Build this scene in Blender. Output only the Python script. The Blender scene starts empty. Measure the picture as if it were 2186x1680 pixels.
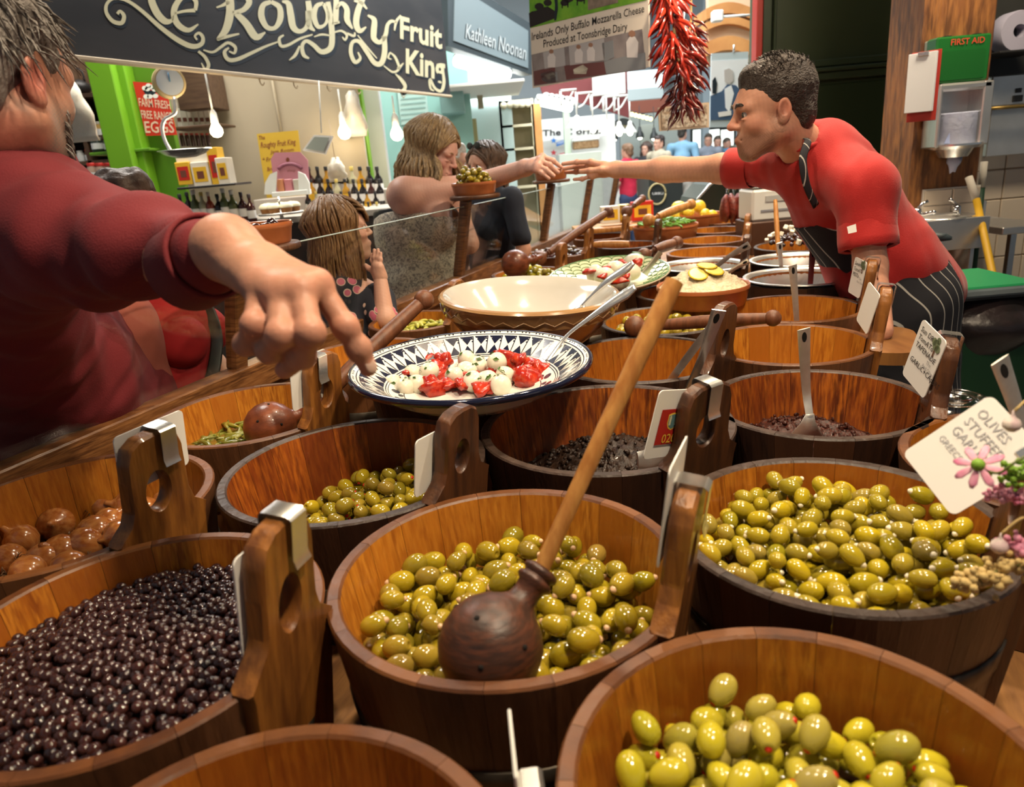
import bpy, math, random
import numpy as np
from mathutils import Vector, Matrix
random.seed(7); RNG = np.random.default_rng(7)
SC = bpy.context.scene; COL = SC.collection
# ------------------------------------------------------------------ camera, world, lights, exposure
F = 1533.0; ROLL = math.radians(4.86); PITCH = math.radians(18.0); CAM = np.array([0, 0, 1.49])
AX = np.array([1., 0, 0]); AU = np.array([0, math.sin(PITCH), math.cos(PITCH)]); AF = np.array([0, math.cos(PITCH), -math.sin(PITCH)])
cr, sr = math.cos(ROLL), math.sin(ROLL)
IR = cr*AX - sr*AU; IU = sr*AX + cr*AU
cd = bpy.data.cameras.new('camera'); cam = bpy.data.objects.new('camera', cd); COL.objects.link(cam)
cam.matrix_world = Matrix(((IR[0], IU[0], -AF[0], 0), (IR[1], IU[1], -AF[1], 0), (IR[2], IU[2], -AF[2], CAM[2]), (0, 0, 0, 1)))
cd.sensor_width = 36; cd.lens = F/2186*36; cd.clip_start = .03; cd.clip_end = 80
cd.dof.use_dof = True; cd.dof.focus_distance = 1.55; cd.dof.aperture_fstop = 5.0
SC.camera = cam
SC.view_settings.view_transform = 'Standard'; SC.view_settings.look = 'None'; SC.view_settings.exposure = 0.0; SC.view_settings.gamma = 1.0
SC.view_settings.use_curve_mapping = False
SC.cycles.max_bounces = 6; SC.cycles.diffuse_bounces = 3; SC.cycles.glossy_bounces = 3; SC.cycles.transmission_bounces = 4; SC.cycles.transparent_max_bounces = 12; SC.cycles.use_adaptive_sampling = True; SC.cycles.adaptive_threshold = .08; SC.cycles.adaptive_min_samples = 16
wd = bpy.data.worlds.new('world'); SC.world = wd; wd.use_nodes = True
wd.node_tree.nodes['Background'].inputs[0].default_value = (.80, .90, 1, 1); wd.node_tree.nodes['Background'].inputs[1].default_value = .16
def lamp(name, kind, loc, target, power, color, size=.1, spot=70, blend=.5):
    l = bpy.data.lights.new(name, kind); l.energy = power; l.color = color
    if kind == 'AREA': l.shape = 'DISK'; l.size = size
    else: l.shadow_soft_size = size
    if kind == 'SPOT': l.spot_size = math.radians(spot); l.spot_blend = blend
    o = bpy.data.objects.new(name, l); COL.objects.link(o); o.location = loc
    o.rotation_euler = (Vector(target)-Vector(loc)).to_track_quat('-Z', 'Y').to_euler(); return o
WARM = (1, .80, .56)
SPOTS = [((.55, .35, 2.62), (.25, .75, 1), 85), ((-.2, .9, 2.62), (-.3, 1.0, 1), 40), ((.85, 1.2, 2.62), (.5, 1.5, 1), 50), ((.3, 1.9, 2.62), (.1, 1.75, 1), 46),
         ((1.2, 2.2, 2.62), (.95, 2.3, 1), 50), ((.9, 3.0, 2.62), (.7, 3.0, 1), 70), ((1.5, 3.9, 2.62), (1.2, 4.0, 1), 70)]
for i, (a, b, e) in enumerate(SPOTS): lamp('counter_spotlight_lamp', 'SPOT', a, b, e*1.4, WARM, .045, 105, .8)
lamp('hall_daylight', 'AREA', (1.5, 9.5, 5.2), (1.2, 9.8, 0), 800, (.93, .97, 1), 6)
lamp('sign_fill_spot', 'SPOT', (.1, 1.7, 2.7), (.55, 3.4, 2.15), 70, (1, .92, .8), .05, 75, .6)  # added fill from the front, brightens the mozzarella sign and chillies
lamp('staff_area_fill', 'AREA', (2.0, 2.9, 2.85), (1.95, 4.2, 1.2), 42, (1, .84, .62), .5)  # unseen fill added to lift the dim sink corner and green wall
lamp('dresser_fill', 'AREA', (.25, 8.45, 2.55), (.15, 9.6, 1.0), 22, (1, .98, .94), .5)  # no fixture here: fill added to brighten the shaded dresser shelves
lamp('hall_skylight', 'AREA', (1.0, 6.2, 4.6), (.6, 5.6, 1), 220, (1, .97, .92), 2.2)
lamp('aisle_daylight', 'AREA', (-1.3, 4.3, 4.2), (-1.2, 4.2, 0), 260, (1, .93, .84), 2.5)
# ------------------------------------------------------------------ geometry helpers
def ray(px, py):
    u = (px-1093)/F; v = (840-py)/F
    return AX*(u*cr+v*sr) + AU*(-u*sr+v*cr) + AF
def W(px, py, w): return CAM + ray(px, py)*w                       # point at depth w
def Y(px, py, y): d = ray(px, py); return CAM + d*(y/d[1])           # point on the wall plane y
def Z(px, py, z): d = ray(px, py); return CAM + d*((z-CAM[2])/d[2])  # point at height z
def depth(P): return float((np.asarray(P)-CAM) @ AF)
def onplane(px, py, p0, n): d = ray(px, py); return CAM + d*(((np.asarray(p0)-CAM) @ n)/(d @ n))
def unit(v): v = np.asarray(v, float); return v/np.linalg.norm(v)
def rotz(a): c, s = math.cos(a), math.sin(a); return np.array([[c, -s, 0], [s, c, 0], [0, 0, 1.]])
def basis(fwd, up):
    y = unit(fwd); x = unit(np.cross(y, up)); z = np.cross(x, y); return np.array([x, y, z]).T
def tag(o, label=None, cat=None, group=None, kind=None):
    if label: o['label'] = label
    if cat: o['category'] = cat
    if group: o['group'] = group
    if kind: o['kind'] = kind
    return o
def thing(name, label, cat, loc=(0, 0, 0), rz=0, group=None):
    o = bpy.data.objects.new(name, None); COL.objects.link(o); o.empty_display_size = .05
    o.location = [float(q) for q in loc]; o.rotation_euler = (0, 0, rz); return tag(o, label, cat, group)
def mk(V, Fc, name='m', smooth=True, mats=None, midx=None):
    m = bpy.data.meshes.new(name); V = np.asarray(V, float); m.from_pydata(V.tolist(), [], [list(map(int, f)) for f in Fc])
    if smooth: m.polygons.foreach_set('use_smooth', [True]*len(m.polygons))
    for q in (mats or []): m.materials.append(q)
    if midx is not None: m.polygons.foreach_set('material_index', list(midx))
    m.update(); return m
def put(name, vf, mat, parent=None, smooth=True, world=False, loc=None, rz=0, auto=None):
    """one mesh object; world=True: vertices are in world space and the object's origin moves to its base"""
    V, Fc = vf[0], vf[1]; V = np.asarray(V, float).reshape(-1, 3)
    mats = mat if isinstance(mat, (list, tuple)) else [mat]
    if world:
        if parent is not None:
            root = parent
            T = Matrix()
            while root is not None: T = Matrix.Translation(root.location) @ root.rotation_euler.to_matrix().to_4x4() @ Matrix.Diagonal((*root.scale, 1)) @ T; root = root.parent
            Ti = np.array(T.inverted()); V = V @ Ti[:3, :3].T + Ti[:3, 3]
        elif loc is None:
            lo, hi = V.min(0), V.max(0); loc = ((lo[0]+hi[0])/2, (lo[1]+hi[1])/2, lo[2]); V = V - np.array(loc)
    m = mk(V, Fc, name, smooth, mats, vf[2] if len(vf) > 2 else None)
    o = bpy.data.objects.new(name, m); COL.objects.link(o)
    if parent is not None: o.parent = parent
    if loc is not None: o.location = [float(q) for q in loc]
    if rz: o.rotation_euler = (0, 0, rz)
    if auto is not None: m.set_sharp_from_angle(angle=math.radians(auto))
    return o
def inst(name, mesh, parent=None, loc=(0, 0, 0), rot=(0, 0, 0), scale=1):
    o = bpy.data.objects.new(name, mesh); COL.objects.link(o); o.parent = parent; o.location = [float(q) for q in loc]
    o.rotation_euler = rot; o.scale = (scale,)*3 if np.isscalar(scale) else scale; return o
def dup(root, loc, rz=None, label=None, group=None, rot=None, scale=None):
    r = root.copy(); COL.objects.link(r); r.location = [float(q) for q in loc]
    if rz is not None: r.rotation_euler = (0, 0, rz)
    if rot is not None: r.rotation_euler = rot
    if scale is not None: r.scale = (scale,)*3
    if label: r['label'] = label
    if group: r['group'] = group
    for ch in root.children:
        c = ch.copy(); COL.objects.link(c); c.parent = r
        for g in ch.children: d = g.copy(); COL.objects.link(d); d.parent = c
    return r
def join(*vfs):
    V = []; Fc = []; MI = []; n = 0
    for q in vfs:
        v = np.asarray(q[0], float).reshape(-1, 3); V.append(v); Fc += [[i+n for i in f] for f in q[1]]; MI += list(q[2]) if len(q) > 2 else [0]*len(q[1]); n += len(v)
    return np.concatenate(V), Fc, MI
def xf(vf, R=None, t=None, s=None):
    V = np.asarray(vf[0], float)
    if s is not None: V = V*np.asarray(s)
    if R is not None: V = V @ np.asarray(R).T
    if t is not None: V = V + np.asarray(t)
    return (V,)+tuple(vf[1:])
def setm(vf, i): return vf[0], vf[1], [i]*len(vf[1])
def box(sx, sy, sz, c=(0, 0, 0), ch=0):
    hx, hy, hz = sx/2, sy/2, sz/2; ch = min(ch, hx*.9, hy*.9, hz*.9)
    if ch <= 0:
        V = np.array([(x, y, z) for x in (-hx, hx) for y in (-hy, hy) for z in (-hz, hz)]); Fc = [(0, 1, 3, 2), (4, 6, 7, 5), (0, 4, 5, 1), (2, 3, 7, 6), (0, 2, 6, 4), (1, 5, 7, 3)]
        return V+np.array(c), Fc
    V = []; ids = {}
    for x in (-1, 1):
        for y in (-1, 1):
            for z in (-1, 1):
                for a in range(3):
                    p = [x*hx, y*hy, z*hz]
                    for b in range(3):
                        if b != a: p[b] -= (x, y, z)[b]*ch
                    ids[x, y, z, a] = len(V); V.append(p)
    Fc = []
    for a in range(3):
        b, c_ = [(1, 2), (2, 0), (0, 1)][a]
        for s in (-1, 1):
            q = []
            for (u, v) in ((-1, -1), (1, -1), (1, 1), (-1, 1)):
                k = [0, 0, 0]; k[a] = s; k[b] = u; k[c_] = v; q.append(ids[(*k, a)])
            Fc.append(q if s > 0 else q[::-1])
    for a in range(3):
        b, c_ = [(1, 2), (2, 0), (0, 1)][a]
        for u in (-1, 1):
            for v in (-1, 1):
                k0 = [0, 0, 0]; k1 = [0, 0, 0]; k0[a] = -1; k1[a] = 1
                for k in (k0, k1): k[b] = u; k[c_] = v
                q = [ids[(*k0, b)], ids[(*k1, b)], ids[(*k1, c_)], ids[(*k0, c_)]]; Fc.append(q if u*v < 0 else q[::-1])
    for x in (-1, 1):
        for y in (-1, 1):
            for z in (-1, 1):
                q = [ids[x, y, z, a] for a in range(3)]; Fc.append(q if x*y*z > 0 else q[::-1])
    return np.array(V)+np.array(c), Fc
def lathe(prof, n=32, a0=0, a1=2*math.pi, c=(0, 0, 0), cap=False, wob=0):
    prof = np.asarray(prof, float); m = len(prof); full = abs(a1-a0-2*math.pi) < 1e-6; k = n if full else n+1
    A = a0+(a1-a0)*np.arange(k)/n; V = np.array([(r*math.cos(a), r*math.sin(a), z) for a in A for r, z in prof])+np.array(c)
    Fc = []
    for i in range(n):
        j = (i+1) % k
        for q in range(m-1):
            f = [i*m+q, j*m+q, j*m+q+1, i*m+q+1]
            if prof[q][0] < 1e-7: f = [i*m+q, j*m+q+1, i*m+q+1]
            elif prof[q+1][0] < 1e-7: f = [i*m+q, j*m+q, i*m+q+1]
            Fc.append(f)
    return V, Fc
def frames(P):
    P = np.asarray(P, float); T = np.gradient(P, axis=0); T /= np.linalg.norm(T, axis=1)[:, None]+1e-12
    ref = np.array([0, 0, 1.]) if abs(T[0][2]) < .9 else np.array([1., 0, 0]); N = np.cross(T[0], ref); N /= np.linalg.norm(N); Ns = [N]
    for i in range(1, len(P)):
        N = Ns[-1]-T[i]*(Ns[-1] @ T[i]); N /= np.linalg.norm(N)+1e-12; Ns.append(N)
    Ns = np.array(Ns); return T, Ns, np.cross(T, Ns)
def tube(P, r, n=8, caps=True, flat=1.0, up=None):
    P = np.asarray(P, float); R = np.full(len(P), r) if np.isscalar(r) else np.asarray(r, float)
    T, N, B = frames(P)
    if up is not None:
        B = np.array([unit(np.asarray(up)-t*(t @ np.asarray(up))) for t in T]); N = np.cross(B, T)
    A = 2*math.pi*np.arange(n)/n
    V = (P[:, None] + R[:, None, None]*(np.cos(A)[None, :, None]*N[:, None] + flat*np.sin(A)[None, :, None]*B[:, None])).reshape(-1, 3)
    Fc = [(i*n+j, i*n+(j+1) % n, (i+1)*n+(j+1) % n, (i+1)*n+j) for i in range(len(P)-1) for j in range(n)]
    if caps: Fc += [list(range(n))[::-1], [(len(P)-1)*n+j for j in range(n)]]
    return V, Fc
def spline(P, k=6):
    P = np.asarray(P, float); Q = np.concatenate([[2*P[0]-P[1]], P, [2*P[-1]-P[-2]]]); out = []
    for i in range(len(P)-1):
        a, b, c, d = Q[i:i+4]
        for t in np.arange(k)/k: out.append(.5*((2*b)+(-a+c)*t+(2*a-5*b+4*c-d)*t*t+(-a+3*b-3*c+d)*t**3))
    out.append(P[-1]); return np.array(out)
def sphere(r=1, n=14, m=9, c=(0, 0, 0), s=(1, 1, 1)):
    th = np.linspace(-math.pi/2, math.pi/2, m); v, f = lathe([(max(0, math.cos(t)) if 0 < i < m-1 else 0, math.sin(t)) for i, t in enumerate(th)], n)
    return v*r*np.array(s)+np.array(c), f
def prism(poly, t, axis='y', bev=0):
    """polygon (x,z) extruded along y by t (front at y=0 toward -y)"""
    poly = np.asarray(poly, float); n = len(poly); area = np.sum(poly[:, 0]*np.roll(poly[:, 1], -1)-np.roll(poly[:, 0], -1)*poly[:, 1])
    if area < 0: poly = poly[::-1]
    V = np.concatenate([np.c_[poly[:, 0], np.zeros(n), poly[:, 1]], np.c_[poly[:, 0], np.full(n, t), poly[:, 1]]])
    Fc = [list(range(n)), list(range(n, 2*n))[::-1]] + [(i+n, (i+1) % n+n, (i+1) % n, i) for i in range(n)]
    return V, Fc
def rrect(w, h, r, n=4, c=(0, 0)):
    out = []
    for k, (sx, sy) in enumerate(((1, -1), (1, 1), (-1, 1), (-1, -1))):
        for i in range(n+1):
            a = -math.pi/2+k*math.pi/2+i*math.pi/2/n; out.append((c[0]+sx*(w/2-r)+r*math.cos(a), c[1]+sy*(h/2-r)+r*math.sin(a)))
    return out
def slab(poly3, n, t):
    """flat polygon of 3D points given thickness t along -n (n towards viewer)"""
    P = np.asarray(poly3, float); n = unit(n); k = len(P); V = np.concatenate([P, P-n*t])
    c = P.mean(0); a = sum((np.cross(P[i]-c, P[(i+1) % k]-c) for i in range(k)), np.zeros(3)) @ n
    Fc = [list(range(k)), list(range(k, 2*k))[::-1]] + [(i+k, (i+1) % k+k, (i+1) % k, i) for i in range(k)]
    if a < 0: Fc = [f[::-1] for f in Fc]
    return V, Fc
def bxp(cx, cy, wp, hp, y, d, ch=.003):
    """world-aligned box whose front face sits on the plane y, sized by its apparent extent"""
    P = Y(cx, cy, y); s = depth(P)/F; return box(wp*s, d, hp*s, (P[0], y+d/2, P[2]), ch)
def ribbon(pts, wid, p0, n, lift, k=5):
    """painted stroke on a plane: pixel polyline + pixel widths -> thin raised ribbon"""
    S = spline(np.c_[np.asarray(pts, float), np.asarray(wid, float) if not np.isscalar(wid) else np.full(len(pts), wid)], k)
    T = np.gradient(S[:, :2], axis=0); T /= np.linalg.norm(T, axis=1)[:, None]+1e-9; N = np.c_[-T[:, 1], T[:, 0]]
    L = S[:, :2]+N*S[:, 2:3]/2; Rr = S[:, :2]-N*S[:, 2:3]/2; n = unit(n)
    V = np.array([onplane(*q, p0, n)+n*lift for q in L]+[onplane(*q, p0, n)+n*lift for q in Rr]); m = len(S)
    Fc = [(i, i+1, m+i+1, m+i) for i in range(m-1)]
    nn = np.cross(V[1]-V[0], V[m]-V[0]) @ n
    return V, Fc if nn > 0 else [f[::-1] for f in Fc]
_TX = {}
def text_vf(s, offset=0.0, shear=0.0, align='LEFT', space=1.0):
    key = (s, offset, shear, align, space)
    if key not in _TX:
        c = bpy.data.curves.new('t', 'FONT'); c.body = s; c.size = 1; c.offset = offset; c.shear = shear; c.align_x = align; c.space_character = space; c.resolution_u = 2; c.space_line = .95
        o = bpy.data.objects.new('t', c); COL.objects.link(o); bpy.context.view_layer.update()
        m = o.to_mesh(); V = np.array([v.co[:] for v in m.vertices]).reshape(-1, 3); Fc = [list(p.vertices) for p in m.polygons]; o.to_mesh_clear()
        bpy.data.objects.remove(o); bpy.data.curves.remove(c); _TX[key] = (V, Fc)
    return _TX[key]
def text_px(s, base, right, up, p0, n, lift, **kw):
    """lettering: base pixel, pixel vectors for the text's total width and for the cap height"""
    V, Fc = text_vf(s, **kw); w = V[:, 0].max(); n = unit(n); b = np.array(base, float); r = np.array(right, float)/w; u = np.array(up, float)/.7
    Q = np.array([onplane(*(b+r*v[0]+u*v[1]), p0, n)+n*lift for v in V]); return Q, Fc
def text_at(s, o, ex, ey, size, lift=0.0006, **kw):
    V, Fc = text_vf(s, **kw); ex = unit(ex); ey = unit(ey); n = np.cross(ex, ey); return np.asarray(o)+V[:, :1]*size*ex+V[:, 1:2]*size*ey+n*lift, Fc
# ------------------------------------------------------------------ procedural materials
MATS = {}
def M(name, col, rough=.5, metal=0, mix=None, var=None, bump=0, bscale=60, coat=0, trans=0, emit=0, sss=0, ior=1.45, spec=.5, stretch=(1, 1, 1), scale=8, lo=.35, hi=.65, attr=None, detail=4, dist=0, sheen=0, aniso=0):
    if name in MATS: return MATS[name]
    m = bpy.data.materials.new(name); m.use_nodes = True; nt = m.node_tree; N = nt.nodes; L = nt.links; b = N['Principled BSDF']; MATS[name] = m
    rgba = lambda c: (*c, 1) if len(c) == 3 else c
    b.inputs['Roughness'].default_value = rough; b.inputs['Metallic'].default_value = metal; b.inputs['IOR'].default_value = ior; b.inputs['Specular IOR Level'].default_value = spec
    b.inputs['Coat Weight'].default_value = coat; b.inputs['Coat Roughness'].default_value = .08; b.inputs['Transmission Weight'].default_value = trans; b.inputs['Anisotropic'].default_value = aniso
    b.inputs['Sheen Weight'].default_value = sheen
    if sss: b.inputs['Subsurface Weight'].default_value = sss; b.inputs['Subsurface Radius'].default_value = (.012, .005, .003); b.inputs['Subsurface Scale'].default_value = 1
    tc = N.new('ShaderNodeTexCoord'); oi = N.new('ShaderNodeObjectInfo')
    vm = N.new('ShaderNodeVectorMath'); vm.operation = 'MULTIPLY'; vm.inputs[1].default_value = stretch; L.new(tc.outputs['Object'], vm.inputs[0])
    ml = N.new('ShaderNodeMath'); ml.operation = 'MULTIPLY'; ml.inputs[1].default_value = 37.; L.new(oi.outputs['Random'], ml.inputs[0])
    va = N.new('ShaderNodeVectorMath'); va.operation = 'ADD'; L.new(vm.outputs[0], va.inputs[0]); L.new(ml.outputs[0], va.inputs[1])
    cur = None
    def base():
        nonlocal cur
        if cur is None:
            if attr:
                a = N.new('ShaderNodeAttribute'); a.attribute_name = attr; cur = a.outputs['Color']
            else:
                r = N.new('ShaderNodeRGB'); r.outputs[0].default_value = rgba(col); cur = r.outputs[0]
        return cur
    def mixin(fac, c2):
        nonlocal cur
        mx = N.new('ShaderNodeMix'); mx.data_type = 'RGBA'; L.new(fac, mx.inputs[0]); L.new(base(), mx.inputs[6]); mx.inputs[7].default_value = rgba(c2); cur = mx.outputs[2]
    base()
    if mix:
        for i, c2 in enumerate(mix if isinstance(mix[0], (tuple, list)) else [mix]):
            nz = N.new('ShaderNodeTexNoise'); nz.inputs['Scale'].default_value = scale*(1+1.7*i); nz.inputs['Detail'].default_value = detail; nz.inputs['Distortion'].default_value = dist; L.new(va.outputs[0], nz.inputs['Vector'])
            mr = N.new('ShaderNodeMapRange'); mr.inputs[1].default_value = lo+.06*i; mr.inputs[2].default_value = hi+.06*i; L.new(nz.outputs['Fac'], mr.inputs[0]); mixin(mr.outputs[0], c2)
    if var:
        vs = var if isinstance(var[0], (tuple, list)) else [var]
        for i, c2 in enumerate(vs):
            f = N.new('ShaderNodeMath'); f.operation = 'FRACT'; g = N.new('ShaderNodeMath'); g.operation = 'MULTIPLY'; g.inputs[1].default_value = 1+7.3*i; L.new(oi.outputs['Random'], g.inputs[0]); L.new(g.outputs[0], f.inputs[0])
            p = N.new('ShaderNodeMath'); p.operation = 'POWER'; p.inputs[1].default_value = 1.3; L.new(f.outputs[0], p.inputs[0]); mixin(p.outputs[0], c2)
    L.new(cur, b.inputs['Base Color'])
    if emit:
        L.new(cur, b.inputs['Emission Color']); b.inputs['Emission Strength'].default_value = emit
    if bump:
        nb = N.new('ShaderNodeTexNoise'); nb.inputs['Scale'].default_value = bscale; nb.inputs['Detail'].default_value = 5; L.new(va.outputs[0], nb.inputs['Vector'])
        bp = N.new('ShaderNodeBump'); bp.inputs['Strength'].default_value = bump; bp.inputs['Distance'].default_value = .01; L.new(nb.outputs['Fac'], bp.inputs['Height']); L.new(bp.outputs[0], b.inputs['Normal'])
    return m
def glassmat(name, tint=(1, 1, 1), refl=.1, rough=.01):
    m = bpy.data.materials.new(name); m.use_nodes = True; nt = m.node_tree; N = nt.nodes; L = nt.links; N.remove(N['Principled BSDF'])
    t = N.new('ShaderNodeBsdfTransparent'); t.inputs[0].default_value = (*tint, 1); g = N.new('ShaderNodeBsdfGlossy'); g.inputs['Roughness'].default_value = rough
    fr = N.new('ShaderNodeLayerWeight'); fr.inputs[0].default_value = .5; pw = N.new('ShaderNodeMath'); pw.operation = 'POWER'; pw.inputs[1].default_value = 5; L.new(fr.outputs['Facing'], pw.inputs[0])
    ad = N.new('ShaderNodeMath'); ad.operation = 'MULTIPLY_ADD'; ad.inputs[1].default_value = .9; ad.inputs[2].default_value = .03+refl; L.new(pw.outputs[0], ad.inputs[0])
    mx = N.new('ShaderNodeMixShader'); L.new(ad.outputs[0], mx.inputs[0]); L.new(t.outputs[0], mx.inputs[1]); L.new(g.outputs[0], mx.inputs[2]); L.new(mx.outputs[0], N['Material Output'].inputs[0]); return m
WG = (9, 9, .9)   # grain runs along local z
M('honey', (.50, .175, .016), .34, mix=[(.28, .080, .008), (.60, .245, .028)], var=(.36, .11, .011), stretch=WG, scale=7, bump=.12, bscale=18, coat=.15)
M('amber', (.44, .14, .013), .33, mix=[(.22, .055, .007), (.54, .20, .020)], var=(.28, .075, .008), stretch=WG, scale=7, bump=.12, bscale=18, coat=.2)
M('redwood', (.25, .055, .009), .33, mix=[(.075, .017, .005), (.46, .13, .014)], var=(.15, .030, .007), stretch=WG, scale=6, bump=.15, bscale=18, coat=.25)
M('rim_brown', (.125, .042, .011), .42, mix=(.065, .021, .007), var=(.175, .065, .018), scale=30, bump=.15, bscale=50)
M('rim_dark', (.038, .022, .016), .45, mix=(.075, .047, .035), var=(.024, .014, .010), scale=34, bump=.3, bscale=60)
M('outer_brown', (.115, .045, .018), .45, mix=(.055, .02, .009), var=(.16, .062, .022), stretch=WG, scale=7, bump=.15, bscale=20, coat=.1)
M('outer_dark', (.045, .018, .010), .45, mix=(.022, .010, .007), var=(.075, .028, .012), stretch=WG, scale=7, bump=.15, bscale=20, coat=.1)
M('hoop', (.12, .105, .085), .45, .8, mix=(.06, .05, .04), scale=20)
M('spoonwood', (.52, .25, .065), .42, mix=(.36, .14, .03), stretch=(14, 14, 1.2), scale=6, bump=.1, bscale=30)
M('darkspoon', (.060, .024, .013), .42, mix=[(.030, .014, .010), (.10, .032, .015)], stretch=(1.5, 1.5, 6), scale=14, bump=.1, bscale=40)
M('redspoon', (.22, .06, .022), .35, mix=(.11, .03, .012), stretch=(3, 3, 6), scale=10, bump=.08, bscale=40, coat=.2)
M('midspoon', (.17, .06, .024), .45, mix=(.10, .035, .014), stretch=(14, 14, 1.2), scale=6, bump=.1, bscale=40)
M('hole', (.006, .004, .003), .9)
M('steel', (.80, .80, .78), .26, .9, bump=.02, bscale=40)
M('steel_brushed', (.74, .72, .68), .36, .85, mix=(.64, .62, .58), stretch=(1, 30, 1), scale=6)
M('card', (.80, .79, .75), .35, spec=.4)
M('ink', (.012, .012, .014), .5)
M('terracotta', (.44, .135, .040), .35, mix=(.34, .095, .028), scale=10, coat=.3)
M('white_glaze', (.50, .48, .44), .12, coat=.6, mix=(.46, .44, .39), scale=6)
M('tan_glaze', (.40, .235, .10), .2, mix=(.31, .17, .07), scale=7, coat=.5)
M('navy_glaze', (.008, .010, .028), .12, coat=.6)
M('plate_white', (.78, .76, .70), .14, coat=.6)
GLASS = glassmat('screen_glass', (.95, .97, .96), .01)
CLEAR = glassmat('clear_plastic', (.93, .94, .94), .06, .12)
# ------------------------------------------------------------------ counter, floor, glass screen
DD = np.array([.378, .926, 0]); EE = np.array([.926, -.378, 0]); HA = math.atan2(-.42, .907)   # along the counter / towards the staff side
RAIL0 = np.array([-.99, 1.286, 0]); CT = .77
def ctr(d, e, z): return RAIL0+DD*d+EE*e+np.array([0, 0, z])
M('floor_tile', (.30, .27, .24), .5, mix=(.20, .18, .165), scale=3)
M('rail_wood', (.17, .068, .022), .35, mix=[(.075, .028, .011), (.26, .115, .04)], stretch=(1.2, 1.2, 12), scale=6, bump=.1, coat=.2)
M('counter_wood', (.36, .17, .055), .5, mix=(.18, .08, .03), scale=9, stretch=(1, 6, 1), bump=.2)
fl = put('floor', box(26, 34, .1, (2, 11, -.05)), M('floor_tile', (1, 1, 1)), smooth=False); tag(fl, kind='structure')
RZ = math.atan2(DD[1], DD[0])
ct = thing('counter', 'long dark wooden counter that carries all the olive buckets', 'counter', ctr(1.55, .82, 0), RZ)
put('counter_top', box(6.1, 1.58, .04, (0, .02, CT-.02), .006), MATS['counter_wood'], ct, False)
put('front_panel', box(6.0, .04, .70, (0, .76, .37), .004), MATS['rail_wood'], ct, False)
put('back_panel', box(6.0, .04, .70, (0, -.74, .37), .004), MATS['rail_wood'], ct, False)
put('counter_end', box(1.75, .75, .04, (-1.55, -1.15, CT-.021), .006), MATS['counter_wood'], ct, False); put('end_panel', box(.04, .7, .70, (-.72, -1.15, .37), .004), MATS['rail_wood'], ct, False)
# glass sneeze screen: rail, sloping posts, panes and the round shelves on the posts
LEAN = np.array([.926*.22, -.378*.22, 1.0])
sg = thing('glass_screen', 'wooden framed glass screen along the customer side of the counter', 'screen', ctr(.7, -.02, CT))
def obox(p, q, wn, wt, n):
    """bar from p to q, cross section wn along n and wt across"""
    p = np.asarray(p, float); q = np.asarray(q, float); t = unit(q-p); n = unit(np.asarray(n)-t*(np.asarray(n) @ t)); b = np.cross(t, n); v, f = box(wn, wt, np.linalg.norm(q-p), (0, 0, 0), .004)
    return v @ np.array([n, b, t])+(p+q)/2, f
put('rail', obox(ctr(-1.4, -.03, .965), ctr(6.2, -.03, .965), .062, .075, EE), MATS['rail_wood'], sg, False, True)
put('rail_skirt', obox(ctr(-1.4, -.04, .85), ctr(6.2, -.04, .85), .03, .17, EE), MATS['rail_wood'], sg, False, True)
POSTS = [.70, 2.18, 3.42, 4.35, 5.2]; PH = .335
for d in [-.95]+POSTS:
    p = ctr(d, -.035, 1.0); put('post', obox(p, p+LEAN*PH, .045, .042, DD), MATS['rail_wood'], sg, False, True)
ps = [-.95]+POSTS
for a, b in zip(ps[:-1], ps[1:]):
    p = ctr(a+.024, -.035, .995); q = ctr(b-.024, -.035, .995); t = LEAN*(PH-.02)
    put('pane', slab([p, q, q+t, p+t], EE, .008), GLASS, sg, False, True)
    put('pane_top_edge', obox(p+t, q+t, .010, .004, EE), M('glass_edge', (.45, .55, .52), .15), sg, False, True)
SHELF = []
for i, (d, lab) in enumerate(zip(POSTS[:3], ('nearest the pointing hand', 'carrying the dish of green olives', 'below the two joined hands'))):
    p = ctr(d, -.035, 1.0)+LEAN*PH; p = p+EE*(.07, .045, 0)[i]+np.array([0, 0, .004-.022*(i == 0)])
    s = put('tasting_shelf', lathe([(0, 0), (.108, 0), (.112, .004), (.112, .014), (.108, .018), (0, .018)], 36), MATS['outer_brown'], loc=p); tag(s, 'round dark wooden tasting shelf on a screen post, '+lab, 'shelf', 'round tasting shelves'); SHELF.append(p+np.array([0, 0, .018]))
# ------------------------------------------------------------------ wooden buckets
def stave_mesh(r, H, n, t, mats, taper):
    da = math.pi/n-.0003/r; A = np.linspace(-da, da, 4); c = .0028
    R = lambda z: r*(1+taper*z/H)
    prof = [(R(-H), -H), (R(-c), -c), (R(0)-c, 0), (R(0)-t+c, 0), (R(-c)-t, -c), (R(-H)-t, -H)]; mi = [2, 1, 1, 1, 0]
    V = [(q*math.cos(a), q*math.sin(a), z) for a in A for q, z in prof]; m = len(prof); Fc = []; MI = []
    for i in range(3):
        for k in range(m-1): Fc.append((i*m+k, (i+1)*m+k, (i+1)*m+k+1, i*m+k+1)); MI.append(mi[k])
        Fc.append((i*m+m-1, (i+1)*m+m-1, (i+1)*m, i*m)); MI.append(2)
    Fc += [list(range(m)), [3*m+k for k in range(m)][::-1]]; MI += [2, 2]
    return mk(V, Fc, 'stave', False, mats, MI)
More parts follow.
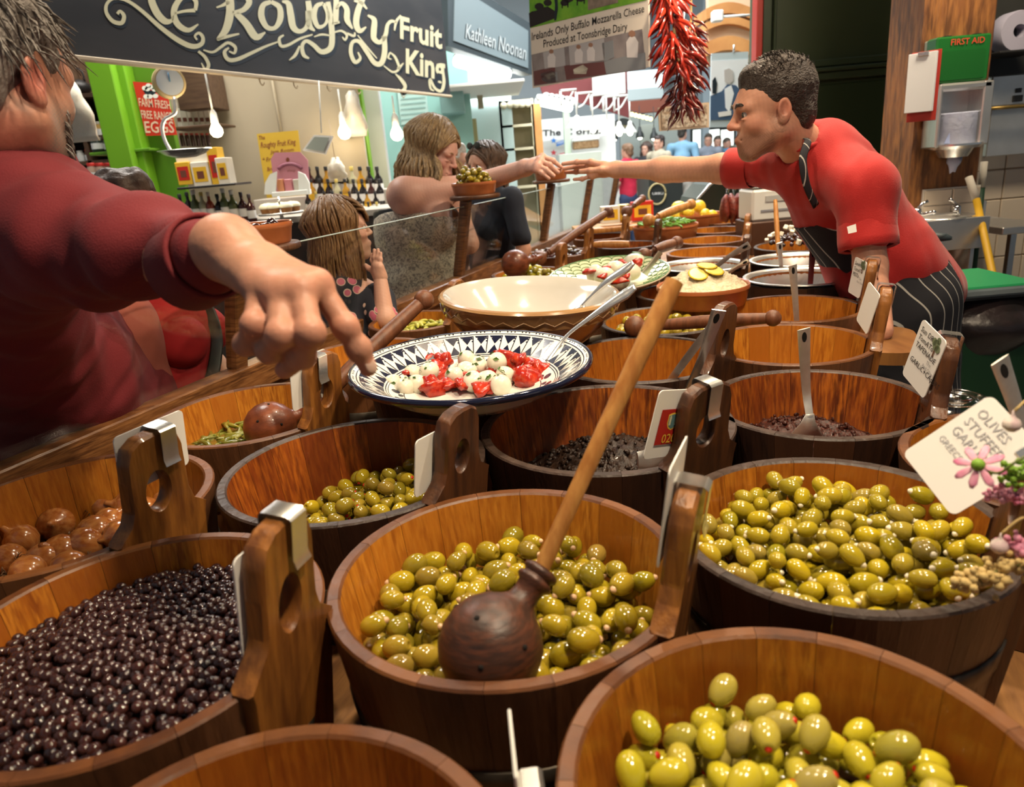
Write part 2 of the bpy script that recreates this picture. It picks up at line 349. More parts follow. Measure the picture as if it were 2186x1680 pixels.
def board_with_hole(outline, hc, hr, t, N=52):
    """(x,z) outline with an oval hole, thickness along y"""
    P = np.asarray(outline, float); c = np.array(hc); A = sorted(set(list(np.round(np.linspace(-math.pi, math.pi, N, endpoint=False), 4))+[round(math.atan2(*(p-c)[::-1]), 4) for p in P]))
    out = []
    for a in A:
        d = np.array([math.cos(a), math.sin(a)]); best = None
        for i in range(len(P)):
            p, q = P[i]-c, P[(i+1) % len(P)]-c; e = q-p; den = d[0]*e[1]-d[1]*e[0]
            if abs(den) < 1e-12: continue
            s = (p[0]*e[1]-p[1]*e[0])/den; u = (p[0]*d[1]-p[1]*d[0])/den
            if s > 0 and -1e-6 <= u <= 1+1e-6 and (best is None or s > best): best = s
        out.append(c+d*best)
    out = np.array(out); inn = np.array([c+np.array([hr[0]*math.cos(a), hr[1]*math.sin(a)]) for a in A]); n = len(A); ch = .004
    o2 = out+(c-out)/np.linalg.norm(c-out, axis=1)[:, None]*ch; i2 = inn-(c-inn)/np.linalg.norm(c-inn, axis=1)[:, None]*ch*.7
    rings = [(i2, 0), (o2, 0), (out, ch), (out, t-ch), (o2, t), (i2, t), (inn, t-ch), (inn, ch)]
    V = np.concatenate([np.c_[q[:, 0], np.full(n, y), q[:, 1]] for q, y in rings]); k = len(rings)
    Fc = [(a*n+i, ((a+1) % k)*n+i, ((a+1) % k)*n+(i+1) % n, a*n+(i+1) % n) for a in range(k) for i in range(n)]
    Fc = [f[::-1] for f in Fc]; return V, Fc
STY = {'honey': ('honey', 'rim_brown', 'outer_brown'), 'amber': ('amber', 'rim_dark', 'outer_dark'), 'dark': ('redwood', 'rim_dark', 'outer_dark'), 'mid': ('amber', 'rim_brown', 'outer_brown')}
BUCKETS = {}
def bucket(key, label, x, y, r, sty='honey', zr=1.0, H=None, ha=HA, n=20, hh=.85, hoopz=(-.115,), handle=True, hw=1.0, lean=0):
    H = H or zr-CT-.001; mats = [MATS[q] for q in STY[sty]]; t = .018; taper = .13
    o = thing('wooden_bucket', label, 'bucket', (x, y, zr-H), group='wooden stave buckets on the counter')
    if r > .11:
        me = stave_mesh(r, H, n, t, mats, taper); off = ha-(math.pi/n if True else 0); skip = ()
        for k in range(n):
            a = ha+2*math.pi*(k+.5)/n
            if handle and k in (0, n-1): continue
            inst('stave', me, o, (0, 0, H), (0, 0, a), 1)
    R = lambda z: r*(1+taper*z/H)
    for hz in hoopz:
        put('hoop', lathe([(R(hz-.034)+.0005, hz-.034), (R(hz-.034)+.003, hz-.033), (R(hz)+.003, hz-.001), (R(hz)+.0005, hz)], 44, c=(0, 0, H)), MATS['hoop'], o)
    put('base', lathe([(0, .012), (R(-H)-t+.002, .012), (R(-H)-t+.002, .03), (0, .03)], 36), mats[2], o, auto=30)
    hf = None
    if handle:
        w0 = 2*r*math.sin(2*math.pi/n)*.5+.004; wb = w0*(1-taper)
        out = [(wb, -H), (w0+.002, -.012), (w0+.006, .004), (.056*hw, .020), (.0485*hw, .045), (.047*hw, .09), (.045*hw, .122), (.038*hw, .141), (.022*hw, .151), (0, .153)]
        out = [(a, b if b < 0 else b*hh) for a, b in out]; out = out+[(-a, b) for a, b in out[-2:0:-1]]+[(-wb, -H)]
        v, f = board_with_hole(out, (.004, .062*hh), (.0185*hw, .031*hh), .026)
        sl = math.atan(taper*r/H)+lean; d = np.array([math.cos(ha), math.sin(ha), 0]); tt = np.array([-d[1], d[0], 0]); nz = np.array([0, 0, 1.])
        hdir = d*math.cos(sl)-nz*math.sin(sl); zdir = nz*math.cos(sl)+d*math.sin(sl)
        Bm = np.array([-tt, hdir, zdir]).T; org = d*(r*math.cos(math.pi/n*2)-.014)+nz*H
        mi = [2]*len(f); put('handle_stave', (v @ Bm.T+org, f, [1]*len(f)), [mats[0], M('handle_'+sty, (.30, .115, .022) if sty in ('honey', 'mid') else (.11, .040, .014), .4, mix=(.13, .044, .011) if sty in ('honey', 'mid') else (.045, .018, .009), stretch=(8, 8, .8), scale=7, bump=.15, bscale=20, coat=.2), mats[2]], o, auto=40)
        hf = (np.array([x, y, zr-H])+org, -tt, hdir, zdir)
    BUCKETS[key] = dict(o=o, x=x, y=y, r=r, zr=zr, hf=hf, ri=r-t); return o
def at_handle(key, u, out, up): o, t, h, z = BUCKETS[key]['hf']; return o+t*u+h*out+z*up
# near rows
bucket('center', 'honey coloured bucket of almond olives with the big ball ladle in it', -.026, .801, .226, 'honey', hh=.95)
bucket('garlic', 'dark rimmed bucket of garlic stuffed olives on the right', .413, .845, .213, 'amber', hh=.8, hoopz=(-.095,))
bucket('red', 'bucket of red pimento olives at the bottom right corner', .210, .442, .203, 'mid', handle=False)
bucket('botleft', 'empty brown bucket cut off by the bottom edge of the picture', -.219, .353, .203, 'mid', hh=.72)
bucket('black', 'bucket heaped with small black olives at the lower left', -.477, .739, .228, 'mid', hh=1.08, hw=1.0, ha=HA+.12)
bucket('darkol', 'black rimmed bucket half full of pimento stuffed green olives', -.290, 1.184, .234, 'dark', ha=HA-.12, hh=.88)
bucket('onion', 'bucket of brown pickled onions at the left beside the rail', -.764, 1.105, .238, 'honey', hh=1.02, hw=1.1)
bucket('tapc', 'dark bucket of black olive tapenade with a red crest card', .173, 1.281, .240, 'dark', ha=HA-.55, hh=.88, hw=1.15)
bucket('tapr', 'dark bucket of sun dried tomato tapenade with a slotted steel turner', .590, 1.308, .208, 'dark', hh=.86)
bucket('pepper', 'bucket of green chilli peppers in brine behind the pimento olives', -.590, 1.543, .217, 'honey', hh=.95, hw=1.1)
bucket('plateb', 'deep orange bucket with two steel ladles right behind the patterned plate', .325, 1.715, .215, 'amber', ha=HA-.3, hh=1.0)
bucket('orange', 'pale orange bucket with a single gherkin on its bottom', .700, 1.735, .206, 'honey', hh=.92)
bucket('redsm', 'orange bucket with a little red relish and a white spoon', .868, 2.112, .198, 'honey', hh=.92)
bucket('farright', 'bucket cut off by the right edge with a worn steel spoon', .80, .975, .205, 'honey', handle=False)
bucket('underplate', 'bucket hidden under the blue and white patterned plate', -.13, 1.655, .205, 'honey', handle=False, n=18)
bucket('underbowl', 'bucket hidden under the cream mixing bowl', .05, 2.07, .195, 'amber', handle=False, n=18)
bucket('greenol', 'dark bucket of plain green olives behind the long ladle handle', .475, 2.10, .195, 'amber', handle=False, n=18)
bucket('rail2', 'bucket beside the rail behind the pointing hand', -.40, 1.985, .19, 'honey', n=18, handle=False)
bucket('ltpep', 'small bucket of pale yellow green peppers beside the rail', -.30, 2.40, .165, 'honey', n=16, hh=.9)
bucket('undermash', 'bucket hidden under the terracotta dish of mash', .655, 2.50, .19, 'amber', handle=False, n=18)
bucket('under3', 'bucket between the cream bowl and the glass rail', .27, 2.60, .18, 'honey', handle=False, n=16)
bucket('underg', 'bucket hidden under the green scale patterned platter', .43, 2.98, .18, 'honey', handle=False, n=16)
bucket('olrail', 'bucket of yellow olives with a dark red ball ladle by the rail', .12, 3.25, .17, 'honey', n=16)
bucket('purple', 'bucket of mixed purple olives by the rail with a long ladle', .30, 3.86, .19, 'honey', n=16)
bucket('wood1', 'dark rimmed bucket with a wooden handle lying across, beyond the purple olives', .70, 3.95, .17, 'dark', n=16)
bucket('metal1', 'bucket lined with the nearer steel bowl on the staff side', 1.065, 2.555, .190, 'amber', n=18)
bucket('metal2', 'bucket lined with the farther steel bowl on the staff side', 1.21, 2.93, .185, 'amber', n=18)
bucket('metalb', 'bucket lined with a steel bowl behind the dish of mash', .835, 2.99, .178, 'amber', n=18)
bucket('feta', 'bucket of feta cubes and black olives beside the shop worker', 1.40, 3.39, .20, 'amber', n=18)
bucket('b3', 'orange bucket of herb salad beyond the steel bowl', .98, 3.43, .19, 'honey', n=16)
bucket('b4', 'orange bucket of chopped salad second beyond the steel bowl', 1.13, 3.86, .185, 'honey', n=16)
bucket('b5', 'orange bucket with a slice of tomato third beyond the steel bowl', 1.29, 4.30, .185, 'honey', n=16)
bucket('b6', 'farthest orange bucket under the dish of lemons', 1.47, 4.75, .18, 'honey', n=14)
bucket('backdk', 'dark wooden bucket in front of the white scale', 1.62, 3.86, .19, 'dark', n=16)
bucket('fara', 'bucket by the rail near the yellow boxes', .62, 4.45, .17, 'honey', n=14, handle=True)
# ------------------------------------------------------------------ olives and other contents
def pack(R, z0, n, rad, tries=14, dome=0.0, shift=(0, 0), taper=0):
    """drop n balls one by one at the lowest of a few random spots inside a round vessel"""
    P = np.zeros((0, 3))
    for i in range(n):
        a = RNG.uniform(0, 2*math.pi, tries); q = (R-rad)*np.sqrt(RNG.uniform(0, 1, tries)); C = np.c_[q*np.cos(a), q*np.sin(a)]
        base = z0+dome*(1-((C-np.array(shift))**2).sum(1)/R**2)+rad
        if len(P):
            d2 = ((C[:, None]-P[None, :, :2])**2).sum(2); hgt = np.where(d2 < 4*rad*rad, P[None, :, 2]+np.sqrt(np.maximum(4*rad*rad-d2, 0)), -9); base = np.maximum(base, hgt.max(1))
        score = base-dome*1.2*(1-((C-np.array(shift))**2).sum(1)/R**2)
        k = int(np.argmin(score)); P = np.vstack([P, [*C[k], base[k]]])
    return P
def olive_mesh(rx, rr, mat, hole=True, name='olive'):
    th = np.linspace(-math.pi/2, math.pi/2, 11); prof = [(rr*math.cos(t)*(1-.10*math.sin(t)), rx*math.sin(t)) for t in th]; prof[0] = (0, -rx)
    if hole: prof = prof[:-1]; prof[-1] = (rr*.30, rx*.955); prof += [(rr*.24, rx*.90), (0, rx*.80)]
    else: prof[-1] = (0, rx)
    return mk(*lathe(prof, 14), name, True, [mat])
OL = dict(var=[(.24, .20, .008), (.25, .165, .03), (.38, .28, .012)], rough=.13, coat=.6, scale=40, lo=.4, hi=.75)
M('olive_green', (.19, .15, .010), mix=(.25, .20, .016), **OL)
M('olive_yellow', (.42, .36, .016), rough=.16, coat=.5, mix=(.50, .42, .03), var=[(.32, .30, .015), (.34, .27, .08), (.52, .44, .02)], scale=40, lo=.4, hi=.75)
M('olive_garlic', (.30, .24, .010), rough=.16, coat=.5, mix=(.36, .28, .016), var=[(.22, .19, .008), (.27, .20, .04), (.44, .33, .010)], scale=40, lo=.4, hi=.75)
M('olive_black', (.018, .008, .009), rough=.18, coat=.5, mix=(.036, .013, .011), var=[(.009, .005, .006), (.055, .017, .013)], scale=60)
M('olive_purple', (.10, .035, .04), rough=.2, coat=.5, var=[(.04, .02, .03), (.20, .15, .07)], scale=60)
M('almond', (.62, .40, .24), .4); M('garlic_white', (.75, .68, .52), .35); M('pimento', (.55, .022, .010), .25, coat=.3)
M('brine', (.09, .07, .010), .08, coat=.6)
def fill(key, n, rx, rr, matname, label, group, z0, dome=0, shift=(0, 0), stuff=None, stuffrad=.3, flatlim=.5, R=None, keep=None, limit=300, oname='green_olive'):
    b = BUCKETS[key]; H = b['zr']-CT; Rz = R or b['ri']*(1-.13*(b['zr']-z0)/H)-.002; rad = (rx+rr*2)/3*.97
    if n > 600:                                               # very small fruit: two even layers
        k_ = np.arange(n); q_ = (k_ % (n//2)); rr_ = (Rz-rad)*np.sqrt((q_+.5)/(n//2)); aa_ = q_*2.39996+(k_ >= n//2)*.9; P = np.c_[rr_*np.cos(aa_), rr_*np.sin(aa_), np.zeros(n)]+RNG.normal(size=(n, 3))*rad*np.array([.38, .38, 0]); P[:, 2] = rad+dome*(1-((P[:, :2]-np.array(shift))**2).sum(1)/Rz**2)+np.where(k_ < n//2, 1.35*rad+RNG.uniform(0, 1.1, n)*rad, 0)
    else: P = pack(Rz, 0, n, rad, dome=dome, shift=shift)
    me = olive_mesh(rx, rr, MATS[matname], stuff is not None); objs = []
    sm = None
    if stuff: sm = mk(*sphere(rr*stuffrad, 10, 7, (0, 0, rx*.86), (1, 1, 1.25 if stuff != 'pimento' else .8)), 'stuffing', True, [MATS[stuff]])
    cen = P+np.array([b['x'], b['y'], z0]); vd = CAM-cen; vd /= np.linalg.norm(vd, axis=1)[:, None]; seen = []
    if n > 600: seen = [1.0 if i < n//2 else .1 for i in range(n)]
    for i in range(len(P) if n <= 600 else 0):                                   # share of each ball the camera side sees past its neighbours
        o1 = unit(np.cross(vd[i], (0, 0, 1))); o2 = np.cross(vd[i], o1); cnt = 0
        S = [cen[i]]+[cen[i]+.8*rad*(math.cos(a)*o1+math.sin(a)*o2) for a in np.arange(10)*.628]
        near = [j for j in range(len(P)) if j != i and np.linalg.norm(cen[j]-cen[i]) < 6*rad and (cen[j]-cen[i]) @ vd[i] > 0]; Cn = cen[near]
        for s_ in S:
            if not len(near): cnt += 1; continue
            w_ = Cn-s_; tq = w_ @ vd[i]; dd = (w_**2).sum(1)-tq*tq; cnt += not ((dd < (rad*.95)**2) & (tq > 0)).any()
        seen.append(cnt/len(S))
    order = sorted(range(len(P)), key=lambda i: -seen[i]-(1 if seen[i] > .5 else 0)+.3*P[i][1]+(0 if n <= 600 else 3*P[i][1]-2*P[i][0]))
    limit = min(limit, sum(q > .15 for q in seen)); rest = []
    for c, i in enumerate(order):
        p = P[i]; tilt = math.pi/2+random.uniform(-1, 1)*flatlim; rot = (tilt*1.0, 0, random.uniform(0, 2*math.pi)); s = random.uniform(.9, 1.1)
        if c >= limit: rest.append((p, rot, s)); continue
        o = inst(oname, me, None, (b['x']+p[0], b['y']+p[1], z0+p[2]), rot, s); tag(o, label, 'olive', group); objs.append(o)
        if sm and random.random() < .9: inst(stuff_name[stuff], sm, o)
    if rest:
        V0 = np.array([v.co[:] for v in me.vertices]); F0 = [list(q.vertices) for q in me.polygons]; parts = []
        for p, rot, s in rest:
            Rm = np.array(Matrix.Rotation(rot[2], 3, 'Z') @ Matrix.Rotation(rot[0], 3, 'X')); parts.append((V0*s @ Rm.T+p, F0))
        tag(put('olive_heap', join(*parts), MATS[matname], None, True, False, (b['x'], b['y'], z0)), 'lower layer: '+label, 'olives', kind='stuff')
    return objs
stuff_name = {'almond': 'almond', 'garlic_white': 'garlic_clove', 'pimento': 'pimento'}
def bed(key, z, matname, label, cat, dome=0, amp=0, name='brine', shift=(0, 0)):
    b = BUCKETS[key]; H = b['zr']-CT; R = b['ri']*(1-.13*(b['zr']-z)/H)-.001; V = [(0, 0, dome)]; nr, na = 12, 40; Fc = []
    for i in range(1, nr+1):
        for j in range(na):
            q = R*i/nr; a = 2*math.pi*j/na; x, y = q*math.cos(a), q*math.sin(a); d = max(0, 1-((x-shift[0])**2+(y-shift[1])**2)/(R*R))
            V.append((x, y, dome*d+amp*RNG.normal() if i < nr else dome*d-.004))
    Fc += [(0, 1+j, 1+(j+1) % na) for j in range(na)]
    Fc += [(1+(i-1)*na+j, 1+i*na+j, 1+i*na+(j+1) % na, 1+(i-1)*na+(j+1) % na) for i in range(1, nr) for j in range(na)]
    return tag(put(name, (np.array(V), Fc), MATS[matname], None, True, False, (b['x'], b['y'], z)), label, cat, kind='stuff')
bed('center', .880, 'brine', 'dark oil between the almond olives', 'oil')
fill('center', 215, .0185, .0140, 'olive_green', 'green olive stuffed with an almond in the honey bucket with the ball ladle', 'almond olives', .884, dome=.004, oname='almond_olive', stuff='almond', stuffrad=.34)
bed('garlic', .895, 'brine', 'dark oil between the garlic olives', 'oil')
fill('garlic', 300, .0170, .0122, 'olive_garlic', 'green olive stuffed with garlic in the dark rimmed bucket on the right', 'garlic olives', .905, dome=.012, shift=(.07, .04), oname='garlic_olive', stuff='garlic_white', stuffrad=.36)
bed('red', .888, 'brine', 'dark oil between the yellow pimento olives', 'oil')
fill('red', 190, .0185, .0132, 'olive_yellow', 'yellow green olive with red pimento in the bucket at the bottom right corner', 'pimento olives at the bottom right', .892, dome=.004, oname='yellow_pimento_olive', stuff='pimento', stuffrad=.30, flatlim=.8)
bed('darkol', .845, 'brine', 'dark oil between the pimento olives', 'oil')
fill('darkol', 190, .0170, .0135, 'olive_green', 'green olive stuffed with pimento in the black rimmed bucket', 'pimento olives in the black rimmed bucket', .843, dome=.045, shift=(.08, .02), oname='pimento_olive', stuff='pimento', stuffrad=.28)
fill('black', 1750, .0074, .0063, 'olive_black', 'small black olive in the heaped bucket at the lower left', 'small black olives', .943, dome=.014, shift=(.05, -.02), oname='small_black_olive')
bed('black', .939, 'brine', 'dark brine under the black olives', 'brine')
bed('greenol', .937, 'brine', 'oil between the plain green olives', 'oil')
fill('greenol', 95, .0175, .0145, 'olive_green', 'plain green olive in the dark bucket behind the long ladle handle', 'plain green olives', .935, dome=.006, stuff=None)
fill('olrail', 50, .0165, .0145, 'olive_yellow', 'yellow olive in the bucket with the dark red ball ladle', 'yellow olives by the rail', .955, dome=.03, oname='yellow_olive')
fill('purple', 90, .0145, .0115, 'olive_purple', 'mixed purple olive in the far bucket by the rail', 'mixed purple olives', .965, dome=.04, oname='purple_olive')
fill('feta', 60, .0115, .010, 'olive_black', 'black olive among feta cubes in the far bucket beside the shop worker', 'black olives with feta', .965, dome=.07, oname='black_olive')
M('feta', (.78, .72, .56), .6); M('carrot', (.65, .16, .02), .5)
fm = mk(*box(.022, .019, .016, (0, 0, 0), .002), 'feta', False, [MATS['feta']])
for i in range(26):
    a, q = random.uniform(0, 6.28), .15*math.sqrt(random.random()); b = BUCKETS['feta']; tag(inst('feta_cube', fm, None, (b['x']+q*math.cos(a), b['y']+q*math.sin(a), 1.005+.075*(1-(q/.16)**2)+random.uniform(0, .014)), (random.random()*6, random.random()*6, random.random()*6), random.uniform(.8, 1.2)), 'white feta cube on the black olives beside the shop worker', 'feta', 'feta cubes')
# onions
M('onion', (.38, .125, .030), .2, coat=.6, mix=[(.26, .075, .018), (.50, .22, .065)], stretch=(6, 6, 1), scale=7)
M('onion_brine', (.060, .022, .008), .07, coat=.7)
bed('onion', .875, 'onion_brine', 'dark brown vinegar around the pickled onions', 'brine')
op = [(0, -1.0), (.5, -.9), (.85, -.55), (1, -.05), (.93, .42), (.66, .76), (.34, .92), (.2, 1.08), (.17, 1.3), (.12, 1.42), (0, 1.44)]
om = mk(*xf(lathe(op, 18), s=(.034, .034, .031)), 'onion', True, [MATS['onion']]); orm = mk(*join(*[tube([(0, 0, -.030), (.008*math.cos(a), .008*math.sin(a), -.036), (.013*math.cos(a*1.3), .013*math.sin(a*1.3), -.039)], .0009, 4) for a in np.linspace(0, 6, 9)])[:2], 'roots', True, [M('root', (.10, .05, .02), .8)])
for i, (px, py) in enumerate([(45, 1155), (120, 1120), (225, 1080), (235, 1118), (180, 1165), (95, 1195), (20, 1195), (255, 1145), (60, 1225), (150, 1215), (360, 1070), (310, 1095), (275, 1080), (205, 1140), (5, 1150), (130, 1180)]):
    p = Z(px, py, .895); o = inst('pickled_onion', om, None, p, (random.uniform(.5, 2.0), random.uniform(-.6, .6), random.uniform(0, 6.28)), random.uniform(.82, 1.08))
    tag(o, 'glossy brown pickled onion in the bucket by the rail', 'onion', 'pickled onions'); inst('root_end', orm, o)
# tapenade and relishes
M('tapenade_black', (.009, .005, .004), .42, mix=(.026, .012, .006), scale=90, bump=.5, bscale=120, coat=.08, spec=.3)
M('tapenade_red', (.030, .007, .004), .45, mix=[(.012, .005, .004), (.075, .014, .006)], scale=80, bump=.5, bscale=110, coat=.05, spec=.3)
M('relish_red', (.30, .035, .012), .35, mix=(.16, .02, .008), scale=60, bump=.6, coat=.2)
M('herb_salad', (.22, .17, .03), .4, mix=[(.08, .16, .02), (.45, .10, .02), (.6, .5, .3)], scale=55, bump=.5)
def crumble(key, z, mat, label, dome, shift, nchunk, cs, R=None):
    b = BUCKETS[key]; H = b['zr']-CT; R = b['ri']*(1-.13*(b['zr']-z)/H)-.001; parts = []
    V = []; nr, na = 26, 60; Fc = []
    hgt = lambda x, y: dome*max(0, 1-((x-shift[0])**2+(y-shift[1])**2)/(R*R*.75))+.004*math.sin(x*120+1)*math.sin(y*140)+.003*math.sin(x*260+y*190)
    for i in range(nr+1):
        for j in range(na): q = R*i/nr; a = 2*math.pi*j/na; x, y = q*math.cos(a), q*math.sin(a); V.append((x, y, hgt(x, y)+.0025*RNG.normal()))
    Fc = [(i*na+j, (i+1)*na+j, (i+1)*na+(j+1) % na, i*na+(j+1) % na) for i in range(nr) for j in range(na)]
    parts.append((np.array(V), Fc)); sv, sf = sphere(1, 6, 5)
    for i in range(nchunk):
        a, q = random.uniform(0, 6.28), R*.95*math.sqrt(random.random()); x, y = q*math.cos(a), q*math.sin(a); parts.append((sv*cs*RNG.uniform(.5, 1.4, 3)+np.array([x, y, hgt(x, y)+cs*.3]), sf))
    return tag(put('tapenade', join(*parts), MATS[mat], None, True, False, (b['x'], b['y'], z)), label, 'tapenade', kind='stuff')
crumble('tapc', .872, 'tapenade_black', 'glistening chopped black olive tapenade in the dark bucket', .055, (.02, .05), 420, .0052)
crumble('tapr', .880, 'tapenade_red', 'dark red chopped tomato tapenade in the bucket with the slotted turner', .04, (.0, .06), 420, .0048)
crumble('redsm', .865, 'relish_red', 'bright red chopped relish on the bottom of the orange bucket', .05, (.0, -.02), 160, .006)
crumble('farright', .90, 'tapenade_red', 'dark relish at the bottom of the bucket on the right edge', .02, (0, 0), 150, .005)
for k, lab in (('b3', 'herb salad in the orange bucket beyond the steel bowl'), ('b4', 'chopped salad in the second orange bucket'), ('b5', 'tomato salad in the third orange bucket'), ('rail2', 'marinated vegetables in the bucket behind the hand'), ('wood1', 'marinated vegetables in the dark rimmed far bucket'), ('fara', 'marinated vegetables near the yellow boxes'), ('backdk', 'dark vegetables in front of the scale'), ('under3', 'marinated vegetables beside the cream bowl')):
    crumble(k, .93, 'herb_salad', lab, .02, (0, 0), 120, .008)
# green peppers: long thin fruits
M('pepper_green', (.19, .20, .022), .25, coat=.4, var=[(.27, .25, .03), (.12, .13, .015)]); M('pepper_pale', (.50, .50, .07), .3, coat=.3, var=(.40, .42, .05)); M('stemgreen', (.10, .13, .02), .5)
M('pepper_brine', (.17, .13, .012), .06, coat=.8)
def pepper_mesh(L, r, mat):
    t = np.linspace(0, 1, 8); P = np.c_[t*L-L/2, .004*np.sin(t*3), .003*np.sin(t*5)]; return mk(*tube(P, r*np.array([.35, .8, 1, 1, .92, .75, .45, .1]), 8), 'pepper', True, [MATS[mat]])
def peppers(key, n, L, r, mat, label, group, z0, dome, lim):
    b = BUCKETS[key]; me = pepper_mesh(L, r, mat); st = mk(*tube([(-L/2-.006, .002, 0), (-L/2-.002, 0, 0), (-L/2+.002, 0, 0)], [r*.2, r*.3, r*.45], 6), 'stem', True, [MATS['stemgreen']])
    for i in range(n):
        a, q = random.uniform(0, 6.28), lim*math.sqrt(random.random()); o = inst('pepper', me, None, (b['x']+q*math.cos(a), b['y']+q*math.sin(a), z0+dome*(1-(q/lim)**2)+random.uniform(-.004, .008)), (random.random()*6, random.uniform(-.15, .15), random.uniform(0, 6.28)), random.uniform(.8, 1.15)); tag(o, label, 'pepper', group); inst('stem', st, o)
bed('pepper', .918, 'pepper_brine', 'golden brine around the green chilli peppers', 'brine')
peppers('pepper', 170, .05, .0055, 'pepper_green', 'small green chilli pepper floating in brine', 'green chilli peppers in brine', .921, .006, .172)
peppers('ltpep', 70, .055, .007, 'pepper_pale', 'pale yellow green pepper in the small bucket by the rail', 'pale yellow peppers', .955, .025, .12)
gk = Z(1757, 770, .83); g = put('gherkin', tube(spline([gk+np.array([-.03, 0, 0]), gk, gk+np.array([.035, .006, .0])], 5), [.004]+[.012]*9+[.005], 10), M('gherkin', (.05, .055, .012), .3, mix=(.09, .09, .02), scale=60, coat=.3), world=True); tag(g, 'single dark gherkin on the bottom of the pale orange bucket', 'gherkin')
bed('orange', .815, 'pepper_brine', 'thin film of brine in the pale orange bucket', 'brine')
# steel liner bowls
for k, lab in (('metal1', 'nearer of two steel bowls set into buckets beside the shop worker'), ('metal2', 'farther of two steel bowls set into buckets beside the shop worker'), ('metalb', 'steel bowl set into the bucket behind the dish of mash')):
    b = BUCKETS[k]; R = b['r']*1.03
    tag(put('steel_bowl', lathe([(R, .004), (R, .007), (R-.014, .008), (R-.02, .002), (R-.035, -.05), (R-.06, -.10), (R-.11, -.118), (0, -.12)], 44), MATS['steel_brushed'], None, True, False, (b['x'], b['y'], b['zr']+.004)), lab, 'bowl', 'steel liner bowls')
# ------------------------------------------------------------------ cards clipped to the bucket handles
def card(key, label, w, h, up, u=0, rot=0, lines=(), size=.016, swing=0, clip=True, extra=None, shear=.15, off=.004):
    o, t, hd, z = BUCKETS[key]['hf']; a = rot; ca, sa = math.cos(a), math.sin(a); hs = -hd*math.cos(swing)+t*math.sin(swing); tx = t*math.cos(swing)+hd*math.sin(swing)
    ex = tx*ca+z*sa; ey = -tx*sa+z*ca; c = at_handle(key, u, -.004, up)+hs*(w/2*abs(math.sin(swing)))
    th = thing('name_card', label, 'card', c, group='name cards on the bucket handles')
    Bm = np.array([ex, -hs, ey]).T; v, f = prism(rrect(w, h, .008), .0018); v = v @ Bm.T+c+hs*.0012
    put('plate', (v, f), MATS['card'], th, False, True)
    tp = .153*BUCKETS[key].get('hh', .9); org = at_handle(key, u, 0, 0)
    if clip:
        top = CLIPTOP[key]; P = [at_handle(key, u, -.006, top-.05), at_handle(key, u, -.006, top+.001), at_handle(key, u, -.002, top+.005), at_handle(key, u, .028, top+.005), at_handle(key, u, .033, top+.001), at_handle(key, u, .032, top-.045), at_handle(key, u, .036, top-.055)]
        P = np.array(P); V = np.concatenate([P-t*.014, P+t*.014]); n = len(P); V = np.concatenate([V, V+hd*.0008])
        Fc = [(i, i+1, n+i+1, n+i) for i in range(n-1)]+[(2*n+i, 3*n+i, 3*n+i+1, 2*n+i+1) for i in range(n-1)]
        put('clip', (V-t*(u if abs(u) > .03 else 0), Fc), MATS['steel'], th, True, True, auto=40)
    k = 0
    for ln in lines:
        s = size
        if isinstance(ln, tuple): ln, s = ln
        if ln:
            V, Fc = text_at(ln, c+ey*(h/2-.020-k)-ex*(w/2-.008)+hs*.0018, ex, ey, s, .0004, offset=off, shear=shear); put('lettering', (V, Fc), MATS['ink'], th, False, True)
        k += s*1.05
    if extra: extra(th, c+hs*.0020, ex, ey)
    return th
CLIPTOP = {}
for k, b in BUCKETS.items():
    if b['hf'] is not None:
        hs = [c for c in b['o'].children if c.name.startswith('handle')][0]; o_, t_, h_, z_ = b['hf']
        V = np.array([v.co[:] for v in hs.data.vertices])+np.array(b['o'].location); CLIPTOP[k] = float(((V-o_) @ z_).max())
def tree(th, c, ex, ey):
    d = ex*.022+ey*.040
    put('olive_tree_print', join(*[slab([c+d+ex*(r*math.cos(a)+ox)+ey*(r*math.sin(a)*1.1+oy) for a in np.arange(9)*.698], np.cross(ex, ey), -.0003) for r, ox, oy in ((.010, 0, 0), (.007, .008, -.004), (.007, -.008, .003), (.006, .003, .010))]), M('print_green', (.16, .20, .11), .6), th, False, True)
    put('trunk_print', slab([c+d-ex*.002-ey*.022, c+d+ex*.003-ey*.022, c+d+ex*.001, c+d-ex*.001], np.cross(ex, ey), -.0003), M('print_brown', (.14, .07, .04), .6), th, False, True)
    v = text_at('The', c+ex*.014-ey*.002, ex, ey, .010); put('print', v, M('print_grey', (.25, .25, .27), .6), th, False, True)
    v = text_at('Real Olive', c+ex*.006-ey*.012, ex, ey, .009); put('print', v, MATS['print_grey'], th, False, True)
card('tapr', 'white card reading sun dried tomato tapenade garlic and capers', .088, .118, .085, -.012, -.22, ['Sun DRiED', 'TomATo', 'TAPENADE', '', 'GARLiC+CApERS'], .0145, .4, extra=tree)
card('orange', 'blank glossy white card on the pale orange bucket with the gherkin', .075, .105, .085, -.01, -.25, [], swing=.35)
card('redsm', 'white card reading sundried tomato pesto', .075, .105, .085, -.012, -.05, ['Sundried', 'TomATo', 'PESTo'], .015, .4, extra=tree)
card('metal1', 'white card with small grey print beside the nearer steel bowl', .075, .105, .085, -.012, -.22, ['Basil', 'Pesto'], .011, .4, extra=tree)
card('metal2', 'white card clipped beside the farther steel bowl', .07, .10, .085, -.01, -.1, [], swing=.35)
card('onion', 'plain white card behind the handle of the onion bucket', .125, .095, .112, -.02, .0, [])
card('pepper', 'plain white card on the handle of the green chilli bucket', .115, .105, .090, .02, 0, [])
card('darkol', 'plain white card low on the handle of the black rimmed bucket', .085, .095, .055, .045, .05, [], clip=False)
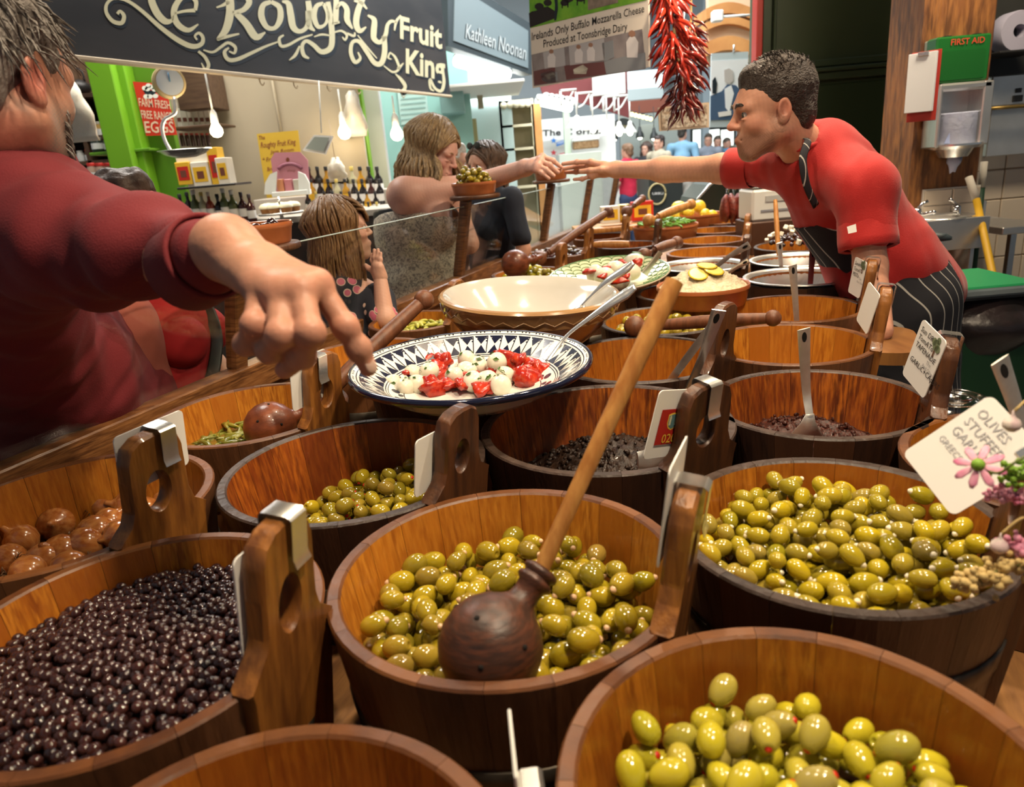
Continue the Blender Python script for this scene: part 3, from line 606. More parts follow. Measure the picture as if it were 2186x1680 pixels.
card('center', 'plain white card edge on beside the honey bucket handle', .10, .12, .12, 0, 0, [])
card('black', 'plain white card edge on beside the black olive bucket handle', .12, .12, .08, -.01, 0, [])
def crest(th, c, ex, ey):
    n = -np.cross(ex, ey); ex = -ex; c = c+n*.0042; c = c-ex*.012-ey*.004
    put('red_print', slab([c+ex*a+ey*b for a, b in ((-.03, -.03), (.03, -.03), (.03, .03), (-.03, .03))], n, -.0003), M('print_red', (.42, .02, .015), .5), th, False, True)
    sh = lambda s: [c+n*.0004+ex*a*s+ey*(b*s+.009) for a, b in ((-.012, .012), (0, .015), (.012, .012), (.012, -.003), (.008, -.011), (0, -.015), (-.008, -.011), (-.012, -.003))]
    put('crest_border', slab(sh(1.0), n, -.0002), M('print_yellow', (.75, .50, .06), .5), th, False, True)
    put('crest', slab([q+n*.0003 for q in sh(.84)], n, -.0002), M('print_crest', (.10, .20, .22), .5), th, False, True)
    for s in (-.0065, .0065): put('crest_tower', slab([c+n*.0009+ex*(s+a)+ey*(b+.011) for a, b in ((-.002, -.008), (.002, -.008), (.002, .006), (0, .009), (-.002, .006))], n, -.0002), M('print_tower', (.62, .60, .40), .5), th, False, True)
    put('lettering', text_at('020', c-ex*.017-ey*.027+n*.0006, ex, ey, .022), MATS['print_yellow'], th, False, True)
card('tapc', 'white card with a red crest print on the tapenade bucket', .115, .115, .068, .045, .22, [], extra=crest, clip=True)
def petals(th, c, ex, ey):
    pass
gc = W(2074, 972, .80); nf = unit(CAM-gc); nf = unit(nf*.8+np.array([-.35, 0, .25])); ey = unit(np.array([.28, .2, .95])-nf*(np.array([.28, .2, .95]) @ nf)); ex = np.cross(ey, nf)
ang = math.radians(-38); ex, ey = ex*math.cos(ang)+ey*math.sin(ang), -ex*math.sin(ang)+ey*math.cos(ang)
th = thing('name_card', 'tilted white card reading olives stuffed garlic with a flower in front', 'card', gc, group='name cards on the bucket handles')
v, f = prism(rrect(.089, .112, .008), .0018); put('plate', (v @ np.array([ex, -nf, ey])+gc, f), MATS['card'], th, False, True)
for i, (tx, sz) in enumerate((('OLIVES', .0145), ('STUFFED', .0145), ('GARLIC', .0145), ('GREECE', .0098))):
    put('lettering', text_at(tx, gc-ex*.036+ey*(.032-.0155*i)+nf*.0005, ex, ey, sz), M('print_grey2', (.38, .38, .40), .5), th, False, True)
put('clip', xf(box(.018, .012, .020, (0, 0, 0), .003), np.array([ex, -nf, ey]).T, gc+ex*.028+ey*.042-nf*.004), MATS['steel'], th, False, True)
cc = W(1098, 1625, .60); cv = unit(np.array([cc[0], cc[1], 0])); cx_ = np.array([cv[1], -cv[0], 0]); th = thing('name_card', 'white card seen edge on at the bottom edge between two buckets', 'card', (cc[0], cc[1], CT), group='name cards on the bucket handles')
put('plate', obox(cc-np.array([0, 0, .06]), cc+np.array([0, 0, .022]), .003, .075, cx_), MATS['card'], th, False, True); put('clip', obox(cc+np.array([0, 0, -.045])+cx_*.012, cc+np.array([0, 0, -.02])+cx_*.012, .022, .03, cx_), MATS['steel'], th, False, True); put('stake', obox(np.array([cc[0], cc[1], CT])+cx_*.012, cc+np.array([0, 0, -.045])+cx_*.012, .018, .04, cx_), MATS['outer_dark'], th, False, True)
# ------------------------------------------------------------------ ladles and spoons
def ball_ladle(label, ball, r, neck, end, hr, cupm, handm, knob=True, holes=True, hr2=None):
    ball, neck, end = map(np.asarray, (ball, neck, end)); th = thing('ball_ladle', label, 'ladle', ball-np.array([0, 0, r])); d = unit(neck-ball)
    R = basis(np.cross(d, [0, 0, 1]) if abs(d[2]) < .9 else [1, 0, 0], d)
    prof = [(0, -1), (.34, -.94), (.64, -.77), (.87, -.5), (.985, -.17), (.985, .17), (.87, .5), (.64, .77), (.42, .91), (.30, 1.02), (.27, 1.2), (.29, 1.35), (.37, 1.42), (.37, 1.5), (.30, 1.54), (.30, 1.58), (.36, 1.62), (.36, 1.70), (.26, 1.76), (0, 1.77)]
    cup = put('cup', xf(lathe(np.array(prof)*r, 28), R, ball), cupm, th, True, True)
    if holes:
        for (a, b) in ((.2, .25), (1.3, .35), (2.5, .2), (3.6, .3), (4.7, .3), (5.6, .2), (.8, -.4), (2.0, -.35), (3.1, -.4), (4.2, -.35), (5.3, -.4)):
            q = np.array([math.cos(a)*math.cos(b), math.sin(a)*math.cos(b), math.sin(b)]); p = ball+R @ q*r*.99; n = R @ q
            put('drain_hole', xf(lathe([(0, .0012), (.0026, .0012), (.0030, 0), (.0028, -.003)], 8), basis(np.cross(n, [.3, .2, 1]), n), p), MATS['hole'], cup, True, True)
    st = ball+d*r*1.6; L = np.linalg.norm(end-st); dd = unit(end-st); t = np.linspace(0, 1, 12)
    rad = hr*(.85+.25*np.sin(t*math.pi)) if hr2 is None else np.interp(t, [0, .5, .9, 1], [hr, hr*1.05, hr2, hr2*.92])
    P = st[None]+dd[None]*(t*L)[:, None]+np.array([0, 0, 1.])*(np.sin(t*math.pi)*L*.008)[:, None]
    hd = put('handle', tube(P, rad, 14), handm, th, True, True, auto=50)
    if knob: put('knob', sphere(hr*1.35, 14, 9, end), handm, th, True, True)
    return th
bl = W(1047, 1380, .775); ball_ladle('large dark perforated ball ladle with a long pale handle among the almond olives', bl, .0575, W(1143, 1238, .80), W(1440, 600, .80), .0092, MATS['darkspoon'], MATS['spoonwood'], knob=False, hr2=.0112)
ball_ladle('red brown ball ladle with a turned handle in the green chilli brine', W(577, 912, 1.60), .058, W(648, 882, 1.63), W(905, 640, 1.78), .0185, MATS['redspoon'], MATS['midspoon'])
ball_ladle('dark red ball ladle among the yellow olives by the rail', W(1100, 563, 3.12), .062, W(1130, 556, 3.15), W(1155, 548, 3.2), .012, MATS['redspoon'], MATS['redspoon'], knob=False, holes=False)
ball_ladle('long brown ladle handle rising from the purple olives', W(1150, 552, 3.6), .04, W(1160, 546, 3.6), W(1299, 452, 3.75), .020, MATS['midspoon'], MATS['midspoon'], holes=False)
ball_ladle('dark wooden spoon lying across the green olive bucket', W(1355, 697, 1.98), .030, W(1395, 696, 1.95), W(1650, 679, 1.78), .0155, MATS['midspoon'], MATS['midspoon'], holes=False)
ball_ladle('pale wooden ladle pointing at the lemons', W(1385, 470, 4.0), .035, W(1400, 464, 4.0), W(1475, 436, 4.1), .022, MATS['spoonwood'], MATS['spoonwood'], holes=False)
ball_ladle('short wooden ladle beyond the yellow boxes', W(1338, 452, 4.3), .035, W(1345, 446, 4.3), W(1371, 424, 4.4), .018, MATS['midspoon'], MATS['midspoon'], holes=False)
ball_ladle('brown wooden ladle resting behind the green platter', W(1375, 545, 2.9), .03, W(1395, 535, 2.9), W(1445, 518, 2.95), .020, MATS['midspoon'], MATS['midspoon'], holes=False)
def wood_bar(name, label, p, q, r, m): tag(put(name, tube(np.array([p+(q-p)*t for t in np.linspace(0, 1, 6)]), [r*.8, r, r*1.05, r*1.05, r, r*.85], 12), m, world=True, auto=50), label, 'spoon')
wood_bar('wooden_spoon', 'pale wooden spoon handle lying flat behind the purple olives', W(1268, 522, 3.75), W(1343, 521, 3.7), .019, MATS['spoonwood'])
wood_bar('wooden_spoon', 'thin upright wooden spoon handle standing by the feta bucket', W(1662, 545, 2.9), W(1655, 427, 2.95), .0095, MATS['spoonwood'])
def strap(name, label, pts, wid, thick, mat, up=(0, -1, .3), hole=True, blade=None, cat='spoon'):
    P = spline(np.array(pts), 5); th = thing(name, label, cat, P[np.argmin(P[:, 2])]); n = len(P)
    R = np.interp(np.linspace(0, 1, n), np.linspace(0, 1, len(wid)), wid)/2; e = min(3, n-1)
    V, Fc = tube(P, R, 12, flat=thick, up=up); put('handle', (V, Fc), mat, th, True, True, auto=60)
    if hole:
        d = unit(P[-1]-P[-3]); c = P[-1]-d*R[-1]*1.3; b = unit(np.asarray(up)-d*(d @ np.asarray(up))); x = np.cross(d, b)
        for s in (1, -1): put('hang_hole', slab([c+d*.010*math.sin(a)*R[-1]/.012+x*.0045*math.cos(a)*R[-1]/.012+b*s*R[-1]*thick*1.08 for a in np.arange(12)*.5236], b*s, .0004), MATS['hole'], th, False, True)
    if blade:
        put('blade', blade, mat, th, True, True)
    return th
M('steel_worn', (.80, .78, .73), .40, .75, mix=(.66, .63, .57), scale=30)
tp = W(1722, 915, 1.33); ex, ey = np.array([1., .1, 0]), unit(np.array([0, -.35, .94]))
bl = slab([tp+ex*a+ey*b for a, b in ((-.036, -.035), (.036, -.035), (.034, -.018), (.015, .012), (.008, .034), (-.008, .034), (-.015, .012), (-.034, -.018))], np.cross(ex, ey), .0015)
strap('slotted_turner', 'steel slotted turner standing in the tomato tapenade', [tp+ey*.03, W(1722, 840, 1.31), W(1718, 770, 1.28), W(1716, 702, 1.25)], [.014, .016, .020, .024], .12, MATS['steel_worn'], blade=bl)
strap('steel_spoon', 'white steel spoon handle in the red relish bucket', [W(1701, 688, 2.02), W(1697, 630, 1.98), W(1692, 566, 1.94)], [.016, .018, .024], .14, MATS['steel_worn'])
strap('steel_spoon', 'dark red spoon handle in the nearer steel bowl', [W(1729, 618, 2.5), W(1732, 575, 2.48), W(1736, 532, 2.44)], [.018, .02, .026], .2, M('red_plastic', (.14, .02, .018), .35))
strap('steel_spoon', 'white spoon handle in the farther steel bowl', [W(1668, 578, 2.8), W(1666, 548, 2.78), W(1664, 518, 2.75)], [.016, .018, .026], .2, MATS['steel_worn'])
strap('steel_ladle', 'worn steel ladle handle in the deep orange bucket', [W(1432, 812, 1.62), W(1470, 760, 1.55), W(1520, 695, 1.46)], [.018, .018, .018], .12, MATS['steel_worn'], hole=False)
strap('steel_ladle', 'shiny steel ladle handle with a hanging hole in the deep orange bucket', [W(1468, 835, 1.58), W(1500, 760, 1.5), W(1535, 662, 1.42)], [.018, .018, .030], .12, MATS['steel'])
strap('steel_spoon', 'worn steel spoon standing at the right edge of the picture', [W(2200, 985, .92), W(2172, 880, .90), W(2134, 768, .87)], [.026, .020, .026], .12, MATS['steel_worn'])
strap('steel_spoon', 'steel spoon handle leaning out of the far steel bowl', [W(1525, 572, 2.8), W(1560, 545, 2.75), W(1600, 522, 2.7)], [.018, .018, .028], .14, MATS['steel_worn'])
strap('steel_spoon', 'thin steel spoon handle beside the dish of mash', [W(1545, 590, 2.5), W(1570, 572, 2.47), W(1598, 556, 2.43)], [.014, .014, .022], .14, MATS['steel'])
sp = W(1395, 975, 1.27); strap('steel_spoon', 'steel spoon half sunk in the black tapenade', [sp+np.array([-.03, -.01, 0]), sp, sp+np.array([.05, .0, .04])], [.03, .04, .012], .2, MATS['steel'], hole=False)
# ------------------------------------------------------------------ blue and white plate with mozzarella and tomatoes
PW = 1.50; PR = .2505; pc = W(1003, 770, PW); pdz = .086
pl = thing('patterned_plate', 'blue and white patterned plate of mozzarella and red tomatoes', 'plate', pc-np.array([0, 0, pdz])); pl.rotation_euler = (math.radians(1.0), math.radians(.8), 0); pl.scale = (.956, .956, 1.19)
pin = [(0, .012), (.11, .014), (.16, .026), (.205, .047), (.235, .064), (.255, .072), (.262, .072)]
pout = [(.264, .069), (.262, .064), (.235, .054), (.20, .034), (.15, .012), (.10, .004), (.095, 0), (0, 0)]
put('body', lathe(pin[::-1]+[], 72), MATS['plate_white'], pl); put('underside', lathe([(.262, .072)]+pout, 72)[0:2], MATS['plate_white'], pl)
put('rim_edge', lathe([(.2575, .0738), (.262, .0745), (.2665, .071), (.2665, .066), (.262, .062)], 72), MATS['navy_glaze'], pl)
pr, pz = np.array(pin).T
def ps(r, a, l=.0007): return (r*math.cos(a), r*math.sin(a), float(np.interp(r, pr, pz))+l)
dec = []
def pq(*q): dec.append(([ps(*w) for w in q], [list(range(len(q)))]))
for r0, r1 in ((.2455, .2475), (.1875, .1895), (.183, .1845), (.150, .152)):
    dec.append(lathe([(r1, np.interp(r1, pr, pz)+.0006), (r0, np.interp(r0, pr, pz)+.0006)], 72))
NT = 40
for k in range(NT):
    a = 2*math.pi*k/NT; s = 2*math.pi/NT; pq((.193, a), (.193, a+s*.9), (.216, a+s*.45)); pq((.241, a+s*.9), (.241, a), (.218, a+s*.45))
    pq((.193, a-s*.02), (.193, a+s*.05), (.241, a+s*.05), (.241, a-s*.02))
    for (rr, aa) in ((.226, .05), (.233, .0), (.233, .1), (.253, .25), (.253, .75), (.253, .5)):
        pq(*[(rr+.0022*math.cos(b), a+s*(aa+.02)+.0022/rr*math.sin(b)) for b in np.arange(6)*1.047][::-1])
    if k % 2 == 0:
        pq(*[(.168+.009*math.cos(b), a+s*.6+.010/.168*math.sin(b)) for b in np.arange(8)*.785][::-1]); pq(*[(.158+.006*math.cos(b), a+s*1.3+.008/.158*math.sin(b)) for b in np.arange(8)*.785][::-1])
dec = [(v, [f[::-1] for f in fc]) if len(v) < 20 else (v, fc) for v, fc in dec]
put('painted_pattern', join(*dec), M('paint_navy', (.010, .013, .035), .2, coat=.4), pl, False)
M('mozzarella', (.70, .66, .54), .3, sss=.15, mix=(.64, .59, .46), scale=14, coat=.2); M('tomato', (.40, .014, .006), .25, mix=[(.24, .008, .004), (.52, .045, .010)], scale=40, coat=.3, bump=.4, bscale=40); M('herb', (.06, .13, .012), .45, var=(.03, .07, .008))
PB = np.array(Matrix.Rotation(pl.rotation_euler[0], 3, 'X'))
def onplate(px, py, h): return onplane(px, py, pc-np.array([0, 0, pdz-.015-h]), np.array([0, -math.sin(math.radians(1.0)), 1]))
zz = lambda x, y: (700+x/3.643, 550+y/3.643)
mzm = [mk(*xf((lambda v, f: (v*(1+.05*np.sin(v[:, :1]*3+i)+.04*np.cos(v[:, 1:2]*4+i)), f))(*sphere(1, 18, 12)), s=(.0215, .0205, .0195)), 'mozzarella', True, [MATS['mozzarella']]) for i in range(3)]
flk = mk([(-.004, 0, 0), (0, -.0025, .0008), (.005, 0, .0), (.001, .003, .001)], [(0, 1, 2, 3)], 'flake', False, [MATS['herb']])
for i, (x, y) in enumerate([(440, 940), (515, 890), (505, 985), (660, 900), (600, 1010), (695, 985), (790, 885), (985, 920), (1080, 790), (1080, 885), (1130, 965), (1235, 955), (1310, 815), (1375, 915), (1345, 990), (1170, 845), (1520, 830)]):
    p = onplate(*zz(x, y), .022+(.014 if i in (6, 8, 12) else 0)); o = inst('mozzarella_ball', mzm[i % 3], None, p, (random.random()*.6, random.random()*.6, random.random()*6), random.uniform(.98, 1.15)); tag(o, 'white mozzarella ball flecked with herbs on the blue and white plate', 'mozzarella', 'mozzarella balls on the patterned plate')
    for k in range(5):
        a, e = random.uniform(0, 6.28), random.uniform(.1, 1.2); n = Vector((math.cos(a)*math.cos(e), math.sin(a)*math.cos(e), math.sin(e))); f = inst('herb_flake', flk, o, n*.0208, n.to_track_quat('Z', 'Y').to_euler(), random.uniform(.7, 1.6))
def blob(seed, s, n=16, m=10, amp=.22):
    v, f = sphere(1, n, m); r = np.random.default_rng(seed); 
    for k in range(4): w = r.normal(size=3)*(1.6+k*.8); v = v*(1+amp/(1+k*.6)*np.sin(v @ w+r.uniform(0, 6))[:, None])
    return v*np.array(s), f
tmm = [mk(*blob(20+i, s), 'tomato', True, [MATS['tomato']]) for i, s in enumerate([(.024, .014, .010), (.020, .016, .011), (.028, .012, .009), (.018, .015, .014)])]
for i, (x, y) in enumerate([(680, 800), (620, 835), (780, 770), (840, 755), (940, 700), (965, 760), (1090, 735), (900, 800), (985, 830), (710, 845), (580, 920), (860, 880), (845, 935), (935, 985), (1045, 990), (825, 1010), (1180, 860), (1275, 885), (1440, 855), (1500, 805), (1560, 810), (1495, 885), (1570, 890), (1650, 880), (1590, 925), (1205, 1005), (1290, 1000), (760, 800), (870, 840), (1120, 920), (1430, 790), (1530, 940), (960, 900)]):
    p = onplate(*zz(x, y), .016+(.014 if y < 830 else 0)); tag(inst('tomato_slice', tmm[i % 4], None, p, (random.uniform(-.6, .6), random.uniform(-.6, .6), random.random()*6), random.uniform(1.1, 1.5)), 'bright red marinated tomato piece on the blue and white plate', 'tomato', 'tomato pieces on the patterned plate')
def spoon(name, label, bowlc, bdir, pts, rad, mat):
    th = thing(name, label, 'spoon', bowlc); P = spline(np.array(pts), 6); put('handle', tube(P, np.interp(np.linspace(0, 1, len(P)), np.linspace(0, 1, len(rad)), rad), 12, flat=.55, up=(0, -.5, .8)), mat, th, True, True)
    d = unit(bdir); R = basis(d, [0, 0, 1]); put('bowl', xf(sphere(1, 18, 10, s=(.026, .038, .011)), R, bowlc), mat, th, True, True); return th
spoon('serving_spoon', 'steel serving spoon resting on the blue and white plate', onplate(*zz(1640, 850), .02), (-.8, -.2, -.1), [onplate(*zz(1690, 830), .025), W(1205, 722, 1.60), W(1250, 685, 1.58), W(1300, 650, 1.56), W(1335, 628, 1.55), W(1356, 612, 1.54)], [.006, .0045, .006, .011, .014, .009], MATS['steel'])
# ------------------------------------------------------------------ cream mixing bowl
BW = 2.0; BR = .249; bc = W(1123, 622, BW); bo = thing('mixing_bowl', 'large tan mixing bowl with a cream inside and zigzag band', 'bowl', bc-np.array([0, 0, .142])); bo.scale = (1.12, 1.12, .93); bo.rotation_euler = (math.radians(2.0), math.radians(3.5), 0)
bi = [(0, .016), (.07, .018), (.115, .035), (.155, .075), (.19, .122), (.208, .148), (.214, .152)]
put('inside', lathe(bi[::-1], 64), MATS['white_glaze'], bo)
put('outside', lathe([(.214, .152), (.222, .150), (.226, .144), (.222, .136), (.219, .133), (.2125, .098), (.2035, .094), (.19, .070), (.165, .034), (.14, .008), (.13, 0), (0, 0)], 64), MATS['tan_glaze'], bo, auto=35)
zg = [(( .2222-.0045*(k % 2))*1.0*math.cos(a), (.2222-.0045*(k % 2))*math.sin(a), .126-.014*(k % 2)) for k in range(60) for a in [2*math.pi*k/60]]
put('zigzag_band', tube(np.array(zg+[zg[0]])+np.array([0, 0, -.003]), .0022, 6), M('zigzag', (.20, .105, .045), .3, coat=.4), bo)
spoon('serving_spoon', 'steel serving spoon leaning inside the cream mixing bowl', W(1228, 668, 2.06), (-1, -.3, -.6), [W(1240, 655, 2.05), W(1262, 632, 2.03), W(1300, 598, 2.0), W(1335, 575, 1.98), W(1352, 560, 1.97)], [.006, .006, .013, .015, .009], MATS['steel'])
# ------------------------------------------------------------------ green platter, terracotta dishes
gp = W(1300, 580, 2.70); go = thing('green_platter', 'green fish scale patterned platter with large mozzarella', 'platter', gp-np.array([0, 0, .05])); go.rotation_euler = (math.radians(7), math.radians(-3), 0)
gpi = [(0, .010), (.12, .012), (.17, .026), (.215, .046), (.226, .050)]
put('body', lathe(gpi[::-1], 60), M('green_glaze', (.62, .66, .44), .15, coat=.5), go); put('underside', lathe([(.226, .050), (.229, .046), (.2, .030), (.15, .006), (.1, 0), (0, 0)], 60), M('cream_glaze', (.72, .66, .50), .2, coat=.4), go)
gr, gz = np.array(gpi).T; dec = []
for ring, (r0, n) in enumerate(((.145, 22), (.165, 24), (.185, 26), (.203, 28))):
    for k in range(n):
        a = 2*math.pi*(k+.5*(ring % 2))/n; w = math.pi/n*1.0; pts = [(r0+.018*math.sin(b), a+w*math.cos(b)) for b in np.linspace(0, math.pi, 8)]
        P = np.array([(q*math.cos(e), q*math.sin(e), np.interp(q, gr, gz)+.0012) for q, e in pts]); dec.append(tube(P, .0016, 4))
put('scale_pattern', join(*dec), M('paint_green', (.10, .22, .06), .3), go)
put('rim_line', lathe([(.219, .0500), (.223, .0515)], 60), MATS['paint_green'], go)
big = mk(*sphere(1, 18, 12, s=(.045, .045, .036)), 'mozzarella', True, [MATS['mozzarella']])
def onz_(px, py, z): return Z(px, py, z)
for i, (px, py, s) in enumerate([(1355, 560, 1.0), (1345, 580, .9), (1315, 575, .9), (1290, 590, .85), (1325, 598, .9), (1270, 585, .8)]):
    o = inst('large_mozzarella', big, None, Z(px, py, 1.065), (.2*i, .1*i, i), s); tag(o, 'large white mozzarella ball with basil on the green platter', 'mozzarella', 'large mozzarella on the green platter')
    if i % 2 == 0: lf = mk(*xf(sphere(1, 10, 6), s=(.022, .012, .003)), 'basil', True, [MATS['herb']]); inst('basil_leaf', lf, o, (.01, .005, .035), (.3, .2, i))
for i, (px, py) in enumerate([(1255, 578), (1295, 572), (1328, 560), (1362, 560), (1290, 588), (1335, 588), (1322, 600)]): tag(inst('tomato_slice', tmm[i % 4], None, Z(px, py, 1.085), (0, 0, i), 1.0), 'red tomato piece between the large mozzarella on the green platter', 'tomato', 'tomato pieces on the green platter')
strap('steel_tongs', 'steel servers resting on the edge of the green platter', [W(1375, 585, 2.6), W(1390, 565, 2.58), W(1410, 538, 2.55)], [.03, .02, .02], .15, MATS['steel'], hole=False, cat='tongs')
def dish(name, label, p, r, h, lean=0, mat='terracotta'):
    o = thing(name, label, 'dish', p-np.array([0, 0, h]), group='terracotta dishes'); put('body', lathe([(0, .006), (r*.86, .007), (r*.9, .012), (r*.955, h-.006), (r*.965, h), (r, h+.002), (r*1.01, h-.002), (r*1.01, h-.010), (r*.985, h-.013), (r*.93, .006), (r*.9, 0), (0, 0)][::-1], 48), MATS[mat], o, auto=40); return o
md = W(1500, 607, 2.32); dish('terracotta_dish', 'terracotta dish heaped with pale mash and lemon slices', md, .146, .062)
M('mash', (.68, .60, .42), .6, mix=(.58, .49, .32), scale=60, bump=.9, bscale=90); V = []; nr, na = 18, 44
for i in range(nr+1):
    for j in range(na): q = .138*i/nr; a = 6.2832*j/na; V.append((q*math.cos(a), q*math.sin(a), .062*(1-(i/nr)**1.6)+.003*RNG.normal()*(i < nr)-.006))
tag(put('mash', (np.array(V), [(i*na+j, (i+1)*na+j, (i+1)*na+(j+1) % na, i*na+(j+1) % na) for i in range(nr) for j in range(na)]), MATS['mash'], loc=md), 'pale chunky mash heaped in the terracotta dish', 'mash', kind='stuff')
M('lemon', (.78, .56, .04), .35, bump=.2, bscale=90, coat=.2); M('lemon_pulp', (.80, .66, .18), .3)
for i, (dx, dy, dz, rx) in enumerate(((-.03, -.06, .046, .5), (.005, -.03, .064, .15), (.02, -.055, .052, .35))):
    o = put('lemon_slice', join(lathe([(.0, -.002), (.030, -.002), (.033, 0), (.030, .002), (0, .002)], 20)), MATS['lemon'], loc=md+np.array([dx, dy, dz])); o.rotation_euler = (rx, .1*i, 0); tag(o, 'round lemon slice on the pale mash', 'lemon slice', 'lemon slices on the mash'); put('pulp', lathe([(.0275, .0024), (0, .0026)], 20), MATS['lemon_pulp'], o)
d2 = W(1420, 480, 4.15); dish('terracotta_dish', 'large terracotta dish of green beans behind the platter', d2, .186, .085)
M('beanpod', (.16, .36, .04), .4, var=(.10, .28, .02)); bm = pepper_mesh(.075, .007, 'beanpod')
for i in range(60):
    a, q = random.uniform(0, 6.28), .165*math.sqrt(random.random()); tag(inst('green_bean', bm, None, d2+np.array([q*math.cos(a), q*math.sin(a), .0+.035*(1-(q/.17)**2)]), (0, random.uniform(-.2, .2), random.random()*6)), 'fresh green bean in the far terracotta dish', 'bean', 'green beans in the dish')
d3 = W(1490, 456, 4.68); dish('terracotta_dish', 'small terracotta dish of lemons in front of the dark hood', d3, .160, .075)
lm = mk(*(lambda v, f: (v*np.array([.043, .036, .036]), f))(*sphere(1, 16, 11)), 'lemon', True, [MATS['lemon']])
for i, (px, py) in enumerate([(1450, 440), (1492, 438), (1470, 450), (1505, 452), (1440, 455), (1520, 455)]): o = inst('lemon', lm, None, W(px, py+4, 4.66-.04*(i > 1)), (.3*i, .2, i*1.3), 1.25 if i < 2 else .9); tag(o, 'yellow lemon in the small far terracotta dish', 'lemon', 'lemons in the dish'); inst('lemon_nub', mk(*sphere(.007, 8, 6), 'nub', True, [MATS['lemon']]), o, (.044, 0, 0))
for i, (lab, sc) in enumerate((('terracotta tasting dish of black olives behind the pointing hand', 1.0), ('terracotta tasting dish heaped with green olives', 1.0), ('terracotta tasting dish under the two joined hands', 1.0))):
    p = SHELF[i]; dish('tasting_dish', lab, p+np.array([0, 0, .051]), .098, .05)
    P = pack(.085, 0, 26 if i != 1 else 44, .013, dome=[.004, .035, .0][i]); me = olive_mesh(.0150, .0125, MATS[['olive_black', 'olive_green', 'olive_green'][i]], i == 1)
    for q in P: tag(inst('tasting_olive', me, None, p+q+np.array([0, 0, [.014, .024, .010][i]]), (1.57, 0, random.random()*6)), ['black olive in the tasting dish behind the hand', 'green olive heaped in the middle tasting dish', 'olive in the tasting dish under the joined hands'][i], 'olive', ['black tasting olives', 'green tasting olives', 'far tasting olives'][i])
# ------------------------------------------------------------------ tubs, boxes, jars, bags, scale at the far end
tb = W(2030, 905, 1.33); tb[2] = CT
to = thing('deli_tubs', 'stack of clear plastic deli tubs with lids behind the tapenade bucket', 'tubs', tb)
Ht = W(2035, 845, 1.33)[2]-CT
for k in range(7): put('tub', lathe([(.046, 0), (.052, Ht*.13), (.055, Ht*.135), (.055, Ht*.145)], 28, c=(0, 0, k*Ht/7*.97)), CLEAR, to)
put('lid', lathe([(0, Ht), (.028, Ht), (.030, Ht+.003), (.034, Ht), (.049, Ht), (.051, Ht+.004), (.054, Ht+.003), (.055, Ht-.012)][::-1], 32), CLEAR, to)
M('box_yellow', (.75, .45, .03), .5); M('jar_red', (.55, .03, .02), .3); M('gold_lid', (.65, .48, .2), .3, .8); M('honey_jar', (.55, .26, .02), .15, coat=.5); M('white_paint', (.78, .76, .70), .4); M('cream', (.70, .62, .44), .5); M('paperboard', (.74, .70, .60), .6)
def pkg(name, label, cx, cy, wp, hp, w, mat, cat, band=None, dpt=.06):
    P = W(cx, cy, w); s = w/F; o = thing(name, label, cat, (P[0], P[1], P[2]-hp*s/2)); put('carton', box(wp*s, dpt, hp*s, (0, 0, hp*s/2), .003), mat, o, False)
    if band: put('printed_panel', box(wp*s*.78, .002, hp*s*.6, (0, -dpt/2-.0005, hp*s*.5)), band, o, False); put('picture', box(wp*s*.4, .002, hp*s*.3, (0, -dpt/2-.0016, hp*s*.48)), M('print_dark', (.16, .05, .03), .6), o, False)
    return o
P0 = W(1330, 478, 4.55); put('display_board', box(.62, .3, .03, (0, 0, -.015), .003), MATS['spoonwood'], loc=(P0[0], P0[1], P0[2])); tag(bpy.data.objects['display_board'], 'low wooden board carrying the yellow boxes at the far end', 'board')
pkg('tea_box', 'white carton with a yellow picture panel at the far end of the counter', 1302, 458, 40, 36, 4.5, MATS['paperboard'], 'box', MATS['box_yellow'])
pkg('red_tin', 'square red and yellow tin beside the jar at the far end', 1370, 450, 46, 40, 4.6, MATS['jar_red'], 'tin', MATS['box_yellow'])
jp = W(1332, 475, 4.52); jo = thing('honey_jar', 'squat jar of honey with a gold lid between the carton and the tin', 'jar', jp); put('glass', lathe([(0, 0), (.040, .002), (.043, .02), (.043, .075), (.036, .09)], 24), MATS['honey_jar'], jo); put('lid', lathe([(.038, .088), (.040, .09), (.040, .108), (.037, .112), (0, .112)], 24), MATS['gold_lid'], jo); put('label', lathe([(.0436, .02), (.0436, .06)], 24, -2.6, -.5), MATS['box_yellow'], jo)
M('scale_white', (.66, .64, .58), .35); so = W(1655, 470, 3.75); sw = 3.75/F
sc_ = thing('counter_scale', 'white electronic counter scale with a glass tray behind the feta', 'scale', (so[0], so[1], so[2])); put('body', box(104*sw, .22, 66*sw, (0, .1, 33*sw), .012), MATS['scale_white'], sc_, False)
put('keypad', box(52*sw, .004, 12*sw, (2*sw, -.013, 46*sw)), M('grey_print', (.42, .41, .38), .5), sc_, False); put('slot', box(70*sw, .004, 4*sw, (2*sw, -.013, 22*sw)), MATS['print_grey'], sc_, False)
put('tray', box(100*sw, .2, 5*sw, (0, .1, 72*sw), .003), MATS['steel'], sc_, False); put('glass_guard', box(98*sw, .004, 16*sw, (0, .02, 80*sw)), CLEAR, sc_, False)
put('column', box(.04, .04, .16, (-.05, .1, .24), .004), MATS['steel'], sc_, False)
put('plinth', box(110*sw, .26, .17, (0, .1, -.085), .005), MATS['outer_dark'], sc_, False)
M('dried_tomato', (.22, .035, .02), .4, mix=(.10, .015, .01), scale=30, bump=.6)
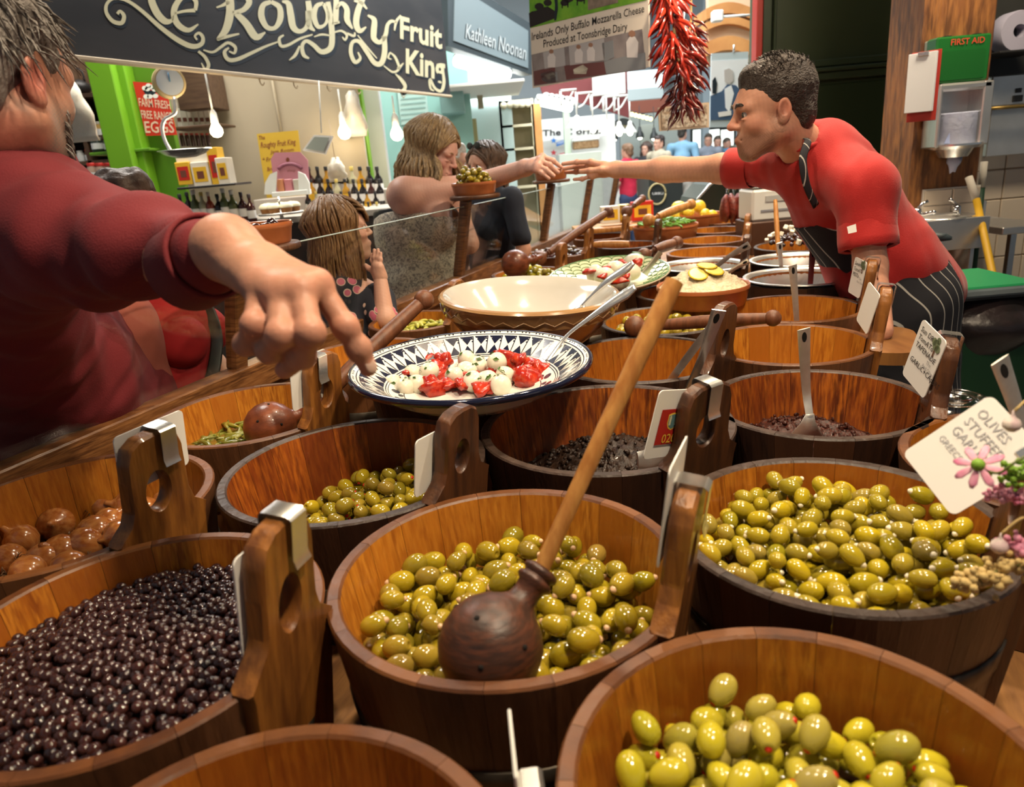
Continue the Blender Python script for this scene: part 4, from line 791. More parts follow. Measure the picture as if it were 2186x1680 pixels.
for i in range(5):
    c = W(1548+14*i, 452-3*i, 4.3); o = put('tomato_bag', xf(blob(60+i, (.028, .05, .085), 14, 10, .15), None, c), MATS['dried_tomato'], world=True); tag(o, 'clear bag of dried red tomatoes leaning beside the scale', 'bag', 'bags of dried tomatoes'); put('bag_top', tube([c+np.array([0, 0, .07]), c+np.array([.01, 0, .10]), c+np.array([.015, 0, .13])], [.025, .014, .03], 8, flat=.3), CLEAR, o, True, True)
M('hood_black', (.035, .045, .035), .35); hp = [(1480, 455), (1490, 425), (1515, 396), (1545, 378), (1590, 372), (1600, 385), (1602, 460)]; HY = Y(1540, 450, 5.6)[1]
hb = put('dark_hood', slab([Y(x, y, 5.6) for x, y in hp], (0, -1, 0), .5), MATS['hood_black'], world=True, smooth=False); tag(hb, 'curved dark hood panel behind the lemons', 'hood')
hq = Y(1540, 458, 5.6); put('hood_base', box(.42, .5, hq[2]+.02, (hq[0], 5.85, (hq[2]+.02)/2), .006), MATS['hood_black'], hb, False, True); put('steel_edge', tube(np.array([Y(x, y-1, 5.59) for x, y in hp[:5]]), .012, 8), MATS['steel'], hb, True, True)
# flowers at the right edge
M('petal_pink', (.62, .16, .30), .5, sss=.1, mix=(.72, .36, .46), scale=60); M('petal_center', (.18, .34, .03), .6); M('dried_yellow', (.55, .40, .16), .8); M('garlic_bulb', (.72, .66, .58), .5, mix=(.58, .42, .44), stretch=(4, 4, 1), scale=20)
fc = W(2088, 992, 0.720); fo = thing('cosmos_flower', 'pink cosmos flower with a green centre in front of the garlic card', 'flower', fc); fn = unit(np.array([-.5, -.4, .55])); R = basis(np.cross(fn, [0, 0, 1]), fn)
for k in range(8):
    a = k*.785; e = R @ np.array([math.cos(a), math.sin(a), -.25]); tq = np.cross(fn, e); P = [fc+e*.003, fc+e*.010, fc+e*.019, fc+e*.024]; put('petal', tube(np.array(P), [.0015, .0035, .0042, .0015], 8, flat=.12, up=fn), MATS['petal_pink'], fo, True, True)
put('flower_centre', sphere(.0065, 10, 7, fc), MATS['petal_center'], fo, True, True); put('stem', tube(spline([fc-fn*.004, W(2130, 1010, 0.708), W(2170, 985, 0.696), W(2215, 960, 0.696)], 6), .0014, 6), MATS['stemgreen'], fo, True, True)
def spray(name, label, cat, pts, n, r, mat, spread):
    P = spline(np.array(pts), 8); o = thing(name, label, cat, P[-1]); put('stem', tube(P, .0016, 6), MATS['stemgreen'], o, True, True); sv, sf = sphere(1, 6, 5)
    put('blossom', join(*[(sv*r*random.uniform(.6, 1.3)+P[random.randrange(len(P))]+RNG.normal(size=3)*spread, sf) for _ in range(n)]), mat, o, True, True); return o
spray('pink_spray', 'drooping spray of tiny pink blossoms at the right edge', 'flower', [W(2110, 1052, 0.744), W(2150, 1055, 0.732), W(2200, 1065, 0.720), W(2260, 1080, 0.720)], 160, .0028, MATS['petal_pink'], .004)
spray('pink_tuft', 'bright pink dried flower tuft low on the right edge', 'flower', [W(2160, 1165, 0.744), W(2180, 1170, 0.732), W(2230, 1180, 0.720)], 90, .004, MATS['petal_pink'], .006)
spray('dried_flowers', 'straw coloured dried flowers hanging over the garlic olive bucket', 'flower', [W(2060, 1245, 0.744), W(2100, 1235, 0.732), W(2140, 1215, 0.732), W(2200, 1200, 0.720)], 120, .0042, MATS['dried_yellow'], .007)
spray('feathery_leaves', 'feathery green leaves beside the tilted garlic card', 'leaf', [W(2150, 1015, 0.720), W(2170, 1015, 0.720), W(2200, 1005, 0.720)], 60, .003, MATS['petal_center'], .006)
for i, (px, py, w_) in enumerate(((2133, 1165, .73), (2160, 905, .72))):
    p = W(px, py, w_); o = put('garlic_bulb', xf(lathe([(0, -.9), (.5, -.85), (.95, -.4), (1, .0), (.8, .5), (.35, .85), (.15, 1.2), (.12, 1.7), (0, 1.72)], 14), s=.0085, t=p), MATS['garlic_bulb'], world=True); tag(o, ['small white garlic bulb tied beside the garlic olives', 'small garlic bulb dangling above the tilted card'][i], 'garlic'); put('string', tube(spline([p+np.array([0, 0, .013]), p+np.array([.02, 0, .03]), p+np.array([.05, 0, .028])], 4), .0014, 5), MATS['dried_yellow'], o, True, True)
# ------------------------------------------------------------------ right hand side: green wall, pillar, sink corner
def stru(name, vf, mat): return tag(put(name, vf, mat, world=True, smooth=False), kind='structure')
M('green_wall', (.055, .070, .030), .45, mix=(.044, .058, .025), scale=2); M('green_trim', (.045, .062, .030), .35); M('red_paint', (.42, .03, .018), .45); M('brass', (.30, .20, .06), .4, .7)
M('old_wood', (.20, .075, .022), .5, mix=[(.07, .026, .010), (.32, .13, .035)], stretch=(5, 5, .8), scale=4, bump=.4, bscale=16); M('tile_white', (.66, .55, .42), .25, var=(.60, .49, .37), coat=.3); M('grout', (.34, .22, .12), .8)
GY = 5.2
x0 = Y(1606, 300, GY)[0]; x1 = Y(2500, 300, GY)[0]
stru('wall_back', box(x1-x0+.2, .1, 3.6, ((x0+x1)/2+.1, GY+.05, 1.8)), MATS['green_wall'])
def trimbox(n, cx, cy, wp, hp, y, d, m, zfull=None):
    P = Y(cx, cy, y); s = depth(P)/F
    v = box(wp*s, d, hp*s, (P[0], y+d/2, P[2]), .006) if zfull is None else box(wp*s, d, zfull[1]-zfull[0], (P[0], y+d/2, (zfull[0]+zfull[1])/2), .006); return stru(n, v, m)
trimbox('trim_1', 1618, 250, 13, 0, GY-.10, .1, MATS['red_paint'], (0, 3.5))
trimbox('trim_2', 1637, 100, 20, 0, GY-.06, .06, MATS['green_trim'], (0, 3.5))
trimbox('trim_3', 1654, 100, 6, 0, GY-.04, .04, MATS['green_trim'], (0, 3.5))
trimbox('trim_4', 1830, 128, 370, 14, GY-.07, .07, MATS['green_trim'])
trimbox('trim_5', 1830, 142, 370, 8, GY-.10, .10, MATS['green_trim'])
trimbox('trim_6', 1830, 156, 370, 16, GY-.06, .06, MATS['green_trim'])
trimbox('trim_7', 1918, 330, 5, 0, GY-.03, .03, MATS['brass'], (0, 1.80))
dp = Y(1800, 350, GY); stru('door_1', box(.62, .02, 1.80, (Y(1800, 300, GY)[0], GY-.01, .90), .01), M('green_door', (.032, .048, .020), .4))
M('strip_light', (.65, .72, .45), .4, emit=.25); tag(put('strip_light', bxp(1725, 160, 40, 4, GY-.08, .03), MATS['strip_light'], world=True), 'slim pale strip light under the green lintel', 'light')
PY = 3.60; pw = Y(2030, 250, PY); ps_ = depth(pw)/F
pil = stru('pillar', box(150*ps_, .32, 3.5, (pw[0], PY+.16, 1.75), .012), MATS['old_wood'])
stru('wall_right', box(3.2, .1, 3.5, (Y(2075, 400, 3.95)[0]+1.6, 4.0, 1.75)), M('wall_dark', (.030, .030, .026), .6))
tw = stru('tile_wall', box(2.2, .03, 1.52, (Y(2080, 400, 3.93)[0]+1.1, 3.925, .76)), MATS['grout'])
tm = mk(*box(.149, .012, .149, (0, 0, 0), .004), 'tile', False, [MATS['tile_white']]); tx0 = Y(2080, 400, 3.9)[0]
for i in range(9):
    for j in range(10): inst('tile', tm, tw, (tx0+.078+i*.154-tw.location[0], 3.906-tw.location[1], .077+j*.154-tw.location[2]))
sp = thing('splashback', 'small white tiled splashback above the hand sink', 'splashback', Y(2025, 470, 3.59)); s = depth(Y(2025, 440, 3.59))/F
put('backing', box(122*s, .012, 68*s, (0, .004, 34*s)), MATS['paperboard'], sp, False)
for i in range(2):
    for j in range(2): put('tile', box(58*s, .012, 31*s, ((i-.5)*60*s, -.006, (17+j*33)*s), .003), MATS['tile_white'], sp, False)
# first aid box
P = Y(2056, 125, 3.5); s = depth(P)/F; fa = thing('first_aid_box', 'green first aid box mounted high on the wooden pillar', 'first aid box', (P[0], 3.5, P[2]-46*s)); M('aid_green', (.012, .125, .020), .35)
put('case', box(118*s, .085, 92*s, (0, .045, 46*s), .008), MATS['aid_green'], fa, False); put('case_back', box(112*s, .03, 88*s, (-3*s, .09, 46*s), .006), M('aid_back', (.35, .38, .30), .4), fa, False)
for q in (-32, 32): put('latch', box(14*s, .03, 4*s, (q*s, .03, 92*s), .001), MATS['ink'], fa, False)
put('raised_panel', prism(rrect(96*s, 58*s, .012, 4, (0, 34*s)), .004), M('aid_green2', (.010, .105, .016), .4), fa, False).location = (0, -.001, 0)
put('lettering', text_at('FIRST AID', np.array([P[0]-31*s, 3.4985, P[2]-46*s+74*s]), (1, 0, .0), (0, 0, 1), 17*s, .001, offset=.012), M('aid_red', (.55, .06, .03), .5), fa, False, True)
# clipboard
P = Y(1966, 185, 3.52); s = depth(P)/F; cb = thing('clipboard', 'red clipboard with white sheets hanging on the pillar edge', 'clipboard', (P[0], 3.52, P[2]-70*s), -.9)
put('board', box(60*s, .006, 140*s, (0, .03, 70*s), .002), MATS['red_paint'], cb, False); put('sheets', box(56*s, .02, 118*s, (-3*s, .012, 78*s), .002), M('paper', (.72, .72, .72), .7), cb, False); put('clip', box(22*s, .014, 8*s, (0, -.002, 134*s), .002), MATS['steel'], cb, False)
# paper dispenser
P = Y(2058, 250, 3.48); s = depth(P)/F; pd = thing('towel_dispenser', 'steel paper towel dispenser with a blue roll below the first aid box', 'dispenser', (P[0], 3.48, P[2]-75*s)); M('blue_roll', (.50, .52, .64), .8, mix=(.44, .46, .60), scale=30, bump=.3)
put('back', box(112*s, .02, 128*s, (0, .12, 80*s), .003), MATS['steel_brushed'], pd, False)
for q in (-1, 1): put('side', box(22*s if q > 0 else 8*s, .12, 128*s, (q*48*s if q > 0 else -53*s, .06, 80*s), .006), MATS['steel_brushed'], pd, False)
put('hood', box(112*s, .12, 16*s, (0, .06, 137*s), .010), MATS['steel_brushed'], pd, False); put('tray', lathe([(.0, 0), (50*s, 0), (54*s, 6*s), (54*s, 10*s), (0, 10*s)], 32, c=(0, .05, 12*s)), MATS['steel'], pd, auto=30); put('spout', lathe([(28*s, -14*s), (40*s, 8*s)], 24, c=(0, .05, 8*s)), MATS['steel'], pd)
put('paper_roll', lathe([(0, 0), (38*s, 0), (39*s, 2*s), (39*s, 62*s), (36*s, 64*s), (0, 64*s)], 32, c=(2*s, .06, 22*s)), MATS['blue_roll'], pd, auto=30)
put('paper_end', xf(blob(5, (10*s, 8*s, 14*s), 12, 9, .3), None, (2*s, .05, -18*s)), MATS['blue_roll'], pd)
put('paper_fold', slab([(-36*s, .005, 24*s), (-6*s, -.01, 24*s), (-10*s, .0, 84*s)], (0, -1, 0), .004), M('blue_paper', (.36, .42, .66), .8), pd, False)
# steel boxes, roll, shelf on the right edge
P = Y(2160, 192, 3.75); s = depth(P)/F; sb = thing('steel_switch_box', 'brushed steel soap box with two black buttons at the right edge', 'box', (P[0], 3.75, P[2]-32*s)); put('case', box(90*s, .12, 62*s, (0, .06, 32*s), .006), MATS['steel_brushed'], sb, False); put('button', box(12*s, .01, 9*s, (14*s, -.003, 30*s), .002), MATS['ink'], sb, False); put('button', box(20*s, .012, 13*s, (14*s, -.003, 14*s), .002), MATS['ink'], sb, False)
P = Y(2165, 280, 3.78); tag(put('splash_plate', box(110*s, .03, 100*s, (P[0], 3.8, P[2]), .004), MATS['steel_brushed'], world=True, smooth=False), 'plain brushed steel sheet at the right edge', 'steel sheet')
tag(put('steel_rail', tube([Y(2110, 232, 3.7), Y(2160, 228, 3.7), Y(2260, 222, 3.7)], .008, 8), MATS['brass'], world=True), 'thin brass coloured rail between the steel box and panel', 'rail')
P = Y(2180, 65, 3.72); ro = put('jumbo_roll', xf(lathe([(.03, -.05), (38*s, -.05), (40*s, -.04), (40*s, .04), (38*s, .05), (.03, .05), (.03, -.05)], 36), np.array([[1, 0, 0], [0, 0, 1], [0, -1, 0]]), (P[0], 3.78, P[2])), M('roll_grey', (.36, .34, .42), .9), world=True, auto=30); tag(ro, 'large grey paper roll on the dark wall at the top right corner', 'paper roll'); put('core', xf(lathe([(0, .04), (.029, .04)], 20), np.array([[1, 0, 0], [0, 0, 1], [0, -1, 0]]), (P[0], 3.75, P[2])), MATS['ink'], ro, True, True)
tag(put('wall_shelf', bxp(2200, 106, 130, 5, 3.6, .3), M('shelf_black', (.02, .02, .02), .5), world=True, smooth=False), 'dark wall shelf under the grey roll', 'shelf')
P = Y(2190, 470, 3.35); s2 = depth(P)/F; sh = thing('steel_worktop', 'corner of a steel worktop at the right edge beside the tiles', 'worktop', (P[0], 3.35, P[2]-.03)); put('top', box(110*s2, .5, 16*s2, (8*s2, .25, -6*s2), .004), MATS['steel_brushed'], sh, False); put('upstand', box(110*s2, .02, 40*s2, (8*s2, .5, 18*s2), .003), MATS['steel_brushed'], sh, False); put('leg', box(.03, .03, P[2]-.08, (40*s2, .2, -(P[2]-.03)/2-.03), .002), MATS['steel'], sh, False)
# hand sink with two taps
P = Y(2040, 500, 3.30); s = depth(P)/F; sk = thing('hand_sink', 'small steel hand sink with two lever taps on the pillar', 'sink', (P[0], 3.30, P[2]-34*s))
put('apron', box(140*s, .012, 66*s, (0, .0, 34*s), .003), MATS['steel_brushed'], sk, False); put('bowl_rim', lathe([(70*s, 0), (68*s, 3*s), (58*s, 2*s), (52*s, -8*s), (30*s, -22*s), (0, -24*s)], 36, c=(0, .14, 66*s)), MATS['steel'], sk)
put('deck', box(140*s, .28, 3*s, (0, .15, 62*s), .002), MATS['steel_brushed'], sk, False); put('bracket', box(.02, .2, P[2]-.1, (40*s, .1, -(P[2]-34*s)/2+.02), .002), MATS['steel'], sk, False); put('drain_pipe', tube([(0, .14, 40*s), (0, .14, -10*s), (0, .2, -60*s)], .02, 12), MATS['steel'], sk)
for q in (-1, 1):
    tpn = put('tap', join(lathe([(8*s, 0), (8*s, 16*s), (6*s, 20*s), (0, 21*s)], 14, c=(q*44*s, .16, 66*s)), tube([(q*44*s, .16, 76*s), (q*36*s, .13, 74*s), (q*24*s, .10, 80*s), (q*22*s, .095, 76*s)], 4.5*s, 10)), M('chrome', (.7, .7, .7), .08, 1), sk); put('lever', tube([(q*44*s, .16, 86*s), (q*34*s, .16, 96*s), (q*24*s, .155, 101*s)], [3*s, 2.6*s, 4*s], 8), MATS['chrome'], tpn)
M('yellow_paint', (.62, .36, .02), .5); M('grey_tape', (.55, .50, .42), .7)
br = thing('broom', 'yellow broom handle with a taped grip leaning beside the sink', 'broom', Y(2120, 600, 3.1)); A, B_, C_ = Y(2068, 378, 3.45), Y(2084, 425, 3.40), Y(2122, 600, 3.1)
put('grip', tube([A, (A+B_)/2, B_], .017, 12), MATS['grey_tape'], br, True, True); put('shaft', tube([B_, (B_+C_)/2, C_, C_+unit(C_-B_)*1.0], .016, 12), MATS['yellow_paint'], br, True, True)
mo = thing('mop', 'dark green mop handle with a taped grip beside the broom', 'mop', Y(2088, 470, 3.5)); A, B_, C_ = Y(2101, 345, 3.75), Y(2096, 400, 3.75), Y(2088, 480, 3.72); put('grip', tube([A, B_], .017, 12), MATS['grey_tape'], mo, True, True); put('shaft', tube([B_, C_, C_+unit(C_-B_)*.8], .015, 12), M('dark_green_paint', (.02, .06, .03), .5), mo, True, True)
# waste bin
P = Y(2105, 640, 2.35); s = depth(P)/F; bn = thing('waste_bin', 'green lidded waste bin lined with a black bag behind the shop worker', 'bin', (P[0]+.06, 2.45, 0)); hz = P[2]
put('body', box(.36, .38, hz-.12, (0, .1, (hz-.12)/2), .03), M('bin_green', (.012, .060, .022), .5), bn, False); put('bag', xf(blob(9, (.24, .25, .13), 24, 14, .06), None, (0, .1, hz-.12)), M('bag_black', (.018, .016, .017), .3, mix=(.035, .022, .024), scale=9, bump=.8, bscale=12), bn)
put('lid', box(.40, .42, .03, (0, .12, hz+.01), .012), M('lid_dark', (.06, .075, .085), .45), bn, False); put('lid_panel', box(.34, .34, .02, (0, .13, hz+.022), .006), M('lid_green', (.012, .22, .075), .4), bn, False)
# rounded wooden ledge the shop worker leans on
lp = Z(1885, 728, .93); tag(put('ledge_board', xf(prism(rrect(.30, .16, .07, 6), .034), np.array([[DD[0], 0, EE[0]], [DD[1], 0, EE[1]], [0, -1, 0]]), lp+np.array([.02, .02, -.0])), M('ledge_wood', (.26, .115, .032), .4, mix=(.17, .07, .02), scale=5, stretch=(6, 1, 1), coat=.2), world=True, auto=40), 'rounded wooden ledge on the staff side that a hand grips', 'ledge')
# ------------------------------------------------------------------ left stall across the aisle
LP = np.array([-1.9, 3.1, 2.1]); LD = np.array([.40, .917, 0]); LN = np.array([.917, -.40, 0])
M('sign_black', (.030, .032, .036), .3, mix=(.042, .043, .046), scale=2, stretch=(1, 1, 4)); M('sign_cream', (.52, .49, .32), .5); M('sign_shadow', (.012, .020, .030), .4); M('wood_edge', (.45, .36, .24), .6)
bl_, br_ = onplane(60, 113, LP, LN), onplane(962, 206, LP, LN); tl_ = bl_+np.array([0, 0, .80]); tr_ = br_+np.array([0, 0, .80])
dz = lambda q, z: np.array([q[0], q[1], z]); zb = min(bl_[2], br_[2])
sg2 = thing('shop_sign', 'long black shop sign lettered The Roughty Fruit King in cream', 'sign', (bl_+br_)/2)
put('board', slab([bl_, br_, tr_, tl_], LN, .03), MATS['sign_black'], sg2, False, True); put('lower_batten', obox(bl_, br_, .035, .02, LN), MATS['wood_edge'], sg2, False, True)
for t in (.36, .44, .53, .62, .78): q = bl_+(br_-bl_)*t; put('hook', tube(spline([q, q+np.array([0, 0, -.03]), q+np.array([.01, .01, -.045]), q+np.array([.02, .02, -.03])], 4), .004, 6), MATS['wood_edge'], sg2, True, True)
zs = lambda P: [(140+x/2.602, y/2.602) for x, y in P]
ST = [([(470, -30), (480, 20), (510, 80), (550, 118), (585, 115), (598, 85)], [38, 40, 40, 36, 20, 8]), ([(600, 75), (660, 62), (718, 58)], [14, 16, 22]), ([(718, 58), (722, 10), (690, -20), (640, -10), (605, 40), (600, 90), (625, 140), (680, 168), (735, 135)], [20, 24, 24, 28, 34, 34, 34, 26, 8]),
      ([(285, 78), (300, 62), (322, 90), (308, 128), (260, 118), (224, 70), (228, 20), (270, -8), (340, 5), (420, 60), (520, 148), (620, 222), (700, 258), (752, 245), (760, 208), (738, 184), (716, 200), (728, 222)], [18, 16, 22, 24, 22, 20, 18, 16, 18, 20, 24, 28, 28, 24, 20, 16, 12, 10]),
      ([(905, -40), (912, 60), (890, 160), (842, 222)], [46, 46, 42, 20]), ([(838, 220), (890, 205), (962, 188)], [14, 18, 10]), ([(835, 42), (870, 30), (905, 10)], [8, 16, 26]), ([(905, -30), (985, -25), (1018, 10), (985, 55), (925, 72)], [24, 28, 34, 28, 20]), ([(945, 75), (1000, 130), (1055, 205), (1108, 180)], [30, 40, 40, 8]),
      ([(1140, 10), (1095, 30), (1085, 90), (1115, 150), (1160, 155), (1190, 105), (1185, 40), (1140, 10)], [22, 30, 36, 28, 24, 34, 30, 22]),
      ([(1200, 8), (1235, 20), (1248, 80), (1262, 150), (1300, 175), (1340, 145), (1352, 70), (1345, 5)], [10, 30, 38, 36, 24, 26, 34, 30]), ([(1345, 60), (1352, 140), (1382, 172)], [30, 32, 10]),
      ([(1430, 18), (1392, 35), (1378, 90), (1400, 148), (1440, 135), (1455, 80), (1430, 18)], [18, 26, 30, 24, 16, 24, 18]), ([(1455, 10), (1468, 90), (1478, 190), (1470, 265), (1420, 288), (1375, 250), (1335, 228), (1312, 255), (1320, 305), (1350, 325)], [26, 30, 32, 32, 28, 24, 20, 20, 22, 10]),
      ([(1502, -30), (1500, 60), (1495, 130)], [28, 32, 34]), ([(1478, 135), (1520, 122)], [12, 14]), ([(1500, 50), (1530, 18), (1560, 50), (1562, 110), (1592, 160)], [14, 22, 30, 32, 10]),
      ([(1650, -10), (1622, 60), (1612, 130), (1632, 172), (1668, 150)], [30, 34, 34, 28, 8]), ([(1600, 5), (1640, 15), (1672, 50)], [10, 18, 10]),
      ([(1676, 85), (1712, 110), (1710, 170), (1712, 215), (1745, 235), (1775, 195), (1786, 140), (1808, 118), (1838, 125)], [10, 28, 34, 30, 24, 24, 20, 18, 10]), ([(1768, 200), (1770, 290), (1752, 350), (1715, 350), (1672, 290), (1630, 232), (1592, 235), (1582, 290), (1605, 345), (1635, 325), (1622, 290)], [28, 30, 30, 26, 24, 22, 20, 22, 22, 16, 8]),
      ([(762, 278), (815, 290), (860, 262), (900, 238), (940, 262), (935, 295), (905, 285)], [8, 14, 16, 16, 18, 14, 8]), ([(905, 265), (880, 290), (900, 330), (950, 330), (1040, 290), (1110, 258), (1180, 232)], [10, 20, 22, 22, 18, 14, 8]), ([(1210, 195), (1185, 215), (1195, 255), (1235, 250), (1300, 215), (1370, 192)], [10, 16, 18, 16, 14, 8]), ([(1378, 205), (1420, 192), (1470, 198)], [6, 12, 8]),
      ([(735, 285), (770, 315), (792, 360), (775, 388), (752, 350)], [14, 18, 20, 16, 6]), ([(1240, 335), (1275, 305), (1298, 255)], [6, 18, 10]), ([(1488, 180), (1530, 172), (1560, 195), (1550, 222), (1535, 205)], [8, 12, 14, 12, 6]), ([(1560, 185), (1600, 200), (1605, 180)], [12, 14, 8]), ([(1620, 195), (1680, 270), (1728, 325)], [6, 9, 6]),
      ([(1800, 290), (1830, 320), (1850, 380), (1815, 400), (1765, 365)], [6, 14, 14, 12, 6]), ([(1800, 292), (1790, 320), (1808, 330)], [10, 10, 6]), ([(1845, 385), (1875, 350)], [20, 6]), ([(1830, 410), (1860, 440), (1885, 480), (1865, 508), (1845, 495)], [6, 18, 20, 14, 6]), ([(2095, 400), (2100, 460), (2085, 505), (2050, 490), (2022, 440), (2025, 490), (2045, 505)], [14, 18, 18, 14, 14, 12, 6]), ([(1825, 170), (1835, 120), (1860, 85)], [8, 16, 10])]
for p, w in ST:
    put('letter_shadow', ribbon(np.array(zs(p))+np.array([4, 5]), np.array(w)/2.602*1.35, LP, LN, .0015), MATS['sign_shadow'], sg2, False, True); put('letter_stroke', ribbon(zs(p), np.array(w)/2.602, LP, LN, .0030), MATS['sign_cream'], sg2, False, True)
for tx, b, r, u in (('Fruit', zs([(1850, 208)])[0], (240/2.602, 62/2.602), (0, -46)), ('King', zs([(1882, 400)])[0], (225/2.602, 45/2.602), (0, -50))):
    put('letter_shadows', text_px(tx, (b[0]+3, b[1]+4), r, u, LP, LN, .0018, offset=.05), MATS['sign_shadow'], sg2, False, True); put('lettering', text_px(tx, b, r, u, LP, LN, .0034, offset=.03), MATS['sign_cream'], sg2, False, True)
M('lime', (.145, .36, .012), .5); M('lime2', (.09, .23, .010), .5); M('greige', (.34, .29, .20), .7); M('shelf_brown', (.10, .055, .028), .6, mix=(.06, .03, .015), scale=6, stretch=(1, 6, 6)); M('turquoise', (.34, .64, .58), .5); M('off_white', (.72, .74, .70), .5)
stru('wall_left', box(2.9, .08, 3.0, (Y(330, 300, 5.9)[0]-.55, 5.95, 1.5)), M('dark_plaster', (.15, .12, .085), .8))
stru('wall_stall', box(1.36, .06, 3.0, (Y(575, 300, 5.6)[0], 5.65, 1.5)), MATS['greige'])
def post(name, cx, cy, wp, y, m, d=.12): P = Y(cx, cy, y); s = depth(P)/F; return stru(name, box(wp*s, d, 3.0, (P[0], y+d/2, 1.5), .006), m)
post('lime_post', 225, 210, 52, 4.7, MATS['lime']); post('lime_post', 262, 210, 34, 4.78, MATS['lime']); post('lime_panel', 322, 260, 88, 4.9, MATS['lime2'], .05); post('lime_post', 745, 280, 72, 6.2, MATS['lime']); post('white_post', 800, 280, 36, 6.5, MATS['off_white'])
stru('wall_turquoise', box(1.25, .06, 3.4, (Y(885, 280, 8.2)[0], 8.2, 1.7)), MATS['turquoise'])
tag(put('wall_conduit', bxp(590, 230, 5, 160, 5.58, .02), MATS['greige'], world=True), 'thin vertical conduit on the greige stall wall', 'conduit')
tag(put('green_block', xf(bxp(0, 0, 1, 1, 6.0, .05)[:0] or box(.12, .04, .035, (0, 0, 0), .004), np.array([[.75, 0, .65], [0, 1, 0], [-.65, 0, .75]]), Y(762, 337, 6.15)), M('lime3', (.30, .5, .12), .5), world=True), 'small slanted green block on the lime post', 'block')
# shelves with goods
su = thing('wall_shelving', 'brown wall shelving with jars and a black kettle behind the lime posts', 'shelving', (Y(160, 300, 5.2)[0], 5.2, 0)); sx = Y(160, 300, 5.2)[0]; s = depth(Y(160, 300, 5.2))/F
put('back', box(260*s, .03, 2.4, (0, .34, 1.2)), MATS['shelf_brown'], su, False)
for py in (205, 297, 350, 400, 450): put('shelf', box(260*s, .34, .025, (0, .17, Y(160, py, 5.2)[2])), MATS['shelf_brown'], su, False)
for q in (-128, 20, 128): put('upright', box(.025, .34, 2.4, (q*s, .17, 1.2)), MATS['shelf_brown'], su, False)
M('iron', (.018, .016, .015), .45); kp = Y(170, 203, 5.3); kt = thing('black_kettle', 'round black iron kettle with a hoop handle on the top shelf', 'kettle', kp); k = depth(kp)/F
put('body', lathe([(0, 0), (18*k, 0), (25*k, 10*k), (24*k, 20*k), (14*k, 29*k), (5*k, 31*k), (4*k, 36*k), (0, 37*k)], 24), MATS['iron'], kt); put('handle', tube(spline([(-18*k, 0, 26*k), (-16*k, 0, 46*k), (0, 0, 54*k), (16*k, 0, 46*k), (18*k, 0, 26*k)], 5), 2*k, 8), MATS['iron'], kt); put('spout', tube([(-20*k, 0, 14*k), (-30*k, 0, 22*k), (-36*k, 0, 34*k)], [5*k, 4*k, 3*k], 8), MATS['iron'], kt)
GC = [(.62, .60, .50), (.40, .10, .04), (.10, .14, .05), (.55, .40, .16), (.70, .68, .62), (.16, .08, .04), (.48, .30, .08)]
def jar(label, cx, by, wp, hp, y, col, lidc, group, cat='jar', name='jar', lab=True):
    P = Y(cx, by, y); s = depth(P)/F; r = wp*s/2; h = hp*s; o = thing(name, label, cat, P, group=group)
    put('glass', lathe([(0, 0), (r*.95, 0), (r, h*.06), (r, h*.74), (r*.75, h*.84), (r*.75, h*.88)], 14), M('jar_%d' % (hash(col) % 9973), col, .2, coat=.3), o); put('lid', lathe([(r*.78, h*.86), (r*.8, h*.98), (r*.74, h), (0, h)], 14), M('lid_%d' % (hash(lidc) % 9973), lidc, .4), o)
    if lab: put('label', lathe([(r*1.01, h*.2), (r*1.01, h*.6)], 14, math.pi, 2*math.pi), MATS['card'], o)
    return o
for i in range(6): jar('small pale jar in the row on the left shelf', 108+i*17, 348, 15, 22+3*(i % 3), 5.25, GC[i % 7], (.4, .05, .03) if i % 2 else (.6, .58, .5), 'jars on the left shelf')
for i in range(4): jar('round black lidded spice tin on the small lime shelf', 212+i*27, 325, 25, 30, 4.82, (.02, .03, .02), (.25, .27, .25), 'black spice tins', name='spice_tin')
for i in range(6): jar('glass sweet jar with a red lid left of the scale pan', 205+i*18, 398, 20, 48, 5.0, (.45, .30, .22), (.50, .03, .02), 'red lidded sweet jars')
for i in range(5): jar('low brown jar on the shelf under the plastic bag', 190+i*14, 298, 13, 36, 5.25, GC[(i*3) % 7], (.55, .5, .42), 'jars under the plastic bag')
tag(put('lime_shelf', bxp(255, 324, 130, 6, 4.76, .2), MATS['lime2'], world=True, smooth=False), 'small lime green shelf carrying the black spice tins', 'shelf')
M('poly_bag', (.72, .68, .58), .35, mix=(.60, .55, .44), scale=6, bump=.4, bscale=12, sss=.1)
def bag(label, cx, cy, wp, hp, y, seed):
    P = Y(cx, cy, y); s = depth(P)/F; V = []; Fc = []; rng = np.random.default_rng(seed); n, m = 16, 10
    for j in range(m+1):
        t = j/m; w = wp*s/2*(.25+.75*min(1, t*1.5)**.7); d = .05*math.sin(math.pi*min(1, t*1.2+.05))+.008
        for i in range(n): a = 2*math.pi*i/n; V.append((w*math.cos(a)+.006*rng.normal(), d*math.sin(a)*(1+.2*rng.normal()), hp*s*(.5-t)))
    Fc = [(j*n+i, j*n+(i+1) % n, (j+1)*n+(i+1) % n, (j+1)*n+i) for j in range(m) for i in range(n)]+[list(range(n))[::-1], [m*n+i for i in range(n)]]
    Fc = [f[::-1] for f in Fc]; o = put('plastic_bag', xf((np.array(V), Fc), None, P), MATS['poly_bag'], world=True); tag(o, label, 'bag', 'hanging plastic bags'); put('string', tube([P+np.array([0, 0, hp*s*.5]), P+np.array([0, 0, hp*s*.5+.25])], .003, 5), MATS['wood_edge'], o, True, True)
